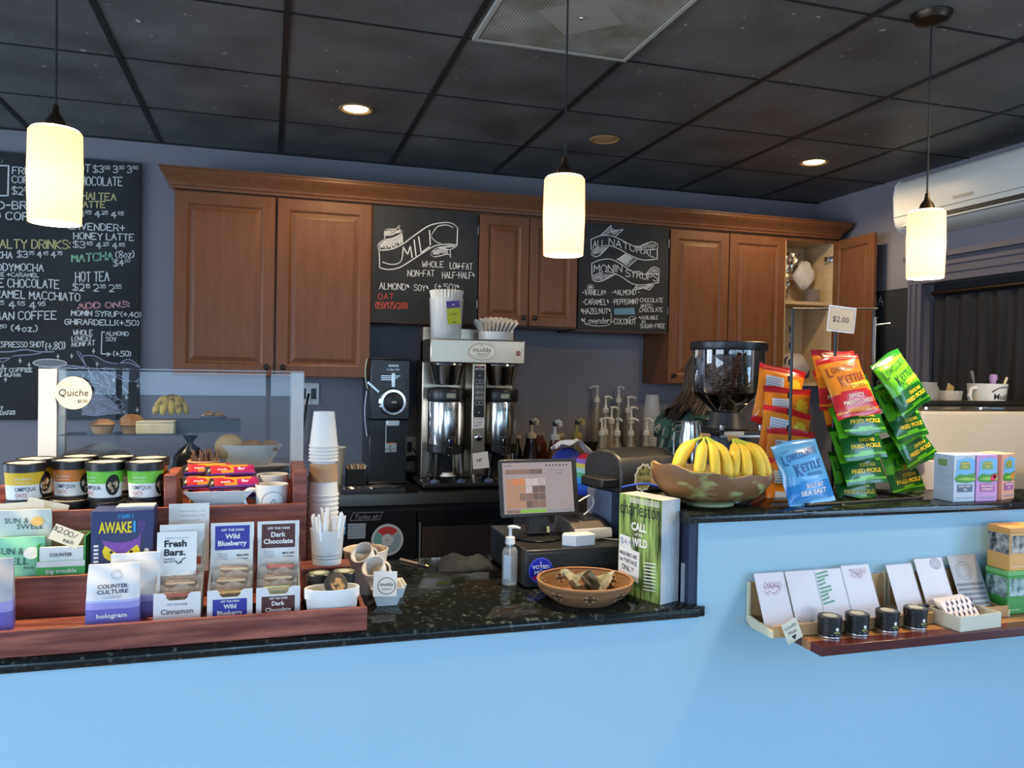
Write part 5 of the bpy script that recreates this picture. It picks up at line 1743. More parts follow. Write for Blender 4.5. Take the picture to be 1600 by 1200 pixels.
mb.build('sun_print', t, smooth=0)
t, wp = pouch('snack_pouch', 'pale grey snack pouch with an orange sun behind the mint one', .125, .222, .022, (-.540, 2.098, 1.0005), 0, SAGE, [], [('SUN &', -.035, .192, .013, DKG, dict(fit=.050)), ('SWELL', -.01, .178, .013, DKG, dict(fit=.055))], lean=-.02)
mb = MB(UP).m(sun)
mb.face([mb.pt(wp(.032 + .013 * cos(2 * pi * k / n), .195 + .011 * sin(2 * pi * k / n))) for k in range(n)])
mb.build('sun_print', t, smooth=0)
GRN = mat('bright green carton', (0.07, 0.42, 0.10), 0.5)
t = thing('coffee_box', 'open green and white carton of coffee packs on the lower step', 'carton', (-.447, 2.050, 1.0005))
mb = MB().m(GRN)
mb.box(-.049, .049, -.016, -.014, 0, .112).box(-.049, -.047, -.014, .030, 0, .150).box(.047, .049, -.014, .046, 0, .165).box(-.049, .049, .044, .046, 0, .168)
mb.m(KRAFT).box(-.0468, .0468, .042, .0438, 0, .167)
mb.build('carton', t, smooth=0)
mb = MB(front((0, -.0163, 0))).m(PAPER).sheet([(-.049, .099), (.049, .099), (.049, .112), (-.049, .112)], .0).m(PAPER).type('big trouble', -.03, .085, .010, .0008, .02, fit=.062)
mb.build('carton_print', t, smooth=0)
mb = MB().m(PAPER).box(-.045, .045, -.012, -.004, .002, .143)
mb.M = front((0, -.0125, 0))
mb.m(INK).type('COUNTER', -.024, .122, .008, .001, .02, fit=.046)
mb.build('white_pack', t, smooth=0)
o = MB(front((-.437, 2.036, 1.168), lean=.25, rz=.1, roll=-.45)).m(CREAM).box(-.032, .032, -.018, .018, 0, .001).m(INK).hand('2.00/', -.022, .002, .011, .0014, .0014).hand('$', -.030, .004, .008, .0012, .0014).hand('each', -.002, -.012, .008, .0012, .0014).build('price_card', smooth=0)
tag(o, 'tilted cream handwritten price card above the green carton', 'price card')
for k, (x, z, w_, ro) in enumerate(((-.555, 1.235, .05, .05), (-.505, 1.232, .045, -.25))):
    o = MB(front((x, 2.134 if k == 0 else 2.146, 1.2155 - .010), lean=.1, roll=ro)).m(mat('ivory envelope', (0.64, 0.63, 0.52), 0.7)).box(-w_, w_, -.02, .028, 0, .002).build('paper_packet', smooth=0)
    tag(o, ['ivory paper packet lying flat at the yellow oat cup', 'second ivory paper packet, tilted, beside the oat cups'][k], 'packet')
# AWAKE box
t = thing('chocolate_box', 'navy box with yellow owl eyes standing on the lower step', 'box', (-.318, 2.045, 1.0005))
NAVYB = mat('navy carton', (0.035, 0.045, 0.13), 0.45)
mb = MB().m(NAVYB).box(-.068, .064, -.012, .064, 0, .223)
mb.build('carton', t, bevel=.001)
YEL = mat('yellow print', (0.80, 0.62, 0.02), 0.5)
VIO = mat('violet print', (0.20, 0.07, 0.36), 0.5)
mb = MB(front((0, -.0125, 0))).m(mat('cyan print', (0.05, 0.35, 0.70), 0.5)).type('// DARK \\\\', -.012, .205, .010, .0005, .02, fit=.034)
mb.m(YEL).type('AWAKE', -.052, .172, .026, .0005, .035, fit=.070)
mb.m(mat('cyan print', (0.05, 0.35, 0.70), 0.5)).box(.021, .026, .172, .198, 0, .0005).m(VIO).type('50', .032, .186, .012, .0005, .02, fit=.014).type('CAL', .032, .174, .009, .0005, .02, fit=.014)
mb.m(VIO).sheet([(-.048, .168), (-.043, .155), (-.02, .150), (.0, .149), (.018, .152), (.032, .159), (.038, .173), (.036, .135), (.03, .140), (-.004, .118), (-.040, .140)], .0005)
for sx in (-1, 1):
    cx = -.004
    pts = [(0, .115), (.010, .124), (.034, .143), (.040, .130), (.036, .116), (.026, .108), (.012, .108)]
    q = [(cx + sx * a, b) for a, b in pts]
    mb.m(YEL).sheet(q if sx > 0 else q[::-1], .0008)
    mb.m(BLACK).disc(cx + sx * .021, .127, .0035, .0012, 12)
mb.m(mat('teal print', (0.05, 0.45, 0.45), 0.5)).sheet([(.0, .106), (.022, .108), (.016, .099), (.002, .098)], .0005)
mb.m(PAPER).disc(.050, .128, .006, .0005, 6)
for k in range(5):
    mb.box(-.062, -.052, .104 + .009 * k, .109 + .009 * k, 0, .0005)
mb.build('carton_print', t, smooth=0)
mb = MB().m(mat('pale carton tongue', (0.45, 0.45, 0.52), 0.5)).box(-.02, .062, .01, .06, .2232, .228)
mb.build('top_flap', t, smooth=0)

# ---- front tray: bar boxes
def bar_box(x, label, name_, m_band, dark, w=.098, yb=1.925):
    t = thing('snack_bar_box', label, 'snack box', (x, yb, .9905))
    CARD = mat('white carton board', (0.72, 0.72, 0.70), 0.55)
    mb = MB(front((0, 0, 0))).m(CARD)
    h = w / 2
    mb.prism([(-h, 0), (h, 0), (h, .062), (h - .020, .062), (h - .026, .057), (h - .027, .050), (h - .033, .045), (-h + .033, .045), (-h + .027, .050), (-h + .026, .057), (-h + .020, .062), (-h, .062)], -.0015, 0)
    mb.M = Matrix.Identity(4)
    for s in (-1, 1):
        q = [(0, 0), (0, .060), (.06, .095), (.10, .16), (.10, 0)]
        for xx in (s * h,):
            a = [mb.pt((xx, y, z)) for y, z in q]
            b = [mb.pt((xx - s * .0015, y, z)) for y, z in q]
            mb.face(a)
            mb.face(b[::-1])
    mb.box(-h, h, .10, .1015, 0, .197)
    mb.build('carton', t, smooth=0)
    mb = MB(front((0, .0, 0)))
    if dark:
        mb.m(m_band).sheet([(-h + .012, 0.002), (h - .012, 0.002), (h - .012, .041), (-h + .012, .041)], .0004)
        mb.m(PAPER).type('OFF THE FARM', 0, .0335, .0050, .0008, .03, 'CENTER', fit=.040)
        for k, s_ in enumerate(name_.split()):
            mb.type(s_, 0, .0195 - .0145 * k, .0100, .0008, .04, 'CENTER')
    else:
        mb.m(mat('grey print', (0.35, 0.36, 0.42), 0.6)).type('OFF THE FARM', 0, .034, .005, .0008, .02, 'CENTER', fit=.042).m(INK).type(name_, 0, .015, .012, .0008, 0.01, 'CENTER')
    mb.build('front_print', t, smooth=0)
    mb = MB(front((0, .0998, -.020)))
    if dark:
        mb.m(m_band).sheet([(-h + .010, .152), (h - .010, .152), (h - .010, .210), (-h + .010, .210)], .0004)
        mb.m(PAPER).type('OFF THE FARM', 0, .197, .006, .0008, .03, 'CENTER', fit=.052)
        for k, s_ in enumerate(name_.split()):
            mb.type(s_, 0, .179 - .0165 * k, .0120, .0008, .04, 'CENTER')
        mb.m(mat('grey print', (0.35, 0.36, 0.42), 0.6))
        for k in range(3):
            mb.box(-.034, -.010, .142 - .006 * k, .1435 - .006 * k, 0, .0006)
        mb.m(INK).type('MEAL BAR', .010, .136, .005, .0006, .02, fit=.028).box(.010, .036, .129, .1305, 0, .0006)
    else:
        mb.m(INK).type('Cinnamon', 0, .165, .010, .0008, 0, 'CENTER').m(mat('rust print', (0.40, 0.10, 0.03), 0.5)).sheet([(.02, .12), (.042, .12), (.042, .14), (.02, .14)], .0004)
    mb.build('back_print', t, smooth=0)
    return t
bluep = mat('blue carton print', (0.035, 0.045, 0.30), 0.5)
brownp = mat('maroon carton print', (0.085, 0.028, 0.026), 0.5)
bar_box(-.190, 'white open box of cinnamon bars with a small-print front', 'Cinnamon', None, False)
bar_box(-.078, 'white open bar box with blue labels between two other bar boxes', 'Wild Blueberry', bluep, True)
bar_box(.028, 'white open bar box with maroon labels next to the white bowl', 'Dark Chocolate', brownp, True)
OATB = noise_mix(mat('oat bar', (0.12, 0.06, 0.03), 0.5), (0.02, 0.010, 0.006), (0.20, 0.11, 0.05), 60, 2, bump=.6)
GREENB = noise_mix(mat('green bar', (0.35, 0.42, 0.20), 0.5), (0.25, 0.36, 0.16), (0.50, 0.52, 0.30), 30, 2, bump=.4)
WRAP = film('cellophane', (0.85, 0.83, 0.8), 0.10, .04)
def bar(x, y, z, rz, lean, m_, band, label, group=None):
    t = thing('wrapped_snack_bar', label, 'snack bar', (x, y, z), rz, group, rx=-lean)
    MB().m(m_).box(-.031, .031, -.008, .008, .012, .058).build('bar', t, bevel=.003)
    MB().m(mat('tan label strip', (0.50, 0.36, 0.22), 0.6) if band is None else band).box(-.0315, .0315, -.0088, .0088, .0475, .0535).build('label_strip', t, smooth=0)
    mb = MB().m(WRAP)
    def f(u, v, s):
        x_ = (u - .5) * .094
        e = max(0, 1 - abs(2 * u - 1) ** 5) * max(0.0, 1 - abs(2 * v - 1) ** 6)
        return (x_, s * (.0015 + .0095 * e) + .004 * sin(19 * u + 3 * v) * (1 - e), .002 + .070 * v + .005 * sin(13 * u) * (1 - e))
    mb.surf(lambda u, v: f(u, v, -1), 18, 8)
    mb.surf(lambda u, v: f(u, v, 1), 18, 8, flip=True)
    mb.build('cellophane_wrapper', t, smooth=40)
    return t
RB = mat('red label strip', (0.45, 0.07, 0.05), 0.6)
YB = mat('gold label strip', (0.62, 0.40, 0.08), 0.6)
bx = [(-.190, 'cinnamon', [(RB, OATB), (None, OATB), (RB, OATB)]), (-.078, 'blue-labelled', [(YB, OATB), (None, OATB), (None, OATB)]), (.028, 'maroon-labelled', [(None, GREENB), (None, OATB), (RB, OATB)])]
for x, nm, lst in bx:
    for k, (bd, bm) in enumerate(lst):
        kind = 'green' if bm is GREENB else 'brown'
        bar(x + .003 * (k - 1), 1.943 + .025 * k, .990 + .021 * k, .12 * (1 - k) - .05, .30, bm, bd, '%s wrapped bar %s of the %s box' % (kind, ['at the front', 'in the middle', 'at the back'][k], nm))
o = MB(front((-.200, 1.995, 1.075), lean=.10)).m(PAPER).box(-.042, .044, 0, .100, 0, .0012).m(mat('grey print', (0.35, 0.36, 0.42), 0.6)).type('EVERYBODY LOVES SNACKS', -.024, .084, .004, .0018, 0, fit=.050)
o.m(INK).type('Fresh', -.026, .066, .0155, .0018, .045, fit=.048).type('Bars.', -.026, .046, .0155, .0018, .045, fit=.046).type('NOURISHED BY', -.026, .036, .004, .0018, .02, fit=.024).type('REAL FOOD', -.026, .030, .004, .0018, .02, fit=.022)
o.strokes([[(-.002, .034), (.004, .027), (.012, .030)], [(.008, .03), (.016, .038), (.02, .040)]], .002, .0018)
o.m(mat('rust print', (0.40, 0.10, 0.03), 0.5)).sheet([(-.038, .006), (-.034, .006), (-.034, .022), (-.038, .022)], .0014)
tag(o.build('fresh_bars_card', smooth=0), 'white Fresh Bars card standing behind the cinnamon box', 'sign card')
o = MB(front((-.181, 2.0885, 1.060), lean=.02)).m(PAPER).box(-.046, .046, 0, .166, 0, .001).m(mat('grey print', (0.35, 0.36, 0.42), 0.6))
for k, s_ in enumerate(('Oatmeal Cranberry - 4.00', 'Holiday Blueberry - 4.00', 'Oatbar Bars - 3.00')):
    o.type(s_, -.022, .146 - .011 * k, .0038, .0016, 0, fit=.058 - .012 * (k == 2))
tag(o.build('price_list_card', smooth=0), 'tall white price list card behind the Fresh Bars card', 'sign card')

# ---- upper step, snack plate and mugs
t = thing('snack_plate', 'white square-rimmed plate of colourful wrapped snacks on the upper step', 'plate', (-.118, 2.215, 1.160))
mb = MB(Matrix.Rotation(pi / 4, 4, 'Z')).m(CERAM).lathe([(0, .056), (.075, .056), (.118, .085), (.120, .084), (.08, .052), (.072, .030), (.06, 0), (0, 0)], n=4, sx=1, sy=1)
o = mb.build('plate_body', t, bevel=.003)
o.scale = (1, .72, 1)
o = MB().m(MATTE).box(-.17, -.066, 2.18, 2.25, 1.1305, 1.1595).build('plate_riser', smooth=0)
tag(o, 'low black block under the snack plate', 'riser block')
MAG = mat('magenta wrapper', (0.50, 0.02, 0.12), 0.35)
ORW = mat('orange wrapper', (0.80, 0.30, 0.03), 0.35)
VIW = mat('violet wrapper', (0.12, 0.04, 0.28), 0.35)
REDW = mat('red oval print', (0.60, 0.03, 0.04), 0.35)
spots = [(-.062, 2.232, 1.195, .25, 0), (-.135, 2.225, 1.195, .15, 1), (-.150, 2.205, 1.225, .2, 0), (-.085, 2.20, 1.222, .22, 0), (-.115, 2.255, 1.222, .18, 0), (-.150, 2.25, 1.253, .12, 0), (-.095, 2.235, 1.250, .2, 0)]
lbs = ['low on the plate by the mugs', 'low on the plate by the divider', 'facing the shop, left of the front bar'.replace('left of', 'beside'), 'at the very front of the snack plate', 'in the middle of the snack pile', 'topmost at the divider end', 'topmost at the mug end']
for k, (x, y, z, ro, kind) in enumerate(spots):
    t = thing('wrapped_candy_bar', 'red and orange wrapped bar ' + lbs[k], 'candy bar', (x, y, z + .026), ro, rx=.55)
    mb = MB()
    def mf(u, v):
        return VIW if v < .10 else (BLACK if u < .12 else (REDW if u < .30 else (ORW if u < .55 else (ORW if v > .5 and u < .85 else MAG))))
    def f(u, v, s):
        e = max(0, 1 - abs(2 * u - 1) ** 8) ** .5
        a = v * pi
        return ((u - .5) * .125, -.018 * cos(a), s * (.002 + .0115 * e * sin(a)) + .013)
    mb.surf(lambda u, v: f(u, v, 1), 20, 8, mf)
    mb.surf(lambda u, v: f(u, v, -1), 20, 8, mf, flip=True)
    mb.build('wrapper', t, smooth=50)
    mb = MB(Matrix.Translation((0, 0, .013)) @ Euler((radians(30), 0, 0)).to_matrix().to_4x4() @ Matrix.Translation((0, 0, .0128)))
    mb.m(REDW).disc(-.022, 0, .022, .002, 20, .008).m(PAPER).type('snack', -.034, -.003, .006, .003, .02, fit=.024).type('Bar', .018, -.004, .009, .002, .03, fit=.018)
    mb.build('wrapper_print', t, smooth=0)
def mug(x, y, z, label, logo, rz=0):
    t = thing('white_mug', label, 'mug', (x, y, z), rz)
    MB().m(CERAM).lathe([(0, 0), (.034, 0), (.037, .003), (.042, .082), (.040, .083), (.034, .007), (0, .006)], n=32).build('mug_body', t)
    MB().m(CERAM).tube(spline3([(-.038, 0, .066), (-.058, -.004, .068), (-.070, -.005, .046), (-.058, -.004, .022), (-.036, 0, .018)]), .006, 10).build('handle', t)
    mb = MB(UP).m(INK)
    def w_(px, py):
        r = .0372 + .06 * py
        return (r * sin(px / r), py, r * cos(px / r))
    if logo:
        for k in range(24):
            a0, a1 = 2 * pi * k / 24, 2 * pi * (k + 1) / 24
            for r_ in (.030, .0325):
                mb.strokes([[(.004 + r_ * cos(a0), .036 + r_ * sin(a0)), (.004 + r_ * cos(a1), .036 + r_ * sin(a1))]], .0008, warp=w_)
        mb.strokes([[(-.006, .010), (-.010, .022), (.018, .022), (.014, .010), (-.006, .010)], [(-.010, .024), (-.006, .034), (.012, .034), (.018, .024)], [(-.004, .036), (.004, .048), (.010, .036)]], .0014, warp=w_)
    else:
        mb.m(MAG)
        mb.face([mb.pt(w_(-.012 + .009 * cos(2 * pi * k / 14), .045 + .011 * sin(2 * pi * k / 14))) for k in range(14)])
        mb.m(INK)
        for k in range(10):
            a0, a1 = pi * k / 10, pi * (k + 1) / 10
            mb.strokes([[(.012 + .022 * cos(a0), .034 + .03 * sin(a0)), (.012 + .022 * cos(a1), .034 + .03 * sin(a1))]], .001, warp=w_)
    mb.build('mug_print', t, smooth=0)
mug(.012, 2.182, 1.1745, 'white mug with a round cupcake drawing in front on the upper step', True)
mug(.014, 2.276, 1.1885, 'white mug with a magenta dot behind the cupcake mug', False)
for nm, y, h, lb in (('mug_riser', 2.182, .0435, 'low black block under the cupcake mug'), ('mug_riser', 2.276, .0575, 'low black block under the magenta dot mug')):
    o = MB().m(MATTE).box(-.040, .060, y - .045, y + .046, 1.1305, 1.1305 + h).build(nm, smooth=0)
    tag(o, lb, 'riser block')
t = thing('stirrer_cup', 'tan cup of brown wooden stirrers behind the colourful snack plate', 'cup', (-.168, 2.345, 1.1305))
MB().m(mat('tan clay cup', (0.62, 0.36, 0.20), 0.6)).lathe([(0, .004), (.030, .004), (.032, 0), (.040, .168), (.042, .170), (.041, .174), (.037, .170), (.030, .01), (0, .01)], n=28).build('cup_body', t)
rr = random.Random(11)
STK = mat('brown stirrer', (0.16, 0.07, 0.035), 0.6)
for k in range(42):
    a, r = rr.uniform(0, 6.28), .034 * sqrt(rr.random())
    dx, dy = cos(a), sin(a)
    o = MB().m(STK).tube([(dx * r * .6, dy * r * .6, .02), (dx * r * 1.12, dy * r * 1.12, .185 + rr.uniform(-.012, .018))], .0024, 5).build('wooden_stirrer', smooth=0)
    o.location = (-.168, 2.345, 1.1305)
    tag(o, 'thin brown wooden stirrer standing in the tan cup', 'stirrer', 'brown stirrers in the tan cup')

# ---- glass display case on the counter behind the rack
t = thing('pastry_display_case', 'glass pastry display case with white posts behind the wooden rack', 'display case', (-.245, 2.42, CZ))
PW_ = mat('white display post', (0.50, 0.52, 0.53), 0.45)
x0, x1, y0, y1, zt = -.345, .345, .0, .135, .596
for nm, (a, b, c_, d) in (('post', (x0, x0 + .044, y0, y0 + .024)), ('post', (x1 - .035, x1, y0, y0 + .024)), ('post', (x0, x0 + .040, y1 - .02, y1)), ('post', (x1 - .035, x1, y1 - .02, y1))):
    MB().m(PW_).box(a, b, c_, d, 0, zt).build(nm, t, bevel=.001)
CASEG = thin_glass('display glass', (0.97, 0.985, 0.985), 0.6)
MB().m(CASEG).box(x0 + .0445, x1 - .0355, y0 + .008, y0 + .012, .004, zt - .004).build('front_glass', t, smooth=0)
MB().m(CASEG).box(x0 + .008, x0 + .012, y0 + .0245, y1 - .0205, .004, zt - .004).build('side_glass', t, smooth=0)
MB().m(CASEG).box(x0, x1, y0, y1, zt + .0005, zt + .0045).build('top_glass', t, smooth=0)
MB().m(mat('case base', (0.05, 0.05, 0.05), 0.5)).box(x0 + .045, x1 - .036, y0 + .0245, y1 - .0205, .0, .02).build('base', t, smooth=0)
SH = [(.300, 'lower'), (.398, 'middle'), (.450, 'upper')]
MB().m(thin_glass('shelf glass', (0.85, 0.9, 0.9), 0.6)).box(x0 + .045, x1 - .036, y0 + .013, y1, .300, .304).build('shelf', t, smooth=0)
MB().m(thin_glass('shelf glass', (0.85, 0.9, 0.9), 0.6)).box(x0 + .045, .02, y0 + .03, y1, .412, .416).build('shelf', t, smooth=0)
mb = MB().m(mat('dark shelf rail', (0.05, 0.06, 0.07), 0.3))
mb.box(-.107, .165, y1 - .053, y1, .4165, .4545)
mb.build('upper_shelf', t, smooth=0)
o = MB(front((-.503, 2.4125 - .0, CZ + .532))).m(mat('cream disc paper', (0.55, 0.53, 0.44), 0.8)).disc(0, 0, .0445, .001, 40).m(INK).type('Quiche', 0, -.008, .020, .002, 0, 'CENTER', fit=.072, shear=.1)
o.m(CHALKY).type('Fresh', -.030, .020, .008, .002, 0, fit=.026).m(INK).type('$5.00', .010, -.026, .009, .002, .01, fit=.024)
tag(o.build('quiche_sign', smooth=0), 'round cream Quiche price sign on the display case glass', 'sign')
BROWN = noise_mix(mat('baked crust', (0.36, 0.19, 0.09), 0.6), (0.26, 0.12, 0.05), (0.46, 0.27, 0.13), 18, 3, bump=.5)
def case_item(name, label, cat, loc, fn, rz=0):
    t = thing(name, label, cat, loc, rz)
    fn(t)
    return t
z3, zm, zu = CZ + .3045, CZ + .4165, CZ + .455
def muffin(x, y, s, lb, squash=1.0):
    t = thing('muffin', lb, 'pastry', (x, y, zm + .0))
    rr = random.Random(int(x * 1000))
    p = rr.uniform(0, 6)
    MB().m(mat('muffin cup', (0.40, 0.24, 0.13), 0.7)).lathe([(0, 0), (.024 * s, 0), (.031 * s, .022 * s), (0, .022 * s)], n=24).build('muffin_base', t)
    MB().m(BROWN).lathe([(.030 * s, .0222 * s), (.036 * s, .027 * s), (.033 * s, .042 * s * squash), (.018 * s, .054 * s * squash), (0, .057 * s * squash)], n=24, wob=lambda r, z, a: (r * (1 + .06 * sin(3 * a + p) + .04 * sin(7 * a)), z)).build('muffin_top', t)
muffin(-.445, 2.485, .98, 'domed brown muffin on the middle case shelf near the Quiche sign', .75)
muffin(-.372, 2.490, .92, 'pointed brown muffin beside the pale cake slab in display case', 1.05)
t = thing('cake_slab', 'pale iced cake slab on the middle shelf of the display case', 'cake', (-.298, 2.468, zm))
MB().m(noise_mix(mat('pale sponge', (0.62, 0.54, 0.34), 0.7), (0.58, 0.49, 0.30), (0.66, 0.60, 0.42), 30, bump=.4)).box(-.055, .045, -.032, .032, 0, .032).build('sponge', t, bevel=.004)
MB().m(mat('white icing', (0.72, 0.68, 0.58), 0.5)).box(-.055, .045, -.032, .032, .0322, .037).build('icing', t, bevel=.003)
t = thing('parchment_sheet', 'curled parchment paper over pastries on the lower case shelf', 'paper', (-.46, 2.475, z3))
mb = MB().m(film('parchment', (0.62, 0.60, 0.55), 0.85, .5))
def par(u, v):
    return (-.105 + .235 * u, -.03 + .06 * v, .012 + .078 * sin(pi * min(1, (.12 + .8 * u) ** 1.1)) * (1 - .75 * v * (1 - .3 * u)) + .004 * sin(14 * u + 6 * v))
mb.surf(lambda u, v: par(u, 1 - v), 24, 8)
mb.build('sheet', t, smooth=80)
t = thing('tan_scone', 'tan scone under the parchment on the lower case shelf', 'pastry', (-.50, 2.478, z3))
MB().m(BROWN).ball((0, 0, .028), .028, 16, 1.3, .8, 1).build('scone', t)
t = thing('black_plastic_bag', 'knotted black plastic bag inside the display case by the cake', 'bag', (-.215, 2.486, z3))
BPL = noise_mix(mat('black bag plastic', (0.012, 0.012, 0.014), 0.25), (0.010, 0.010, 0.012), (0.02, 0.02, 0.022), 12, bump=1.0)
MB().m(BPL).lathe([(0, 0), (.035, 0), (.045, .012), (.046, .035), (.030, .062), (.010, .080), (.008, .086), (.016, .098), (.020, .104), (0, .09)], n=28, wob=lambda r, z, a: (r * (1 + .09 * sin(5 * a) + .06 * sin(11 * a + 40 * z)), z), sy=.75).build('bag_body', t)
BANB = noise_mix(mat('spotted banana skin', (0.50, 0.36, 0.08), 0.6), (0.10, 0.05, 0.02), (0.52, 0.38, 0.09), 45, 4, lo=.36, hi=.5)
BAN = noise_mix(mat('yellow banana skin', (0.78, 0.52, 0.05), 0.5), (0.70, 0.47, 0.04), (0.82, 0.56, 0.06), 9, 3)
BANG = mat('green banana neck', (0.42, 0.50, 0.06), 0.5)
TIP = mat('brown banana tip', (0.10, 0.06, 0.03), 0.7)
def banana(parent, crown, end, bulge, r, skin, neck, n=12):
    c, e = Vector(crown), Vector(end)
    b = Vector(bulge)
    pts = []
    for k in range(n + 1):
        t_ = k / n
        pts.append(c * (1 - t_) + e * t_ + b * 4 * t_ * (1 - t_) * .5)
    rad = [r * max(.22, min(1.0, (.18 + 3.2 * max(0, (k / n - .14))))) * (1 if k / n < .82 else 1 - ((k / n - .82) / .18) ** 2 * .62) for k in range(n + 1)]
    mb = MB().m(skin)
    mb.tube(pts, rad, 8)
    nf = len(mb.f)
    mb.m(neck)
    ni = mb.cur
    mb.m(TIP)
    ti = mb.cur
    for j in range(8 * 3):
        mb.mi[j] = ni
    for j in range(8 * (n - 1), 8 * n):
        mb.mi[j] = ti if r > .012 else mb.mi[j]
    mb.mi[-1] = ti
    return mb.build('banana', parent, smooth=50)
t = thing('overripe_banana_bunch', 'small bunch of brown-spotted bananas on the upper shelf of the case', 'bananas', (-.268, 2.526, zu + .001))
for k, (ex, ey, bx_) in enumerate(((-.046, -.012, -.012), (-.024, -.024, -.006), (.0, -.026, .0), (.022, -.022, .006), (.040, -.008, .012))):
    banana(t, (0, 0, .070), (ex, ey, .012), (bx_, -.014, .018), .0105, BANB, TIP)
MB().m(TIP).ball((0, 0, .071), .006, 10, 1, 1, .8).build('crown', t)
t = thing('small_plate', 'small dark plate with pastries on the upper shelf of the case', 'plate', (-.155, 2.520, zu))
MB().m(mat('blue grey plate', (0.22, 0.26, 0.34), 0.2)).lathe([(0, .002), (.03, .002), (.042, .010), (.043, .009), (.032, 0), (0, 0)], n=28).build('plate_body', t)
for k, (dx, r) in enumerate(((-.012, .016), (.016, .014))):
    o = MB().m(BROWN).ball((0, 0, r * .62), r, 14, 1, 1, .62).build('cookie_ball')
    o.location = (-.155 + dx, 2.520, zu + .004)
    tag(o, ['larger', 'smaller'][k] + ' round brown bite on the small dark plate', 'pastry')
def bread_bowl(x, y, z, lb):
    t = thing('white_oval_bowl', lb, 'bowl', (x, y, z))
    MB().m(CERAM).lathe([(0, 0), (.055, 0), (.062, .006), (.092, .058), (.094, .061), (.090, .060), (.058, .010), (0, .008)], n=36, sx=1.0, sy=.46).build('bowl_body', t)
t = thing('white_platter', 'long white platter under the white bowl in the display case', 'platter', (-.04, 2.488, z3))
MB().m(CERAM).lathe([(0, 0), (.075, 0), (.115, .014), (.116, .016), (.112, .016), (.072, .004), (0, .004)], n=36, sx=1, sy=.40).build('platter_body', t)
bread_bowl(-.052, 2.488, z3 + .0165, 'white bowl of rolls standing on the long platter in the case')
for k, (dx, sx_, h_, m_) in enumerate(((-.055, .042, .040, mat('pale bread', (0.55, 0.42, 0.22), 0.7)), (.008, .036, .022, BROWN), (.058, .028, .02, mat('tan crumble', (0.46, 0.30, 0.16), 0.8)))):
    o = MB().m(m_).ball((0, 0, 0), .5, 20, 2 * sx_, .055, 2 * h_).build('bread_roll')
    o.location = (-.052 + dx, 2.488, z3 + .0165 + .052)
    tag(o, ['big pale bread roll heaped in the white case bowl', 'brown crusty roll in the middle of the white case bowl', 'tan crumbly roll at the post end of the white case bowl'][k], 'bread')

# ------------------------------------------------------------------ low counter: cups, straws, bowls
CUPW = mat('white paper cup', (0.74, 0.73, 0.70), 0.55)
SLEEVE = noise_mix(mat('kraft sleeve', (0.42, 0.27, 0.16), 0.85), (0.38, 0.24, 0.14), (0.46, 0.30, 0.18), 30)
def upcup(z, full, r1=.041, h=.092, r0=.029, rim=.0125):
    if full:
        return [(r1 + .002, z), (r1 + .0025, z + .003), (r1, z + .005), (r0, z + h), (r0 - .002, z + h), (r0 - .003, z + h - .005), (0, z + h - .005)]
    return [(r1 + .002, z), (r1 + .0025, z + .003), (r1, z + .005), (r1 - .0015, z + rim - .0004)]
t = thing('paper_cup_stack', 'tall stack of upturned white paper cups with a kraft sleeve near the top', 'paper cups', (.150, 2.29, CZ))
z = 0.0
for k in range(21):
    MB().m(mat('cream cup stock', (0.66, 0.60, 0.52), 0.55) if k < 15 else CUPW).lathe(upcup(z, k == 20, .0415, .095, .033), n=28).build('cup', t)
    z += .0128
z = z - .0128
MB().m(SLEEVE).lathe([(.0405, z + .040), (.0365, z + .090), (.036, z + .090), (.0395, z + .040)], n=28).build('kraft_sleeve', t)
zz = z + .0965
for k in range(5):
    MB().m(CUPW).lathe(upcup(zz, k == 4, .0385, .098, .0285, .0095), n=28).build('small_cup', t)
    zz += .0098

t = thing('straw_cup', 'clear cup packed with paper-wrapped white straws', 'cup', (.148, 2.075, CZ + .1155))
MB().m(FROST).lathe([(0, 0), (.036, 0), (.042, .085), (.044, .088), (.042, .088), (.034, .004), (0, .004)], n=28).build('clear_cup', t)
mb = MB().m(mat('cup ring print', (0.16, 0.17, 0.18), 0.5))
for zq in (.016, .024):
    mb.lathe([(.0372 + zq * .07, zq), (.0374 + zq * .07, zq + .0015)], n=28)
mb.build('ring_lines', t)
rr = random.Random(3)
STRW = mat('white straw wrapper', (0.78, 0.79, 0.80), 0.6)
for k in range(34):
    a = rr.uniform(0, 6.28)
    r = .031 * sqrt(rr.random())
    ln = .118 + rr.uniform(-.016, .014)
    x1, y1 = cos(a) * r * 1.55, sin(a) * r * 1.55
    o = MB().m(STRW).tube([(cos(a) * r * .85, sin(a) * r * .85, .005), (x1, y1, ln), (x1 + rr.uniform(-.003, .003), y1, ln + .006)], [.0032, .0032, .0022], 6).build('wrapped_straw')
    o.location = (.148, 2.075, CZ + .1155)
    tag(o, 'white paper-wrapped straw standing in the clear cup', 'straw', 'wrapped straws in the clear cup')

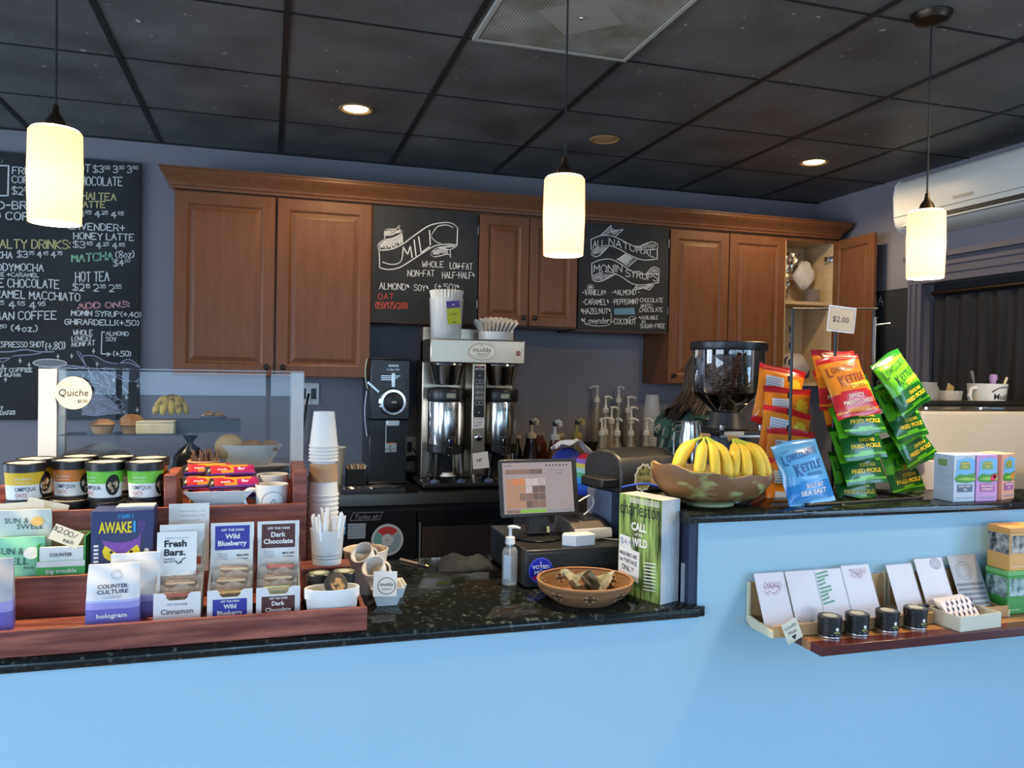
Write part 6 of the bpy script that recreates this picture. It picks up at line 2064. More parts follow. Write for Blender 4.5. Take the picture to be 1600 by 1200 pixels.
def tin_jar(x, y, z, lb, logo=True):
    t = thing('balm_jar', lb, 'jar', (x, y, z))
    MB().m(BLACK).lathe([(0, 0), (.026, 0), (.028, .003), (.028, .034), (0, .034)], n=28).build('jar_body', t)
    MB().m(BLACK).lathe([(0, .0345), (.0295, .0345), (.030, .037), (.030, .052), (.028, .054), (.024, .054)], n=32).m(mat('lid label green', (0.20, 0.24, 0.14), 0.5)).lathe([(.024, .0541), (.014, .0543)], n=28).m(mat('lid label pale', (0.55, 0.54, 0.48), 0.5)).lathe([(.014, .0543), (0, .0544)], n=28).build('lid', t)
tin_jar(.123, 1.985, .9905 - .028 + .0492, 'black lidded jar beside the maroon-labelled bar box, behind the white bowl')
tin_jar(.184, 1.990, .9905 - .028 + .0492, 'black lidded jar at the open end of the rack, behind the white bowl')
o = MB().m(MATTE).box(.09, .213, 1.955, 2.02, .9625, 1.0112).build('jar_riser', smooth=0)
tag(o, 'low black block under the two black jars', 'riser block')
t = thing('white_round_bowl', 'white round tasting bowl at the corner of the wooden rack', 'bowl', (.150, 1.925, .9625))
MB().m(CERAM).lathe([(0, .022), (.044, .022), (.048, .028), (.060, .082), (.0625, .083), (.064, .082), (.064, .060), (.060, .056), (.056, .02), (.053, .018), (.053, .0), (0, 0)], n=44, sy=.55).build('bowl_body', t)
t = thing('tilted_balm_lid', 'black lid propped in the white bowl with a brown round label', 'lid', (.158, 1.925, 1.0505), rx=radians(62), rz=.35, ry=.2)
MB().m(BLACK).lathe([(0, -.006), (.026, -.006), (.0275, -.004), (.0275, .008), (.0255, .010), (.022, .0102)], n=32).m(mat('dark label', (0.03, 0.02, 0.015), 0.5)).lathe([(.022, .0102), (0, .0104)], n=28).build('lid_body', t)
mb = MB().m(noise_mix(mat('brown lid art', (0.40, 0.22, 0.07), 0.5), (0.06, 0.03, 0.02), (0.46, 0.26, 0.09), 70, lo=.42, hi=.5)).disc(0, -.003, .019, .0108, 24, .016)
mb.build('lid_label', t, smooth=0)
t = thing('kraft_packet_bowl', 'cream bowl of brown sugar packets behind the tilted paper cups', 'bowl', (.262, 2.215, CZ))
MB().m(mat('cream bowl', (0.70, 0.64, 0.56), 0.4)).lathe([(0, .004), (.040, .004), (.046, .0), (.060, .112), (.062, .116), (.060, .117), (.057, .113), (.042, .010), (0, .010)], n=36).build('bowl_body', t)
SUG = noise_mix(mat('brown sugar packet', (0.24, 0.13, 0.07), 0.8), (0.20, 0.105, 0.055), (0.28, 0.155, 0.085), 20)
for k in range(12):
    o = MB(Matrix.Translation((.262 - .034 + .0062 * k, 2.215 + .008 * ((k % 3) - 1), CZ + .075)) @ Euler((.06 * ((k % 3) - 1), .36 - .062 * k, .05 * ((k % 4) - 1.5))).to_matrix().to_4x4()).m(SUG).box(-.0022, .0022, -.024, .024, -.02, .052).build('sugar_packet', bevel=.0008)
    tag(o, 'brown paper sugar packet in the cream bowl', 'sugar packet', 'brown sugar packets in the cream bowl')
t = thing('square_dish', 'small white square dish holding tilted portion cups beside the rack', 'dish', (.300, 2.085, CZ))
mb = MB(Matrix.Rotation(pi / 4, 4, 'Z')).m(CERAM).lathe([(0, .006), (.030, .006), (.056, .048), (.060, .048), (.036, 0), (0, 0)], n=4)
mb.build('dish_body', t, smooth=0)
t = thing('square_dish', 'second white square dish behind the first, toward the register', 'dish', (.322, 2.155, CZ))
MB(Matrix.Rotation(pi / 4, 4, 'Z')).m(CERAM).lathe([(0, .006), (.034, .006), (.050, .036), (.054, .036), (.040, 0), (0, 0)], n=4).build('dish_body', t, smooth=0)
for k, (x, y, z_) in enumerate(((.276, 2.100, CZ + .085), (.294, 2.110, CZ + .067), (.252, 2.150, CZ + .110), (.268, 2.160, CZ + .094))):
    t = thing('portion_cup', 'small white paper portion cup, ' + ['uppermost of the front tilted pair', 'beneath the front tilted cup', 'uppermost of the rear tilted pair', 'beneath the rear tilted cup'][k], 'portion cup', (x, y, z_), 0, None, rx=.55, ry=-.62)
    t.scale = (.82, .82, .82)
    MB().m(CUPW).lathe([(0, -.022), (.028, -.022), (.036, .020), (.039, .022), (.039, .025), (.034, .024), (.027, -.018), (0, -.018)], n=28).build('cup_body', t)
    MB().m(mat('tan inside', (0.58, 0.46, 0.33), 0.7)).disc(0, 0, .029, -.010, 24).build('inner_base', t, smooth=0)
o = MB(front((.290, 2.030, CZ + .066), lean=.25, roll=-.05)).m(PAPER).box(-.030, .030, -.032, .030, 0, .001).m(INK).ring(.004, -.006, .022, .0016, .0016, 32, .020).type('muddy', -.013, -.006, .009, .0016, .01, fit=.034).type('waters', -.008, -.016, .006, .0016, 0, fit=.024)
tag(o.build('logo_card', smooth=0), 'white card with a round logo leaning on the portion cups', 'card')
o = thing('ballpoint_pen', 'tan and black pen lying on the granite near the fridge', 'pen', (.445, 2.485, CZ + .0045), -1.02)
MB().m(mat('tan pen barrel', (0.35, 0.24, 0.16), 0.5)).tube([(-.065, 0, 0), (.02, 0, 0)], .0042, 8).build('barrel', o)
MB().m(BLACK).tube([(.0202, 0, 0), (.055, 0, 0)], .0043, 8).build('grip', o)
MB().m(mat('brass tip', (0.6, 0.42, 0.2), 0.25, 1.0)).tube([(.0552, 0, 0), (.068, 0, 0)], [.004, .0015], 8).build('tip', o)
# towel
TOW = noise_mix(mat('navy bar towel', (0.020, 0.024, 0.034), 0.95), (0.014, 0.017, 0.025), (0.030, 0.035, 0.048), 14, bump=1.0)
mb = MB().m(TOW)
def tw(u, v):
    e = (1 - abs(2 * u - 1) ** 3) * (1 - abs(2 * v - 1) ** 3)
    return (.50 + .165 * u + .03 * v, 2.37 + .155 * v - .03 * u, CZ + .0005 + .050 * e * (.75 + .25 * sin(7 * u + 2 * v)) * (1.1 - .55 * u) + .006 * sin(16 * u - 6 * v) * e)
mb.surf(tw, 30, 18)
mb.surf(lambda u, v: (tw(u, v)[0], tw(u, v)[1], CZ + .0002), 30, 18, flip=True)
tag(mb.build('bar_towel', smooth=80), 'crumpled dark navy bar towel on the granite behind the sanitizer', 'towel')

# sanitizer bottle
t = thing('hand_sanitizer', 'clear hand sanitizer pump bottle standing by the cash drawer', 'sanitizer bottle', (.668, 2.185, CZ))
MB().m(film('sanitizer plastic', (0.75, 0.78, 0.80), 0.22, 0.05)).lathe([(0, 0), (.020, 0), (.023, .003), (.023, .095), (.018, .106), (.011, .110), (.011, .116), (0, .116)], n=28, sy=.75).build('bottle', t)
MB().m(film('sanitizer gel', (0.55, 0.62, 0.66), 0.25, 0.05)).lathe([(0, .003), (.0205, .003), (.0205, .080), (0, .080)], n=24, sy=.72).build('gel', t)
mb = MB().m(mat('clear pump plastic', (0.72, 0.74, 0.75), 0.3)).lathe([(.0135, .1165), (.0145, .118), (.0135, .137), (.005, .140), (.0045, .160), (.008, .162), (.008, .168), (0, .170)], n=18)
mb.tube([(0, 0, .165), (.014, -.004, .166), (.027, -.008, .162)], [.006, .0045, .003], 8)
mb.build('pump', t)
MB().m(mat('clear pump plastic', (0.72, 0.74, 0.75), 0.3)).cyl((0, 0, .012), (0, 0, .1155), .0025, .0025, 8).build('dip_tube', t)
def ws(px, py):
    a = px / .0235
    return (.0236 * sin(a), py, .0236 * .76 * cos(a))
mb = MB(UP).m(mat('white blue label', (0.60, 0.66, 0.74), 0.6))
for k in range(8):
    x0_, x1_ = -.026 + .003 * k, -.026 + .003 * (k + 1)
    mb.face([mb.pt(ws(*p)) for p in ((x0_, .02), (x1_, .02), (x1_, .088), (x0_, .088))])
mb.m(mat('lime print', (0.6, 0.6, 0.1), 0.6))
mb.face([mb.pt(ws(a, b)) for a, b in ((-.022, .078), (-.012, .076), (-.012, .086), (-.022, .088))])
mb.m(mat('grey print', (0.35, 0.36, 0.42), 0.6))
for k in range(8):
    mb.strokes([[(-.023, .07 - .006 * k), (-.014, .07 - .006 * k), (-.006, .07 - .006 * k)]], .0014, warp=lambda x, y: tuple(q * 1.01 if i != 1 else q for i, q in enumerate(ws(x, y))))
mb.build('label', t, smooth=0)

# ------------------------------------------------------------------ register
t = thing('cash_drawer', 'black cash drawer with a blue I VOTED sticker under the tablet', 'cash drawer', (.868, 2.31, CZ))
MB().m(mat('black drawer steel', (0.018, 0.019, 0.021), 0.32)).box(-.172, .172, -.185, .19, .004, .109).build('drawer_case', t, bevel=.004)
MB().m(mat('black drawer front', (0.014, 0.015, 0.017), 0.4)).box(-.166, .166, -.1875, -.1855, .010, .100).build('drawer_front', t, bevel=.001)
mb = MB(front((-.128, -.188, .052))).m(mat('blue sticker ink', (0.01, 0.015, 0.42), 0.4)).disc(0, 0, .0365, .0006, 44)
mb.m(mat('pale sticker rim', (0.25, 0.30, 0.75), 0.4)).ring(0, 0, .0345, .0012, .0009, 44)
mb.m(PAPER).type('I', 0, .017, .009, .0010, .05, 'CENTER').type('VOTED', 0, .005, .010, .0010, .045, 'CENTER', fit=.052).type('MOM', 0, -.010, .010, .0010, .045, 'CENTER', fit=.038).type('POP', .006, -.023, .010, .0010, .045, 'CENTER', fit=.030)
mb.m(mat('red sticker ink', (0.6, 0.02, 0.03), 0.4)).type('&', -.018, -.025, .012, .0010, .05, 'CENTER').disc(-.006, .010, .0022, .0013, 12)
mb.m(PAPER).strokes([[(-.004, .002), (.004, .002)]], .001, .001)
mb.build('voted_sticker', t, smooth=0)
t = thing('tablet_stand', 'round black tablet stand on top of the cash drawer', 'stand', (.785, 2.285, CZ + .1095))
MB().m(BLACK).lathe([(0, 0), (.070, 0), (.074, .003), (.072, .008), (.055, .012), (0, .012)], n=40).build('round_base', t)
MB().m(CHROME).lathe([(.0735, .002), (.0755, .0035), (.0735, .005)], n=40).build('base_ring', t)
MB().m(mat('brown black neck', (0.05, 0.035, 0.025), 0.4)).prism([(-.034, .012), (.036, .012), (.030, .060), (-.028, .060)], -.02, .02).build('neck', t)
nk = [o for o in t.children if o.name.startswith('neck')][0]
nk.rotation_euler = (pi / 2 - .2, 0, 0)
o = MB(front((.02, -.036, .030), lean=.2)).m(mat('yellow tag paper', (0.70, 0.60, 0.30), 0.7)).box(-.004, .005, -.008, .010, 0, .001).build('yellow_tag', t, smooth=0)
t = thing('register_tablet', 'large tablet register screen showing a grid of brown tiles', 'tablet', (.775, 2.235, CZ + .183), .06, rx=-.20)
mb = MB(UP).m(BLACK)
mb.prism([(-.124, .006), (-.118, 0), (.122, 0), (.128, .006), (.128, .164), (.122, .170), (-.118, .170), (-.124, .164)], -.008, 0)
mb.build('tablet_body', t, bevel=.0015)
SCR = mat('lit screen', (0.40, 0.33, 0.35), 0.12, emit=.62)
SCR.node_tree.nodes['Principled BSDF'].inputs['Base Color'].default_value = (.03, .03, .03, 1)
mb = MB(front((0, -.0004, 0))).m(SCR).sheet([(-.112, .010), (.112, .010), (.112, .160), (-.112, .160)], .0)
def scr(nm, c_, e=.75):
    m = mat('screen ' + nm, c_, 0.12, emit=e)
    m.node_tree.nodes['Principled BSDF'].inputs['Base Color'].default_value = (.03, .03, .03, 1)
    return m
br1, br2, br3, orr, gr_, pk, lg_ = scr('brown tile', (0.22, 0.12, 0.09)), scr('dark brown tile', (0.13, 0.075, 0.065)), scr('tan tile', (0.42, 0.22, 0.13)), scr('orange tile', (0.60, 0.20, 0.08)), scr('green key', (0.22, 0.45, 0.05)), scr('pale tile', (0.55, 0.45, 0.46)), scr('grey key', (0.24, 0.24, 0.28))
xs = [-.104 + .0198 * k for k in range(7)]
for k in range(6):
    mb.m([br1, br1, br1, br1, br2, br2][k]).sheet([(xs[k], .126), (xs[k] + .0188, .126), (xs[k] + .0188, .140), (xs[k], .140)], .0004)
rowcol = [[br3, orr, orr, pk, pk, pk], [br3, br3, br3, pk, br2, br2], [br3, br3, br1, br1, br2, br2], [br3, br3, br3, br2, br1, br1], [br1, br1, gr_, gr_, gr_, gr_]]
for r_ in range(5):
    h_ = .0205 if r_ < 4 else .010
    z_ = .092 - .0218 * r_ if r_ < 4 else .012
    w6 = .0210
    for k in range(6):
        mb.m(rowcol[r_][k]).sheet([(-.104 + w6 * k, z_ - .0), (-.104 + w6 * k + w6 - .001, z_), (-.104 + w6 * k + w6 - .001, z_ + h_), (-.104 + w6 * k, z_ + h_)], .0004)
mb.m(lg_).sheet([(.028, .012), (.110, .012), (.110, .020), (.028, .020)], .0004)
ikc = scr('dark text', (0.06, 0.05, 0.07), .1)
mb.m(ikc).type('Favorites', -.104, .150, .004, .0005, .02).type('Current Sale', .035, .134, .0035, .0005, .0, fit=.05).type('No Sale', .06, .124, .0035, .0005, .02, fit=.02)
for k in range(7):
    mb.sheet([(.026 + .011 * k, .148), (.031 + .011 * k, .148), (.031 + .011 * k, .153), (.026 + .011 * k, .153)], .0005)
for k in range(4):
    mb.strokes([[(.000, .108 - .006 * k), (.018, .108 - .006 * k)]], .001, .0006)
mb.build('screen', t, smooth=0)
# label printer and card reader
t = thing('receipt_printer', 'grey and black receipt printer on the cash drawer by the magazines', 'printer', (.930, 2.285, CZ + .1095), .12)
DKP = mat('dark warm grey shell', (0.10, 0.085, 0.075), 0.4)
mb = MB(Matrix(((0, 0, 1, 0), (1, 0, 0, 0), (0, 1, 0, 0), (0, 0, 0, 1))))
mb.m(DKP).prism([(-.07, .022), (-.06, .034), (-.03, .050), (.06, .058), (.075, .05), (.075, 0), (-.055, 0), (-.055, .022)], -.060, .060)
mb.build('printer_shell', t, bevel=.004)
mb = MB(Matrix(((0, 0, 1, 0), (1, 0, 0, 0), (0, 1, 0, 0), (0, 0, 0, 1))))
mb.m(mat('silver blue shell', (0.42, 0.45, 0.50), 0.35)).prism([(-.078, .006), (-.076, .022), (-.0705, .034), (-.0605, .0345), (-.0705, .0215), (-.0705, .006)], -.062, .062)
mb.build('front_trim', t, bevel=.002)
MB(front((0, 0, 0))).m(BLACK)
o = MB(Matrix.Translation((.012, .0, .0535)) @ Euler((.10, 0, 0)).to_matrix().to_4x4()).m(BLACK).box(-.030, .030, -.028, .05, 0, .003).build('paper_slot', t, bevel=.001)
t = thing('card_reader', 'small white card reader dock on the cash drawer edge', 'card reader', (.868, 2.165, CZ + .1095), .1)
mb = MB().m(mat('white reader plastic', (0.66, 0.69, 0.73), 0.35)).prism([(-.052, .0), (-.020, -.026), (.044, -.026), (.044, .022), (-.036, .022)], 0, .034)
mb.build('reader_dock', t, bevel=.003)
MB().m(GREY).tube(spline3([(.044, -.0, .012), (.07, .01, .010), (.10, .03, .006), (.14, .0, .004)]), .002, 6).build('cable', t)

# basket with folded bills
t = thing('woven_tip_basket', 'round woven tip basket with dark star pattern on the counter edge', 'basket', (.822, 1.994, CZ))
t.scale = (.96, .96, .74)
WIC = mat('woven reed', (0.36, 0.19, 0.08), 0.6)
nt, N, L, b = nodes_of(WIC)
tc = N.new('ShaderNodeTexCoord')
sp = N.new('ShaderNodeSeparateXYZ')
at = N.new('ShaderNodeMath')
at.operation = 'ARCTAN2'
L(tc.outputs['Object'], sp.inputs[0])
L(sp.outputs['Y'], at.inputs[0])
L(sp.outputs['X'], at.inputs[1])
cb = N.new('ShaderNodeCombineXYZ')
ma = N.new('ShaderNodeMath')
ma.operation = 'MULTIPLY'
ma.inputs[1].default_value = 22
mz = N.new('ShaderNodeMath')
mz.operation = 'MULTIPLY'
mz.inputs[1].default_value = 150
L(at.outputs[0], ma.inputs[0])
L(sp.outputs['Z'], mz.inputs[0])
L(ma.outputs[0], cb.inputs[0])
L(mz.outputs[0], cb.inputs[1])
bk = N.new('ShaderNodeTexBrick')
bk.inputs['Scale'].default_value = 1.0
bk.inputs['Color1'].default_value = (0.46, 0.25, 0.10, 1)
bk.inputs['Color2'].default_value = (0.36, 0.185, 0.075, 1)
bk.inputs['Mortar'].default_value = (0.10, 0.045, 0.02, 1)
bk.inputs['Mortar Size'].default_value = 0.06
L(cb.outputs[0], bk.inputs['Vector'])
L(bk.outputs['Color'], b.inputs['Base Color'])
bp = N.new('ShaderNodeBump')
bp.inputs['Strength'].default_value = 0.6
bp.inputs['Distance'].default_value = 0.003
L(bk.outputs['Fac'], bp.inputs['Height'])
bp.invert = True
L(bp.outputs[0], b.inputs['Normal'])
prof = []
for k in range(11):
    zq = .004 + .0062 * k
    rq = .088 + .044 * sin(min(1, k / 9.0) * pi / 2)
    prof += [(rq, zq), (rq + .0022, zq + .003)]
inn = [(.131, .074), (.126, .066), (.118, .040), (.100, .014), (.08, .008), (0, .007)]
MB().m(WIC).lathe([(0, 0), (.084, 0)] + prof + [(.134, .072), (.133, .076)] + inn, n=56, sy=.98).build('basket_body', t)
mb = MB().m(mat('rim binding', (0.34, 0.16, 0.07), 0.6))
mb.tube([(.1325 * cos(2 * pi * k / 60), .1325 * .98 * sin(2 * pi * k / 60), .075) for k in range(61)], .0042, 6)
mb.build('rim', t)
DK = mat('dark reed', (0.03, 0.018, 0.012), 0.7)
PL = mat('pale reed', (0.62, 0.46, 0.26), 0.7)
mb = MB(UP)
for k in range(9):
    for inner in (0, 1):
        a0 = k * 2 * pi / 9 + .25 + inner * .2
        if True:
            for dx, dz, s_, m_ in [(0, 0, .0075, DK), (-.013, 0, .004, DK), (.013, 0, .004, DK), (0, .013, .004, DK), (0, -.013, .004, DK), (-.009, .009, .003, PL), (.009, .009, .003, PL), (-.009, -.009, .003, PL), (.009, -.009, .003, PL), (-.018, .004, .002, PL), (.018, .004, .002, PL), (0, .019, .0025, PL), (0, -.019, .0025, PL)]:
                zc = .044 + dz
                kk = max(0, min(1, (zc - .004) / .0062 / 9))
                R_ = (.088 + .044 * sin(kk * pi / 2) + .0032) if not inner else None
                if inner:
                    R_ = .118 + (zc - .040) * .3 - .0012 if zc > .04 else .100 + (zc - .014) * .69 - .0015
                aa = a0 + dx / .12
                q = []
                for ex, ez in ((0, -s_), (s_, 0), (0, s_), (-s_, 0)):
                    a2 = aa + ex / .12
                    rz_ = R_ + (ez * .5 if not inner else ez * .45)
                    q.append(mb.pt((rz_ * cos(a2), zc + ez, -rz_ * .98 * sin(a2))))
                mb.m(m_).face(q if not inner else q[::-1])
mb.build('star_pattern', t, smooth=0)
BILL = noise_mix(mat('green grey bill', (0.42, 0.40, 0.28), 0.8), (0.16, 0.165, 0.11), (0.40, 0.38, 0.27), 40, 3)
for k, (x, y, rz_, ln) in enumerate(((.830, 2.010, .25, .085), (.860, 2.00, -.35, .08), (.880, 2.02, .1, .075), (.81, 2.03, -.15, .08))):
    mb = MB(Matrix.Translation((x, y, CZ + .012)) @ Euler((0, 0, rz_)).to_matrix().to_4x4()).m(BILL)
    mb.surf(lambda u, v, ln=ln, k=k: ((u - .5) * ln, (v - .5) * .040, .004 + .010 * k + .050 * abs(u - .5) + .012 * sin(6 * u + 3 * v + k)), 12, 4)
    mb.surf(lambda u, v, ln=ln, k=k: ((u - .5) * ln, (v - .5) * .040, .0032 + .010 * k + .050 * abs(u - .5) + .012 * sin(6 * u + 3 * v + k)), 12, 4, flip=True)
    tag(mb.build('dollar_bill', smooth=80), ['folded dollar bill lying flat under others in the tip basket', 'dollar bill with raised ends across the middle of the basket', 'topmost curled dollar bill near the magazines in basket', 'dollar bill tucked at the sanitizer side of basket'][k], 'banknote')

# ------------------------------------------------------------------ magazines
PAGE = noise_mix(mat('magazine page edges', (0.62, 0.64, 0.68), 0.7), (0.40, 0.42, 0.48), (0.72, 0.73, 0.76), 260, 1, (1, .02, .02), lo=.35, hi=.6)
COVB = mat('magazine back', (0.50, 0.52, 0.55), 0.4)
mg0 = None
MW, MH, MT = .158, .276, .0056
ca, sa = cos(.356), sin(.356)
for k in range(12):
    bx_, by_ = .998 + (MT + .0003) * k * ca, 1.898 + (MT + .0003) * k * sa
    lb = 'upright magazine in the standing stack with white page edges showing'
    if mg0 is None:
        mg0 = t = thing('magazine', 'foremost magazine with a green forest cover in the standing stack', 'magazine', (bx_, by_, CZ + .0002), .356)
        MB().m(PAGE).box(.0004, MT - .0004, 0, MW - .0008, 0, MH).build('pages', t, smooth=0)
        FOR = noise_mix(mat('forest cover', (0.12, 0.24, 0.06), 0.3), (0.015, 0.03, 0.012), (0.34, 0.50, 0.14), 20, 6, (1, 3, .45), lo=.36, hi=.62)
        MB().m(FOR).box(0, .00035, 0, MW, 0, MH).box(MT - .00035, MT, 0, MW, 0, MH).box(.0004, MT - .0004, MW - .0007, MW, 0, MH).build('cover', t, smooth=0)
    elif k == 1:
        t = copy_thing(mg0, lb, (bx_, by_, CZ + .0002), .356, 'magazines standing behind the forest cover')
    else:
        copy_thing(t, lb, (bx_, by_, CZ + .0002), .356, 'magazines standing behind the forest cover')
cov = MB(Matrix(((0, 0, -1, -.0002), (-1, 0, 0, MW), (0, 1, 0, 0), (0, 0, 0, 1)))).m(INK).type('charleston', .004, .222, .040, .0004, .0, fit=.150)
cov.m(PAPER).type('CALL', .048, .182, .022, .0004, .05, fit=.056).type('of the', .062, .168, .009, .0004, .02).type('WILD', .052, .140, .022, .0004, .05, fit=.056)
for k in range(4):
    cov.box(.040, .148, .268 - .004 * k, .2695 - .004 * k, .0002, .0004)
for k in range(9):
    cov.strokes([[(.098, .100 - .009 * k), (.140, .104 - .009 * k)]], .003, .0004)
cov.build('cover_print', mg0, smooth=0)
o = MB(Matrix(((0, 0, -1, -.0012), (-1, 0, 0, MW), (0, 1, 0, 0), (0, 0, 0, 1)))).m(PAPER).sheet([(.004, .135), (.050, .128), (.046, .160), (.006, .164)], .0004).m(mat('blue ink', (0.12, 0.16, 0.30), 0.7)).hand('$4.95', .010, .140, .014, .0018, .0008, rise=-.1)
o.m(PAPER).sheet([(.002, .052), (.080, .040), (.082, .124), (.004, .134)], .0008).m(INK).hand('MAGAZINES ARE', .008, .110, .009, .0014, .0012, rise=-.1, fit=.066).hand('for PURCHASE', .008, .092, .010, .0014, .0012, rise=-.1, fit=.066).hand('ONLY', .018, .070, .012, .002, .0012, rise=-.1)
ob = o.build('price_note', smooth=0)
ob.location = mg0.location
ob.rotation_euler = mg0.rotation_euler
tag(ob, 'white handwritten price notes taped on the forest magazine cover', 'note')
t = thing('leaning_frame', 'thin dark framed sheet leaning on the navy wall end beside the magazines', 'frame', (1.066, 1.99, CZ + .0005))
mb = MB().m(mat('dark frame edge', (0.05, 0.055, 0.06), 0.4))
mb.prism([(-.002, -.055), (.001, -.055), (.001, .08), (-.002, .08)], 0, .115)
mb.build('frame_board', t, smooth=0)
t.rotation_euler = (0, -.03, 0)
t = thing('acrylic_leaflet_holder', 'small clear leaflet holder standing at the low counter end', 'holder', (1.079, 1.90, CZ + .0005), .95)
MB().m(film('grey acrylic', (0.35, 0.38, 0.42), 0.6, .1)).prism([(-.0012, -.018), (.0012, -.018), (.0012, .018), (-.0012, .018)], 0, .105).build('panel', t, smooth=0)

# ------------------------------------------------------------------ machine with the pineapple sticker
t = thing('label_printer', 'black label printer with a pineapple hand sticker behind the magazines', 'printer', (1.095, 2.33, 0), .25)
BP = mat('printer black', (0.014, 0.015, 0.017), 0.4)
mb = MB(Matrix(((0, 0, 1, 0), (1, 0, 0, 0), (0, 1, 0, 0), (0, 0, 0, 1)))).m(BP)
mb.prism([(-.10, 1.198), (-.10, 1.275), (-.085, 1.305), (-.05, 1.323), (.02, 1.325), (.08, 1.30), (.09, 1.27), (.09, 1.198)], -.10, .13)
mb.build('printer_body', t, bevel=.008)
MB().m(BLACK).box(-.165, -.102, -.09, .02, 1.215, 1.245).build('paper_exit', t, bevel=.006)
MB().m(mat('blue grey stand', (0.10, 0.12, 0.19), 0.5)).box(-.098, -.050, -.05, .075, 1.0612, 1.1975).build('stand_box', t, bevel=.003)
mb = MB(front((.02, -.1005, 1.235), roll=-.25)).m(mat('sticker white edge', (0.75, 0.74, 0.66), 0.6))
n = 22
mb.sheet([((.034 + .004 * (k % 2)) * cos(2 * pi * k / n) - .035, (.040 + .006 * (k % 2)) * sin(2 * pi * k / n)) for k in range(n)], .0006)
mb.sheet([(-.01, -.012), (.055, -.022), (.062, .012), (.03, .018), (-.01, .012)], .0006)
mb.m(noise_mix(mat('pineapple art', (0.2, 0.26, 0.1), 0.6), (0.03, 0.06, 0.03), (0.42, 0.40, 0.16), 60, 2)).sheet([((.027 + .005 * (k % 2)) * cos(2 * pi * k / n) - .035, (.033 + .006 * (k % 2)) * sin(2 * pi * k / n)) for k in range(n)], .001)
mb.m(mat('sticker skin tone', (0.62, 0.42, 0.28), 0.6)).sheet([(-.008, -.007), (.050, -.017), (.056, .008), (.028, .012), (-.008, .008)], .001)
mb.build('pineapple_sticker', t, smooth=0)
o = MB().m(mat('blue cable', (0.03, 0.08, 0.45), 0.4)).tube(spline3([(1.02, 2.20, 1.22), (1.075, 2.16, 1.235), (1.13, 2.14, 1.222), (1.17, 2.14, 1.199)]), .003, 8).build('blue_cable')
tag(o, 'blue cable looping between the printer and the gourd bowl', 'cable')
o = MB().m(WHITE).tube(spline3([(.905, 2.26, 1.17), (.955, 2.28, 1.185), (.965, 2.29, 1.15), (.935, 2.33, 1.10), (.93, 2.36, 1.066)]), .0028, 8).build('white_charging_cable')
tag(o, 'white charging cable hanging from the tablet edge', 'cable')

# ------------------------------------------------------------------ gourd bowl with bananas on the raised bar
HZ = 1.1955
t = thing('gourd_bowl', 'large brown and green mottled gourd bowl on the raised bar', 'bowl', (1.205, 2.005, HZ))
GOUR = noise_mix(mat('gourd skin', (0.24, 0.12, 0.05), 0.45), (0.20, 0.095, 0.035), (0.36, 0.38, 0.14), 16, 4, (1, 1, 2.2), lo=.55, hi=.66)
GIN = noise_mix(mat('gourd inside', (0.34, 0.24, 0.12), 0.8), (0.28, 0.19, 0.09), (0.40, 0.30, 0.16), 14, 3, bump=.4)
def gour(u, v, inner=0):
    a = 2 * pi * u
    rx, ry = .180, .130
    tip = 1 + .13 * max(0, cos(a)) ** 8
    rim = .088 + .022 * max(0, -cos(a)) ** 3 + .006 * sin(2 * a + .5) + .004 * sin(9 * a)
    p = sin(v * pi / 2) ** .52
    zz = .010 + rim * (1 - cos(v * pi / 2)) ** .95
    k = p * (1 + .015 * sin(6 * a))
    if inner:
        k *= .94
        zz = .016 + (rim - .006) * (1 - cos(v * pi / 2)) ** .9
        if v > .999:
            zz = .010 + rim
    return (rx * k * cos(a) * tip, ry * k * sin(a), zz)
mb = MB().m(GOUR).surf(lambda u, v: gour(u, v), 56, 14)
mb.m(GIN).surf(lambda u, v: gour(u, v, 1), 56, 14, flip=True)
mb.surf(lambda u, v: tuple(Vector(gour(u, 1)) * (1 - v) + Vector(gour(u, 1, 1)) * v), 56, 1)
mb.build('gourd_shell', t, smooth=60)
mb = MB().m(mat('pale green foot', (0.35, 0.38, 0.20), 0.5)).lathe([(.055, .012), (.068, .006), (.070, 0), (.062, 0), (.050, .010)], n=36, sy=.8)
mb.build('foot_ring', t)
def bunch(label, x, y, z, ends, crown_z, r=.0165):
    t = thing('banana_bunch', label, 'bananas', (x, y, z))
    for e, b_ in ends:
        banana(t, (e[0] * .10, e[1] * .10, crown_z), e, b_, r, BAN, BANG)
    MB().m(mat('banana crown brown', (0.20, 0.13, 0.05), 0.8)).tube([(-.012, 0, crown_z + .004), (.014, 0, crown_z + .003)], [.009, .008], 8).build('crown', t)
bunch('bunch of yellow bananas with greenish necks at the fatter end of the gourd', 1.178, 1.995, HZ + .022,
      [((-.105, -.035, .070), (-.035, -.02, .035)), ((-.062, -.075, .062), (-.02, -.04, .035)), ((-.022, -.088, .052), (-.006, -.05, .035)), ((.022, -.085, .052), (.008, -.05, .035)), ((-.06, .05, .06), (-.02, .03, .03))], .168)
bunch('bunch of yellow bananas at the pointed end of the gourd bowl', 1.268, 1.995, HZ + .022,
      [((-.050, -.080, .052), (-.014, -.045, .035)), ((-.012, -.088, .050), (-.002, -.05, .035)), ((.040, -.078, .048), (.018, -.045, .040)), ((.072, -.06, .048), (.03, -.03, .04)), ((.05, .05, .06), (.02, .03, .03))], .162)

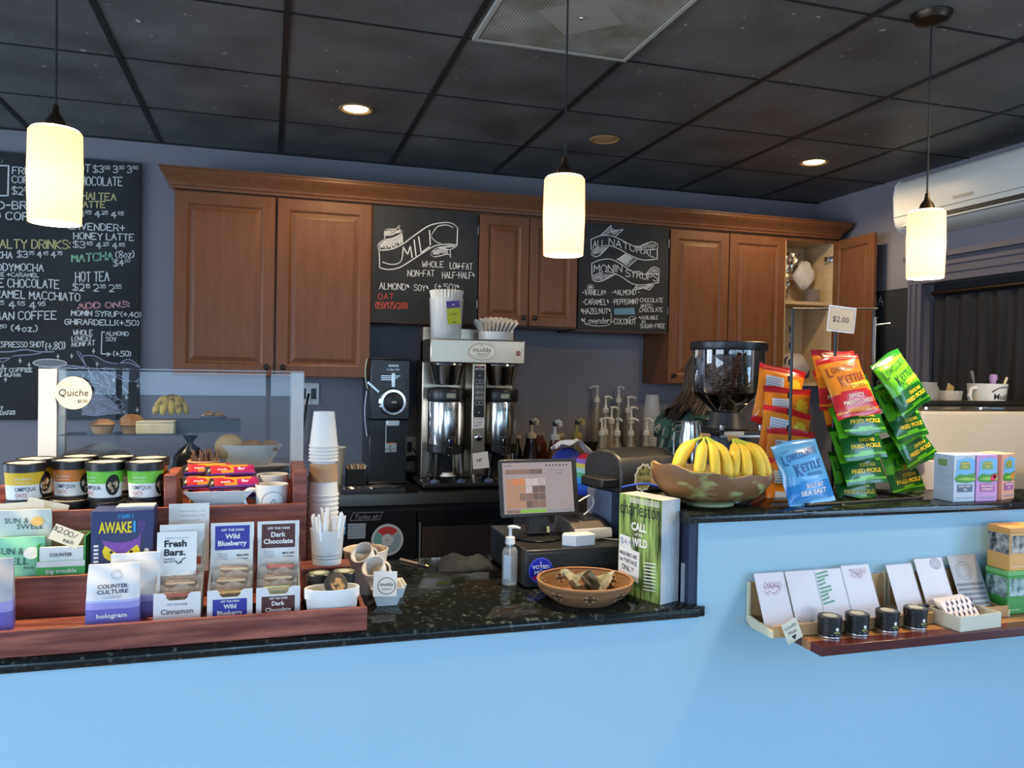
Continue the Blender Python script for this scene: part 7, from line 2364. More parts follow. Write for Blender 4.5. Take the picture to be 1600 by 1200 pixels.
# ------------------------------------------------------------------ chip rack
t = thing('chip_rack', 'black wire chip rack with clip strips on the raised bar', 'chip rack', (1.58, 2.06, HZ))
WIRE = mat('black wire', (0.012, 0.012, 0.012), 0.4)
P1, P2, P3 = (-.06, .02), (.105, .03), (.265, .05)
mb = MB().m(WIRE).tube([(P1[0], P1[1], .004), (P1[0], P1[1], .572)], .0045, 8)
for k in range(9):
    mb.box(P1[0] - .009, P1[0] - .003, P1[1] - .006, P1[1] + .004, .10 + .05 * k, .118 + .05 * k)
mb.build('clip_strip', t)
MB().m(WIRE).tube([(P2[0], P2[1], .004), (P2[0], P2[1], .530)], .0045, 8).build('clip_strip', t)
mb = MB().m(WIRE).tube([(P3[0], P3[1], .004), (P3[0], P3[1], .585)], .0048, 8)
mb.m(GREY).tube([(P3[0], P3[1] - .004, .40), (P3[0], P3[1] - .004, .56)], .0045, 8)
mb.build('clip_strip', t)
MB().m(WIRE).tube([(P1[0], P1[1], .572), (P3[0] + .012, P3[1], .588)], .0035, 8).build('top_bar', t)
MB().m(GREY).tube([(P3[0], P3[1], .535), (P3[0] + .055, P3[1] - .01, .542)], .002, 6).build('side_wire', t)
mb = MB().m(WIRE)
for a, b_ in (((-.12, -.15), (.33, -.10)), ((.33, -.10), (.23, .16)), ((.23, .16), (-.12, -.15)), ((-.06, .02), (-.12, -.15)), ((.265, .05), (.33, -.10)), ((.105, .03), (.105, -.12))):
    mb.tube([(a[0], a[1], .0045), (b_[0], b_[1], .0045)], .004, 6)
mb.build('wire_base', t)
t = thing('price_sign', 'clear plastic $2.00 price sign clipped on top of the chip rack', 'sign', (1.688, 2.075, 1.702))
MB(front((0, 0, 0), lean=-.05, rz=.05, roll=-.06)).m(FILM).box(-.052, .052, .0, .078, 0, .002).build('clear_holder', t, smooth=0)
MB(front((0, 0, 0), lean=-.05, rz=.05, roll=-.06)).m(mat('beige sign card', (0.50, 0.40, 0.28), 0.5)).box(-.047, .047, .005, .073, .0022, .0026).m(INK).type('$2.00', -.034, .030, .018, .003, 0, fit=.062).build('sign_card', t, smooth=0)
MB(front((0, 0, 0), lean=-.05, rz=.05, roll=-.06)).m(mat('white sign rim', (0.72, 0.72, 0.74), 0.3)).strokes([[(-.051, .001), (.051, .001), (.051, .077), (-.051, .077), (-.051, .001)]], .003, .0034).build('sign_rim', t, smooth=0)

def shine(nm, c_, r=.22):
    return mat(nm, c_, r, coat=.4)
ORG, ORD, ROS, RDD = shine('orange chip film', (0.78, 0.24, 0.02)), mat('brown orange print', (0.30, 0.035, 0.01), 0.4), shine('red chip film', (0.55, 0.02, 0.025)), mat('pale red print', (0.55, 0.02, 0.025), 0.4)
GRF, GRD, GRP = shine('green chip film', (0.11, 0.46, 0.015)), shine('dark green chip film', (0.008, 0.10, 0.012)), mat('deep green print', (0.01, 0.09, 0.012), 0.4)
BLF, BLD, BLP = shine('blue chip film', (0.11, 0.38, 0.70)), shine('deep blue chip film', (0.02, 0.22, 0.58)), mat('dark blue print', (0.02, 0.12, 0.33), 0.4)
YLF, NUT = mat('yellow chip print', (0.80, 0.60, 0.04), 0.35), mat('white nutrition panel', (0.62, 0.66, 0.72), 0.5)
def chip_bag(label, px, py, Y, kind, roll=0.0, lean=.30, rz=0.0, w=.160, h=.195, T=.013, seed=1, group=None):
    X_, Z_ = wall_xz(px, py, Y)
    t = thing('chip_bag', label, 'chip bag', (X_, Y, Z_), rz, group)
    M = front((0, 0, 0), lean=lean, roll=roll)
    rr = random.Random(seed)
    p1, p2, p3 = rr.uniform(0, 6), rr.uniform(0, 6), rr.uniform(0, 6)
    def f(u, v, s):
        cu, cv = abs(2 * u - 1), abs(2 * v - 1)
        e = max(0, 1 - cu ** 2.6) ** .6 * max(0, 1 - (cv / .90) ** 2.6 if cv < .90 else 0) ** .65
        x = (u - .5) * w * (1 - .05 * (1 - cv ** 2))
        crk = .0022 * sin(9 * u + 3 * p1 + 6 * v) * (cu ** 2) + .0014 * sin(17 * v + p2 + 4 * u) * e + .002 * sin(7 * u + p3) * (cv ** 4)
        return (x, (v - 1) * h + .003 * sin(6 * u + p2) * cv ** 6, s * (.0008 + T * e) + crk)
    base, seal, b0, b1, bm = {'orange': (ORG, ROS, .13, .40, ROS), 'green': (GRF, GRD, .12, .40, GRD), 'blue': (BLF, BLF, .10, .36, BLD), 'back': (ORG, ROS, 0, 0, ROS)}[kind]
    def mf(u, v):
        if v > .90:
            return seal
        if kind in ('green', 'orange') and v < .06:
            return seal
        if kind == 'back' and v < .10:
            return ROS
        vv = v + .04 * (2 * u - 1) ** 2
        if b0 < vv < b1:
            return bm
        return base
    mb = MB(M)
    mb.surf(lambda u, v: f(u, v, 1), 18, 30, mf)
    mb.surf(lambda u, v: f(u, v, -1), 18, 30, mf, flip=True)
    mb.build('chip_film', t, smooth=50)
    def warp(px_, py_):
        u, v = px_ / w / .96 + .5, py_ / h + 1
        q = f(min(max(u, 0), 1), min(max(v, 0), 1), 1)
        return (px_, py_, q[2] + .0016)
    mb = MB(M)
    if kind == 'back':
        mb.m(NUT)
        for (a0, a1, c0, c1) in ((-.055, .005, -.075, -.038), (-.052, .0, -.165, -.10)):
            nx, nz = 6, 4
            for i in range(nx):
                for j in range(nz):
                    q = [(a0 + (a1 - a0) * (i + di) / nx, c0 + (c1 - c0) * (j + dj) / nz) for di, dj in ((0, 0), (1, 0), (1, 1), (0, 1))]
                    mb.face([mb.pt(warp(*p)) for p in q])
        mb.m(INK)
        for k in range(4):
            mb.strokes([[(-.052, -.045 - .008 * k), (-.03, -.046 - .008 * k), (-.004, -.046 - .008 * k)]], .0014, warp=lambda x, y: (lambda q: (q[0], q[1], q[2] + .0006))(warp(x, y)))
        mb.m(YLF)
        for k in range(9):
            a0, a1 = 2 * pi * k / 9, 2 * pi * (k + 1) / 9
            cx, cy = .045, -.06
            mb.face([mb.pt(warp(cx, cy)), mb.pt(warp(cx + .026 * cos(a0), cy + .030 * sin(a0))), mb.pt(warp(cx + .020 * cos((a0 + a1) / 2), cy + .024 * sin((a0 + a1) / 2))), mb.pt(warp(cx + .026 * cos(a1), cy + .030 * sin(a1)))])
    else:
        pr, tx, sub = {'orange': (ORD, YLF, ('SPICY', 'PIMENTO CHEESE')), 'green': (GRP, YLF, ('STATE FAIR', 'FRIED PICKLE')), 'blue': (BLP, PAPER, ('BULLS BAY', 'SEA SALT'))}[kind]
        mb.m(pr).type('L', -.066, -.066, .030, bold=.03, fit=.014, warp=warp).type('OWCOUNTRY', -.051, -.058, .020, bold=.03, fit=.110, warp=warp, rise=.12)
        mb.type('K', -.040, -.103, .036, bold=.03, fit=.022, warp=warp).type('ETTLE', -.016, -.094, .024, bold=.03, fit=.070, warp=warp, rise=.10)
        if kind == 'blue':
            mb.type('POTATO', -.004, -.108, .010, bold=.02, fit=.052, warp=warp)
        else:
            mb.m(YLF)
            for i in range(6):
                q = [(-.008 + .011 * (i + di), -.112 + .014 * dj + .001 * (i + di)) for di, dj in ((0, 0), (1, 0), (1, 1), (0, 1))]
                mb.face([mb.pt(warp(*p)) for p in q])
            mb.m(pr).type('POTATO', -.004, -.109, .008, bold=.02, fit=.050, warp=lambda x, y: (lambda q: (q[0], q[1], q[2] + .0006))(warp(x, y)))
        yb = -h * (1 - (b0 + b1) / 2)
        mb.m(tx if kind != 'orange' else mat('pale pink print', (0.80, 0.62, 0.50), 0.4)).type(sub[0], 0 if kind == 'orange' else .012, yb + .003, .011, bold=.03, fit=.062 if kind == 'green' else .058, align='CENTER', warp=warp)
        mb.type(sub[1], .004, yb - .016, .013, bold=.035, fit=.112 if kind != 'blue' else .088, align='CENTER', warp=warp)
        mb.m(YLF if kind != 'blue' else BLP).type('Great', -.062, -.033, .009, fit=.024, warp=warp, shear=.3, rise=.2)
    mb.build('bag_print', t, smooth=0)
    return t
# orange bags hanging on the first strip, backs to the shop
chip_bag('topmost orange chip bag with its back turned, at the gourd side of the rack', 1223, 574, 2.235, 'back', -.20, .14, -.15, seed=3, T=.016)
chip_bag('orange chip bag with back turned, second down at the gourd side', 1230, 606, 2.195, 'back', -.06, .14, -.15, seed=4)
chip_bag('orange chip bag with back turned, third down at the gourd side', 1231, 639, 2.155, 'back', -.22, .14, -.15, seed=5)
chip_bag('orange chip bag with back turned, fourth down behind the blue bag', 1236, 671, 2.115, 'back', -.10, .14, -.15, seed=6)
chip_bag('lowest orange chip bag with back turned, mostly behind the blue bag', 1235, 718, 2.085, 'back', -.08, .14, -.15, seed=16, h=.155, T=.014)
chip_bag('blue sea salt chip bag at the foot of the rack', 1239, 690, 1.985, 'blue', .16, .33, -.02, h=.186, seed=1, T=.022)
# centre strip
chip_bag('orange spicy chip bag facing front at the top of the centre strip', 1306, 557, 2.055, 'orange', .16, .38, .0, seed=2, T=.022)
chip_bag('orange chip bag peeking above the spicy front bag', 1301, 548, 2.125, 'orange', .0, .25, .0, seed=7)
chip_bag('orange chip bag turned sideways behind the spicy front bag', 1296, 578, 2.16, 'back', .05, .30, .2, seed=8)
chip_bag('green pickle chip bag directly beneath the spicy orange bag', 1322, 588, 2.082, 'green', .06, .44, .0, seed=9, w=.158)
chip_bag('second green pickle chip bag down the centre strip', 1322, 626, 2.09, 'green', .07, .44, .0, seed=10, w=.158)
chip_bag('third green pickle chip bag down the centre strip', 1324, 664, 2.095, 'green', .06, .44, .0, seed=11, w=.158)
chip_bag('lowest green pickle chip bag on the centre strip', 1324, 704, 2.085, 'green', .0, .36, .0, seed=12, w=.15, h=.165)
# third strip
chip_bag('topmost green chip bag on the far strip, tilted toward the mug', 1381, 557, 2.10, 'green', .42, .38, .12, seed=13, T=.022)
chip_bag('second green chip bag on the far strip under the tilted one', 1385, 598, 2.13, 'green', .20, .42, .12, seed=14, w=.158)
chip_bag('third green chip bag on the far strip, tilted', 1392, 640, 2.135, 'green', .36, .42, .12, seed=15, w=.158)
chip_bag('lowest green chip bag on the far strip above the wire base', 1390, 684, 2.14, 'green', .12, .36, .12, seed=17, w=.15, h=.185)

# ------------------------------------------------------------------ tea boxes on the bar
def tea_box(x, y, rz, main, label, berry, name_):
    t = thing('tea_box', label, 'tea box', (x, y, HZ + .0003), rz)
    w, d, h = .080, .075, .140
    MB().m(main).box(0, w, 0, d, 0, h).build('carton', t, bevel=.0008)
    mb = MB(front((0, -.0008, 0)))
    mb.m(mat('sky print', (0.16, 0.42, 0.75), 0.5)).sheet([(.006, .066), (w - .002, .066), (w - .002, .126), (w * .6, .132), (.012, .124)], 0)
    mb.m(mat('field print', (0.07, 0.28, 0.04), 0.5)).sheet([(.002, .072), (.02, .084), (.045, .080), (w, .086), (w, .062), (.05, .056), (.01, .060)], .0004)
    mb.m(mat('light field print', (0.28, 0.50, 0.08), 0.5)).sheet([(.01, .068), (.04, .074), (w, .070), (w, .064), (.04, .064)], .0008)
    mb.m(mat('old green print', (0.20, 0.32, 0.12), 0.5)).sheet([(.018, .096), (.062, .096), (.058, .118), (.04, .122), (.022, .118)], .0004)
    mb.m(YLF).type('CHARLESTON', .04, .112, .005, .0009, .03, 'CENTER', fit=.036).type('TEA', .04, .102, .007, .0009, .03, 'CENTER')
    if berry is not None:
        mb.m(berry).disc(.062, .070, .010, .0012, 14).disc(.070, .076, .007, .0012, 12)
    mb.m(mat('slate print', (0.10, 0.13, 0.20), 0.5) if name_[0] == 'EARL GREY' else mat('plum print', (0.40, 0.13, 0.33), 0.5)).sheet([(.014, .030), (.070, .030), (.070, .052), (.014, .052)], .0004)
    mb.m(PAPER).type(name_[0], .042, .044, .006, .0009, .02, 'CENTER', fit=.046).type(name_[1], .042, .034, .006, .0009, .02, 'CENTER')
    mb.m(mat('grey print', (0.35, 0.36, 0.42), 0.6)).box(.012, .072, .012, .0145, 0, .0005).type('TEA BAGS', .05, .132, .004, .0005, .02, 'CENTER')
    mb.build('front_print', t, smooth=0)
    mb = MB(Matrix(((0, 0, -1, -.0006), (-1, 0, 0, d), (0, 1, 0, 0), (0, 0, 0, 1))))
    mb.m(mat('old green print', (0.20, 0.32, 0.12), 0.5)).sheet([(.016, .105), (.050, .105), (.050, .125), (.016, .125)], 0)
    mb.m(mat('grey print', (0.35, 0.36, 0.42), 0.6))
    for k in range(7):
        mb.box(.012, .062 - .012 * (k % 3), .094 - .007 * k, .0955 - .007 * k, 0, .0004)
    mb.build('side_print', t, smooth=0)
tea_box(1.955, 1.890, .0, mat('pale blue tea carton', (0.46, 0.54, 0.64), 0.45), 'pale blue tea box with text side showing, nearest the chip rack', None, ('EARL GREY', 'TEA'))
tea_box(2.0365, 1.886, .0, mat('lilac tea carton', (0.50, 0.28, 0.56), 0.45), 'lilac raspberry tea box between the blue and peach tea boxes', mat('raspberry print', (0.55, 0.03, 0.10), 0.5), ('ISLAND', 'RASPBERRY'))
tea_box(2.1420, 1.892, .30, mat('peach tea carton', (0.70, 0.38, 0.28), 0.45), 'peach tea box turned sideways at the end of the tea row', mat('peach print', (0.70, 0.25, 0.06), 0.5), ('PEACH', 'TEA'))

# ------------------------------------------------------------------ wall shelf with cards and tins
t = thing('striped_wall_shelf', 'striped walnut and cherry wood wall shelf on the pale blue wall', 'shelf', (1.95, 1.8795, .862))
STR = mat('striped hardwood', (0.12, 0.05, 0.02), 0.25)
nt, N, L, b = nodes_of(STR)
tc = N.new('ShaderNodeTexCoord')
sp = N.new('ShaderNodeSeparateXYZ')
mr = N.new('ShaderNodeMapRange')
mr.inputs[1].default_value = -.215
mr.inputs[2].default_value = 0
cr = N.new('ShaderNodeValToRGB')
cr.color_ramp.interpolation = 'CONSTANT'
for k, (p, c_) in enumerate([(0, (0.07, 0.012, 0.010)), (.24, (0.30, 0.14, 0.05)), (.40, (0.09, 0.035, 0.016)), (.52, (0.34, 0.18, 0.07)), (.66, (0.10, 0.04, 0.02)), (.82, (0.30, 0.15, 0.06))]):
    e = cr.color_ramp.elements[k] if k < 2 else cr.color_ramp.elements.new(p)
    e.position = p
    e.color = (*c_, 1)
L(tc.outputs['Object'], sp.inputs[0])
L(sp.outputs['Y'], mr.inputs[0])
L(mr.outputs[0], cr.inputs[0])
L(cr.outputs[0], b.inputs['Base Color'])
MB().m(STR).box(-.62, .70, -.205, 0, 0, .025).build('shelf_board', t, bevel=.002)
SZ = .8872
TRW = wood('pale tray pine', (0.42, 0.25, 0.11), (0.50, 0.32, 0.15), (2, 6, 6), 5.0, 0.5)
EDGE = mat('cream tray edge', (0.66, 0.60, 0.42), 0.6)
def card_tray(x0, x1, label, z=SZ):
    t = thing('card_tray', label, 'card tray', ((x0 + x1) / 2, 1.878, z))
    hw = (x1 - x0) / 2
    mb = MB().m(TRW).box(-hw, hw, -.008, -.001, .004, .115).box(-hw, hw, -.110, -.001, 0, .004).box(-hw, hw, -.117, -.110, 0, .030)
    mb.build('tray_body', t, smooth=0)
    for xx in (-hw - .006, hw + .0005):
        mb = MB(Matrix(((0, 0, 1, xx), (1, 0, 0, 0), (0, 1, 0, 0), (0, 0, 0, 1)))).m(EDGE)
        mb.prism([(-.001, .118), (-.012, .118), (-.012, .030), (-.117, .018), (-.117, 0), (-.03, 0), (-.001, .012)], 0, .0055)
        mb.build('end_board', t, smooth=0)
    return t
card_tray(1.252, 1.690, 'long pine card tray hanging over the shelf end with greeting cards')
card_tray(1.712, 2.03, 'shorter pine card tray beside the green tea tin')
CARD = mat('white card stock', (0.72, 0.70, 0.74), 0.5)
SLV = film('card sleeve', (0.8, 0.8, 0.85), 0.10, .05)
PKL = mat('dusty pink print', (0.45, 0.17, 0.30), 0.6)
NVL = mat('grey navy print', (0.10, 0.12, 0.22), 0.6)
def card(px, py, label, art, col=CARD, w=.092, h=.150, dz=0.0, y=1.80, roll=0):
    X_, _z = wall_xz(px, py, y)
    t = thing('greeting_card', label, 'greeting card', (X_, y, SZ + .0045 + dz))
    M = front((0, 0, 0), lean=.42, roll=roll)
    MB(M).m(col).box(-w / 2, w / 2, 0, h, -.0016, 0).build('card_stock', t, smooth=0)
    mb = MB(M)
    art(mb, w, h)
    if mb.f:
        mb.build('card_print', t, smooth=0)
    MB(M).m(SLV).box(-w / 2 - .002, w / 2 + .002, -.0, h + .003, .0012, .0016).build('clear_sleeve', t, smooth=0)
def script(m_, y_, n=7):
    def a(mb, w, h):
        mb.m(m_)
        rr = random.Random(n)
        for r_ in range(2):
            pts = [(-w * .28 + w * .09 * k, h * y_ - r_ * .013 + rr.uniform(-.009, .009)) for k in range(n)]
            mb.strokes([spline(pts, 6)], .0016, .0006)
            mb.strokes([spline([(p[0] + .004, p[1] - .004) for p in pts], 6)], .0010, .0006)
        for k in range(5):
            x_ = -w * .25 + w * .12 * k
            mb.strokes([spline([(x_, h * y_), (x_ + .006, h * y_ + .008), (x_ + .010, h * y_), (x_ + .004, h * y_ - .006), (x_, h * y_)], 5)], .0013, .0006)
    return a
def leafy(mb, w, h):
    mb.m(NVL)
    for k in range(15):
        a = pi * (k + .5) / 15
        mb.strokes([spline([(.0, .006), (cos(a) * .02 + .006 * sin(a), .006 + sin(a) * .026), (cos(a) * .042, .006 + sin(a) * .050)], 4)], .0014, .0006)
def greenart(mb, w, h):
    mb.m(mat('card green print', (0.02, 0.26, 0.08), 0.6))
    for k in range(9):
        mb.strokes([[(-w / 2 + .004, h - .012 - .010 * k), (-w / 2 + .004 + (.036 if k % 4 < 2 else .022), h - .006 - .010 * k)]], .0055, .0006)
def blank(mb, w, h):
    pass
def corners(mb, w, h):
    mb.m(NVL)
    for cx, cy in ((w * .22, h - .016), (-w * .30, .018)):
        for r_ in (.006, .010, .015, .019):
            mb.ring(cx, cy, r_, .0015, .0006, 20, r_ * .8)
def house(mb, w, h):
    mb.m(mat('dark grey print', (0.05, 0.055, 0.06), 0.6))
    for k in range(5):
        mb.box(-w / 2 + .004, w / 2 - .004, .006 + .014 * k, .014 + .014 * k, .0002, .0006)
    mb.ring(-.008, .105, .026, .0018, .0006, 24)
    mb.ring(-.008, .105, .018, .0014, .0006, 24)
card(1221, 965, 'white card with pink script at the tag end of the card tray', script(PKL, .78))
card(1270, 962, 'white card with a leafy fan drawn at its foot', leafy)
card(1316, 958, 'white card with a green block print along one edge', greenart)
card(1358, 955, 'white card with pink script in the middle of the card row', script(PKL, .88, 6), dz=.006)
card(1428, 951, 'plain white card after the gap in the card tray', blank, w=.088)
card(1474, 948, 'white card with navy scroll corners, second from the grey card', corners, w=.098, dz=.010, y=1.805)
card(1527, 944, 'grey card with dark stripes at the end of the card row', house, col=mat('grey card stock', (0.30, 0.29, 0.28), 0.3), w=.104, dz=.012, y=1.81)
o = MB(front((1.300, 1.752, .905), roll=.42)).m(mat('ivory tag', (0.70, 0.66, 0.52), 0.7)).box(-.024, .024, -.028, .028, 0, .001).m(INK).type('Locally', 0, .010, .009, .0014, .0, 'CENTER', fit=.036).type('Made', 0, -.006, .009, .0014, 0, 'CENTER', fit=.026).sheet([(0, -.024), (.007, -.014), (.004, -.010), (0, -.013), (-.004, -.010), (-.007, -.014)], .0014)
tag(o.build('locally_made_tag', smooth=0), 'small ivory Locally Made tag on the card tray corner', 'tag')
def tin(px, py, label, y=1.745):
    X_, _ = wall_xz(px, py, y)
    t = thing('tea_tin', label, 'tin', (X_, y, SZ + .0002))
    t.scale = (.83, .83, .86)
    MB().m(mat('silver tin foot', (0.65, 0.66, 0.68), 0.25, 0.9)).lathe([(0, 0), (.035, 0), (.036, .003), (.0355, .005), (0, .005)], n=36).build('foot_rim', t)
    MB().m(BLACK).lathe([(.0352, .0052), (.0352, .043)], n=36).build('tin_body', t)
    MB().m(BLACK).lathe([(.0355, .0432), (.0368, .044), (.0368, .060), (.035, .0625), (.028, .063)], n=36).m(mat('lid emblem', (0.30, 0.31, 0.28), 0.5)).lathe([(.022, .0631), (0, .0632)], n=24).m(BLACK).lathe([(.028, .063), (.022, .0631)], n=30).build('lid', t)
    def w_(x, y_):
        a = x / .0355 - .15
        return (.0356 * sin(a), y_, .0356 * cos(a))
    mb = MB(UP).m(PAPER)
    mb.face([mb.pt(w_(.006 + .0055 * cos(2 * pi * k / 14), .029 + .0055 * sin(2 * pi * k / 14))) for k in range(14)])
    mb.m(mat('lime print', (0.30, 0.55, 0.08), 0.6)).type('MATCHA', -.004, .017, .005, warp=w_, bold=.03, fit=.021)
    mb.m(PAPER).strokes([[(-.012, .0125), (.004, .0125), (.018, .0125)]], .0012, warp=w_)
    mb.m(GREY).strokes([[(-.02, .0085), (.0, .0085), (.018, .0085)]], .001, warp=w_)
    mb.build('tin_print', t, smooth=0)
tin(1296, 992, 'black tea tin at the free end of the striped shelf', 1.742)
tin(1339, 988, 'second black tea tin from the free end of the shelf', 1.742)
tin(1386, 983, 'third black tea tin from the free end of the shelf', 1.745)
tin(1430, 978, 'black tea tin next to the cream open box', 1.748)
t = thing('cream_open_box', 'cream open box of patterned cards at the shelf edge', 'box', (1.845, 1.735, SZ + .0003), .06)
BXC = mat('cream box board', (0.60, 0.58, 0.46), 0.6)
mb = MB().m(BXC)
mb.box(-.075, .075, -.05, .055, 0, .002)
for a in ((-.075, .075, -.05, -.048), (-.075, .075, .053, .055), (-.075, -.073, -.048, .053), (.073, .075, -.048, .053)):
    mb.box(*a, .002, .040)
mb.build('box_body', t, smooth=0)
PATC = mat('patterned card paper', (0.62, 0.60, 0.66), 0.5)
for k in range(4):
    o = MB(Matrix.Translation((1.850 - .004 * k, 1.752 - .012 * k, SZ + .016)) @ Euler((-.75, -.05, .06)).to_matrix().to_4x4() @ UP)
    o.m(PATC).box(-.058, .050, -.01, .062, 0, .0014)
    o.m(mat('ink navy', (0.03, 0.04, 0.10), 0.6))
    if k == 3:
        for i in range(6):
            for j in range(4):
                x_, y_ = -.050 + .018 * i + .009 * (j % 2), .0 + .017 * j
                o.sheet([(x_, y_), (x_ + .006, y_ - .003), (x_ + .010, y_ + .006), (x_ + .004, y_ + .010)], .0018)
                o.strokes([[(x_ + .004, y_ + .010), (x_ + .012, y_ + .015)]], .0012, .0018)
    tag(o.build('patterned_card', smooth=0), ['navy patterned card at the back of the cream box', 'second navy patterned card in the cream box', 'third navy patterned card in the cream box', 'front navy patterned card showing its print in the cream box'][k], 'card')
o = thing('metal_clip', 'small dark metal clip beside the cream box behind the last tin', 'clip', (1.752, 1.79, SZ + .0315))
MB().m(mat('gunmetal', (0.06, 0.06, 0.07), 0.3, .7)).tube(spline3([(-.03, 0, .0), (-.01, -.004, .012), (.014, -.004, .010), (.03, 0, -.002)]), .005, 8).build('clip_arm', o)
def tea_tin_box(x, y, z, main, cap, art, label):
    t = thing('tea_carton', label, 'tea carton', (x, y, z), .0)
    MB().m(main).box(0, .13, 0, .075, 0, .110).build('carton', t, bevel=.001)
    MB().m(cap).box(-.001, .131, -.001, .076, .1102, .124).build('carton_lid', t, bevel=.001)
    mb = MB(front((0, -.0008, 0))).m(art).sheet([(.004, .052), (.062, .050), (.070, .100), (.004, .102)], 0).m(mat('gold print', (0.65, 0.42, 0.10), 0.5)).sheet([(.066, .03), (.124, .03), (.124, .104), (.074, .104)], 0)
    mb.m(PAPER).sheet([(.072, .030), (.112, .030), (.112, .056), (.072, .056)], .0004).m(INK).type('NUMI', .092, .040, .009, .0008, .02, 'CENTER', fit=.032).type('organic tea', .092, .034, .004, .0008, 0, 'CENTER')
    mb.m(PAPER).type('18 TEA BAGS', .006, .010, .005, .0008, 0, fit=.04)
    mb.M = Matrix(((0, 0, -1, -.0006), (-1, 0, 0, .075), (0, 1, 0, 0), (0, 0, 0, 1)))
    mb.m(art).sheet([(.002, .048), (.073, .046), (.073, .104), (.002, .104)], 0)
    mb.build('front_print', t, smooth=0)
ARTG = noise_mix(mat('grey photo print', (0.3, 0.3, 0.28), 0.5), (0.03, 0.03, 0.03), (0.50, 0.48, 0.42), 45, 3)
ARTT = noise_mix(mat('blue green photo print', (0.3, 0.4, 0.4), 0.5), (0.06, 0.12, 0.10), (0.45, 0.60, 0.60), 45, 3)
tea_tin_box(2.030 + .012, 1.775, SZ + .0003, mat('green tea carton', (0.06, 0.30, 0.06), 0.45), mat('bright green lid', (0.16, 0.42, 0.14), 0.45), ARTT, 'green tea carton standing on the shelf under the orange one')
tea_tin_box(2.036 + .012, 1.777, SZ + .1248, mat('orange tea carton', (0.66, 0.36, 0.10), 0.45), mat('orange lid', (0.62, 0.30, 0.08), 0.45), ARTG, 'orange tea carton stacked on the green tea carton')

# ------------------------------------------------------------------ woman working behind the bean grinder
def skinned(name, verts, edges, material, parent, sub=2):
    me = bpy.data.meshes.new(name)
    me.from_pydata([v[:3] for v in verts], edges, [])
    o = bpy.data.objects.new(name, me)
    COL.objects.link(o)
    o.parent = parent
    sk = o.modifiers.new('skin', 'SKIN')
    sk.use_smooth_shade = True
    if not me.skin_vertices:
        bpy.context.view_layer.update()
    for k, v in enumerate(verts):
        d = me.skin_vertices[0].data[k]
        r = v[3] if isinstance(v[3], tuple) else (v[3], v[3])
        d.radius = r
        d.use_root = (k == 0)
    s_ = o.modifiers.new('sub', 'SUBSURF')
    s_.levels = s_.render_levels = sub
    me.materials.append(material)
    return o
t = thing('person', 'woman with long brown hair and camouflage top, seen from behind the bean grinder', 'person', (1.80, 3.22, 0))
V, E_ = [], []
def chain(start, pts):
    prev = start
    ids = []
    for p in pts:
        V.append(p)
        k = len(V) - 1
        if prev is not None:
            E_.append((prev, k))
        prev = k
        ids.append(k)
    return ids
def limbs(g=0.0):
    out = {}
    sp_ = chain(None, [(0, 0, .95, (.105 + g, .14 + g)), (-.005, 0, 1.10, (.09 + g, .12 + g)), (.01, 0, 1.25, (.10 + g, .135 + g)), (.04, 0, 1.345, (.08 + g, .11 + g))])
    return sp_
SKIN = mat('skin', (0.50, 0.30, 0.21), 0.5)
sp_ = limbs()
hd = chain(sp_[-1], [(.075, 0, 1.415, .048), (.10, 0, 1.47, .046), (.125, 0, 1.535, (.082, .074)), (.135, 0, 1.60, (.088, .078)), (.14, 0, 1.655, (.05, .046))])
chain(hd[2], [(.205, 0, 1.515, .024)])
chain(hd[3], [(.215, 0, 1.575, .018), (.238, 0, 1.562, .010)])
for s in (-1, 1):
    arm = chain(sp_[-1], [(.03, s * .155, 1.345, .058), (.07, s * .20, 1.215, .044), (.13, s * .215, 1.085, .038), (.25, s * .17, 1.05, .033), (.345, s * .12, 1.07, .025), (.385, s * .105, 1.07, (.030, .016)), (.425, s * .095, 1.065, (.034, .014))])
    for k, (dy, ln) in enumerate(((-.026, .062), (-.009, .075), (.009, .070), (.025, .055))):
        chain(arm[-1], [(.445, s * (.095 + dy), 1.062, .0085), (.425 + ln * .7, s * (.092 + dy * 1.1), 1.056, .0080), (.425 + ln, s * (.088 + dy * 1.1), 1.040, .0070)])
    chain(arm[-2], [(.405, s * .065, 1.068, .0095), (.432, s * .045, 1.060, .0085)])
    leg = chain(sp_[0], [(0, s * .09, .86, .090), (.01, s * .10, .66, .072), (.02, s * .10, .48, .054), (.0, s * .10, .28, .050), (-.02, s * .10, .09, .036), (.04, s * .10, .045, (.036, .030)), (.11, s * .10, .035, (.036, .024))])
skinned('body', V, E_, SKIN, t)
CAMO = mat('camouflage cloth', (0.03, 0.075, 0.055), 0.85)
nt, N, L, b = nodes_of(CAMO)
tc = N.new('ShaderNodeTexCoord')
nz = N.new('ShaderNodeTexNoise')
nz.inputs['Scale'].default_value = 10
nz.inputs['Detail'].default_value = 1.2
nz.inputs['Distortion'].default_value = 1.2
cr = N.new('ShaderNodeValToRGB')
cr.color_ramp.interpolation = 'CONSTANT'
for k, (p, c_) in enumerate([(0, (0.010, 0.012, 0.012)), (.43, (0.030, 0.085, 0.060)), (.62, (0.36, 0.27, 0.18)), (.67, (0.010, 0.012, 0.012))]):
    e = cr.color_ramp.elements[k] if k < 2 else cr.color_ramp.elements.new(p)
    e.position = p
    e.color = (*c_, 1)
L(tc.outputs['Object'], nz.inputs['Vector'])
L(nz.outputs['Fac'], cr.inputs[0])
L(cr.outputs[0], b.inputs['Base Color'])
V, E_ = [], []
sp_ = limbs(.022)
chain(sp_[-1], [(.068, 0, 1.402, .060)])
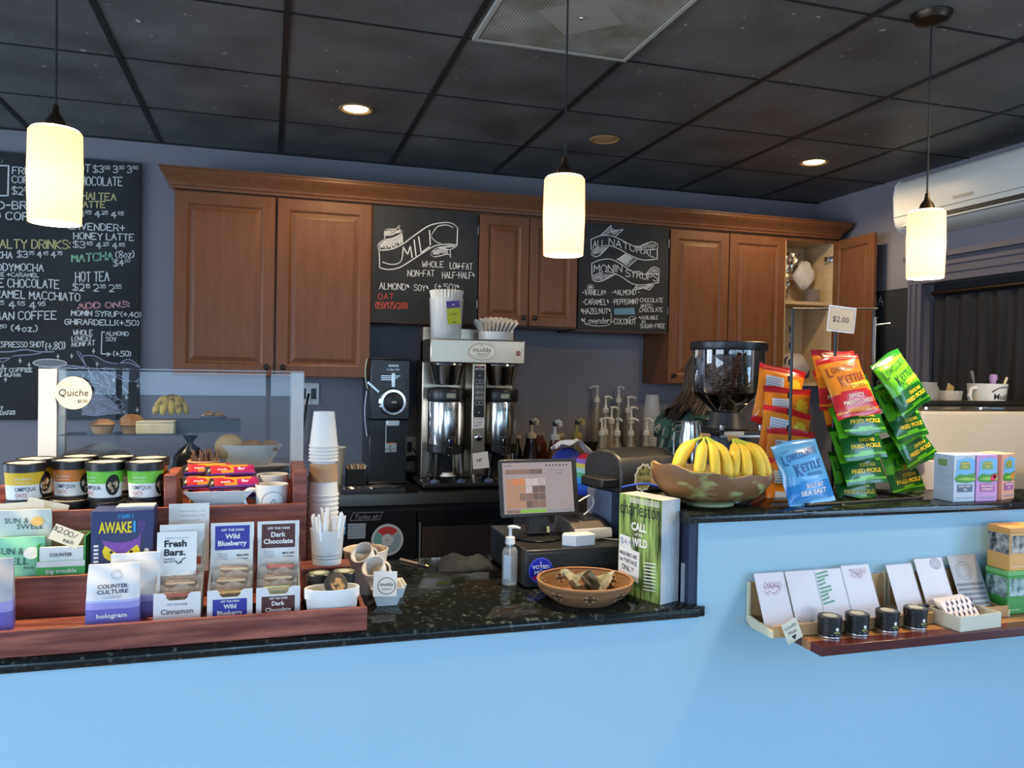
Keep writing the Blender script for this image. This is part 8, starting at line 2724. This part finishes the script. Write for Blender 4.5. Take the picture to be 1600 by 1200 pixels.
for s in (-1, 1):
    chain(sp_[-1], [(.025, s * .160, 1.348, .078), (.065, s * .202, 1.215, .062), (.10, s * .212, 1.15, .055)])
skinned('camouflage_top', V, E_, CAMO, t)
V, E_ = [], []
pv = chain(None, [(0, 0, .97, (.118, .152))])
for s in (-1, 1):
    chain(pv[0], [(0, s * .09, .86, .104), (.01, s * .10, .66, .084), (.02, s * .10, .48, .066), (.0, s * .10, .28, .062), (-.02, s * .10, .10, .052)])
skinned('dark_trousers', V, E_, mat('dark denim', (0.02, 0.022, 0.03), 0.9), t)
for s in (-1, 1):
    V, E_ = [], []
    chain(None, [(-.045, s * .10, .055, (.046, .040)), (.03, s * .10, .048, (.046, .042)), (.12, s * .10, .036, (.044, .030))])
    skinned('shoe', V, E_, BLACK, t)
HAIR = noise_mix(mat('dark brown hair', (0.045, 0.026, 0.018), 0.45), (0.028, 0.016, 0.011), (0.085, 0.052, 0.036), 26, 4, (1, 1, .12), bump=.5)
mb = MB().m(HAIR)
mb.ball((.128, 0, 1.605), .100, 20, .98, .90, .95, wob=lambda r, z, a: (r * (1 if cos(a) < .45 or z > .03 else .82), z))
rr = random.Random(21)
def lock(a, v, k=1.0):
    back, near, far = max(0, -cos(a)), max(0, -sin(a)), max(0, sin(a))
    ex = -.105 + .22 * (1 - back) + .02 * sin(9 * a)
    ey = -.135 * near + .11 * far - .045
    ez = 1.415 - .03 * back + .025 * sin(7 * a) + .012 * sin(23 * a)
    P = [(.128 + .03 * cos(a), .03 * sin(a), 1.702), (.128 + .098 * cos(a), .092 * sin(a), 1.63), (.115 + .085 * cos(a) - .03 * back, .10 * sin(a) - .015, 1.54), (.06 + .03 * cos(a) + ex * .35, .06 * sin(a) + ey * .5, 1.475), (ex, ey, ez)]
    f = v * 4
    i = min(int(f), 3)
    f -= i
    p0, p1, p2, p3 = P[max(i - 1, 0)], P[i], P[i + 1], P[min(i + 2, 4)]
    q = [.5 * (2 * b + (c - a_) * f + (2 * a_ - 5 * b + 4 * c - d) * f * f + (3 * b - a_ - 3 * c + d) * f ** 3) for a_, b, c, d in zip(p0, p1, p2, p3)]
    w_ = (.004 * sin(31 * a + 5 * v) + .003 * sin(67 * a)) * v
    return (q[0] * k + w_ * cos(a) + .128 * (1 - k), q[1] * k + w_ * sin(a), q[2])
mb.surf(lambda u, v: lock(1.1 + 4.1 * u, v), 120, 22)
mb.surf(lambda u, v: lock(1.1 + 4.1 * u, v, .9), 60, 22, flip=True)
for k in range(70):
    a = 1.1 + 4.1 * (k + rr.random()) / 70
    g_ = rr.uniform(1.0, 1.06)
    mb.tube([lock(a + .06 * sin(k + 3 * v / 9), v / 9, g_) for v in range(1, 10)], [.003, .004, .0045, .005, .005, .0045, .004, .003, .0015], 5)
mb.build('long_hair', t, smooth=80)
EYE = mat('eye white', (0.7, 0.7, 0.68), 0.3)
for s in (-1, 1):
    MB().m(EYE).ball((.208, s * .032, 1.588), .011, 10).build('eye', t)
    MB().m(SKIN).ball((.125, s * .078, 1.575), .024, 10, .8, .35, 1.1).build('ear', t)
MB().m(mat('lip', (0.40, 0.14, 0.12), 0.5)).ball((.212, 0, 1.525), .016, 10, .5, 1.2, .45).build('mouth', t)
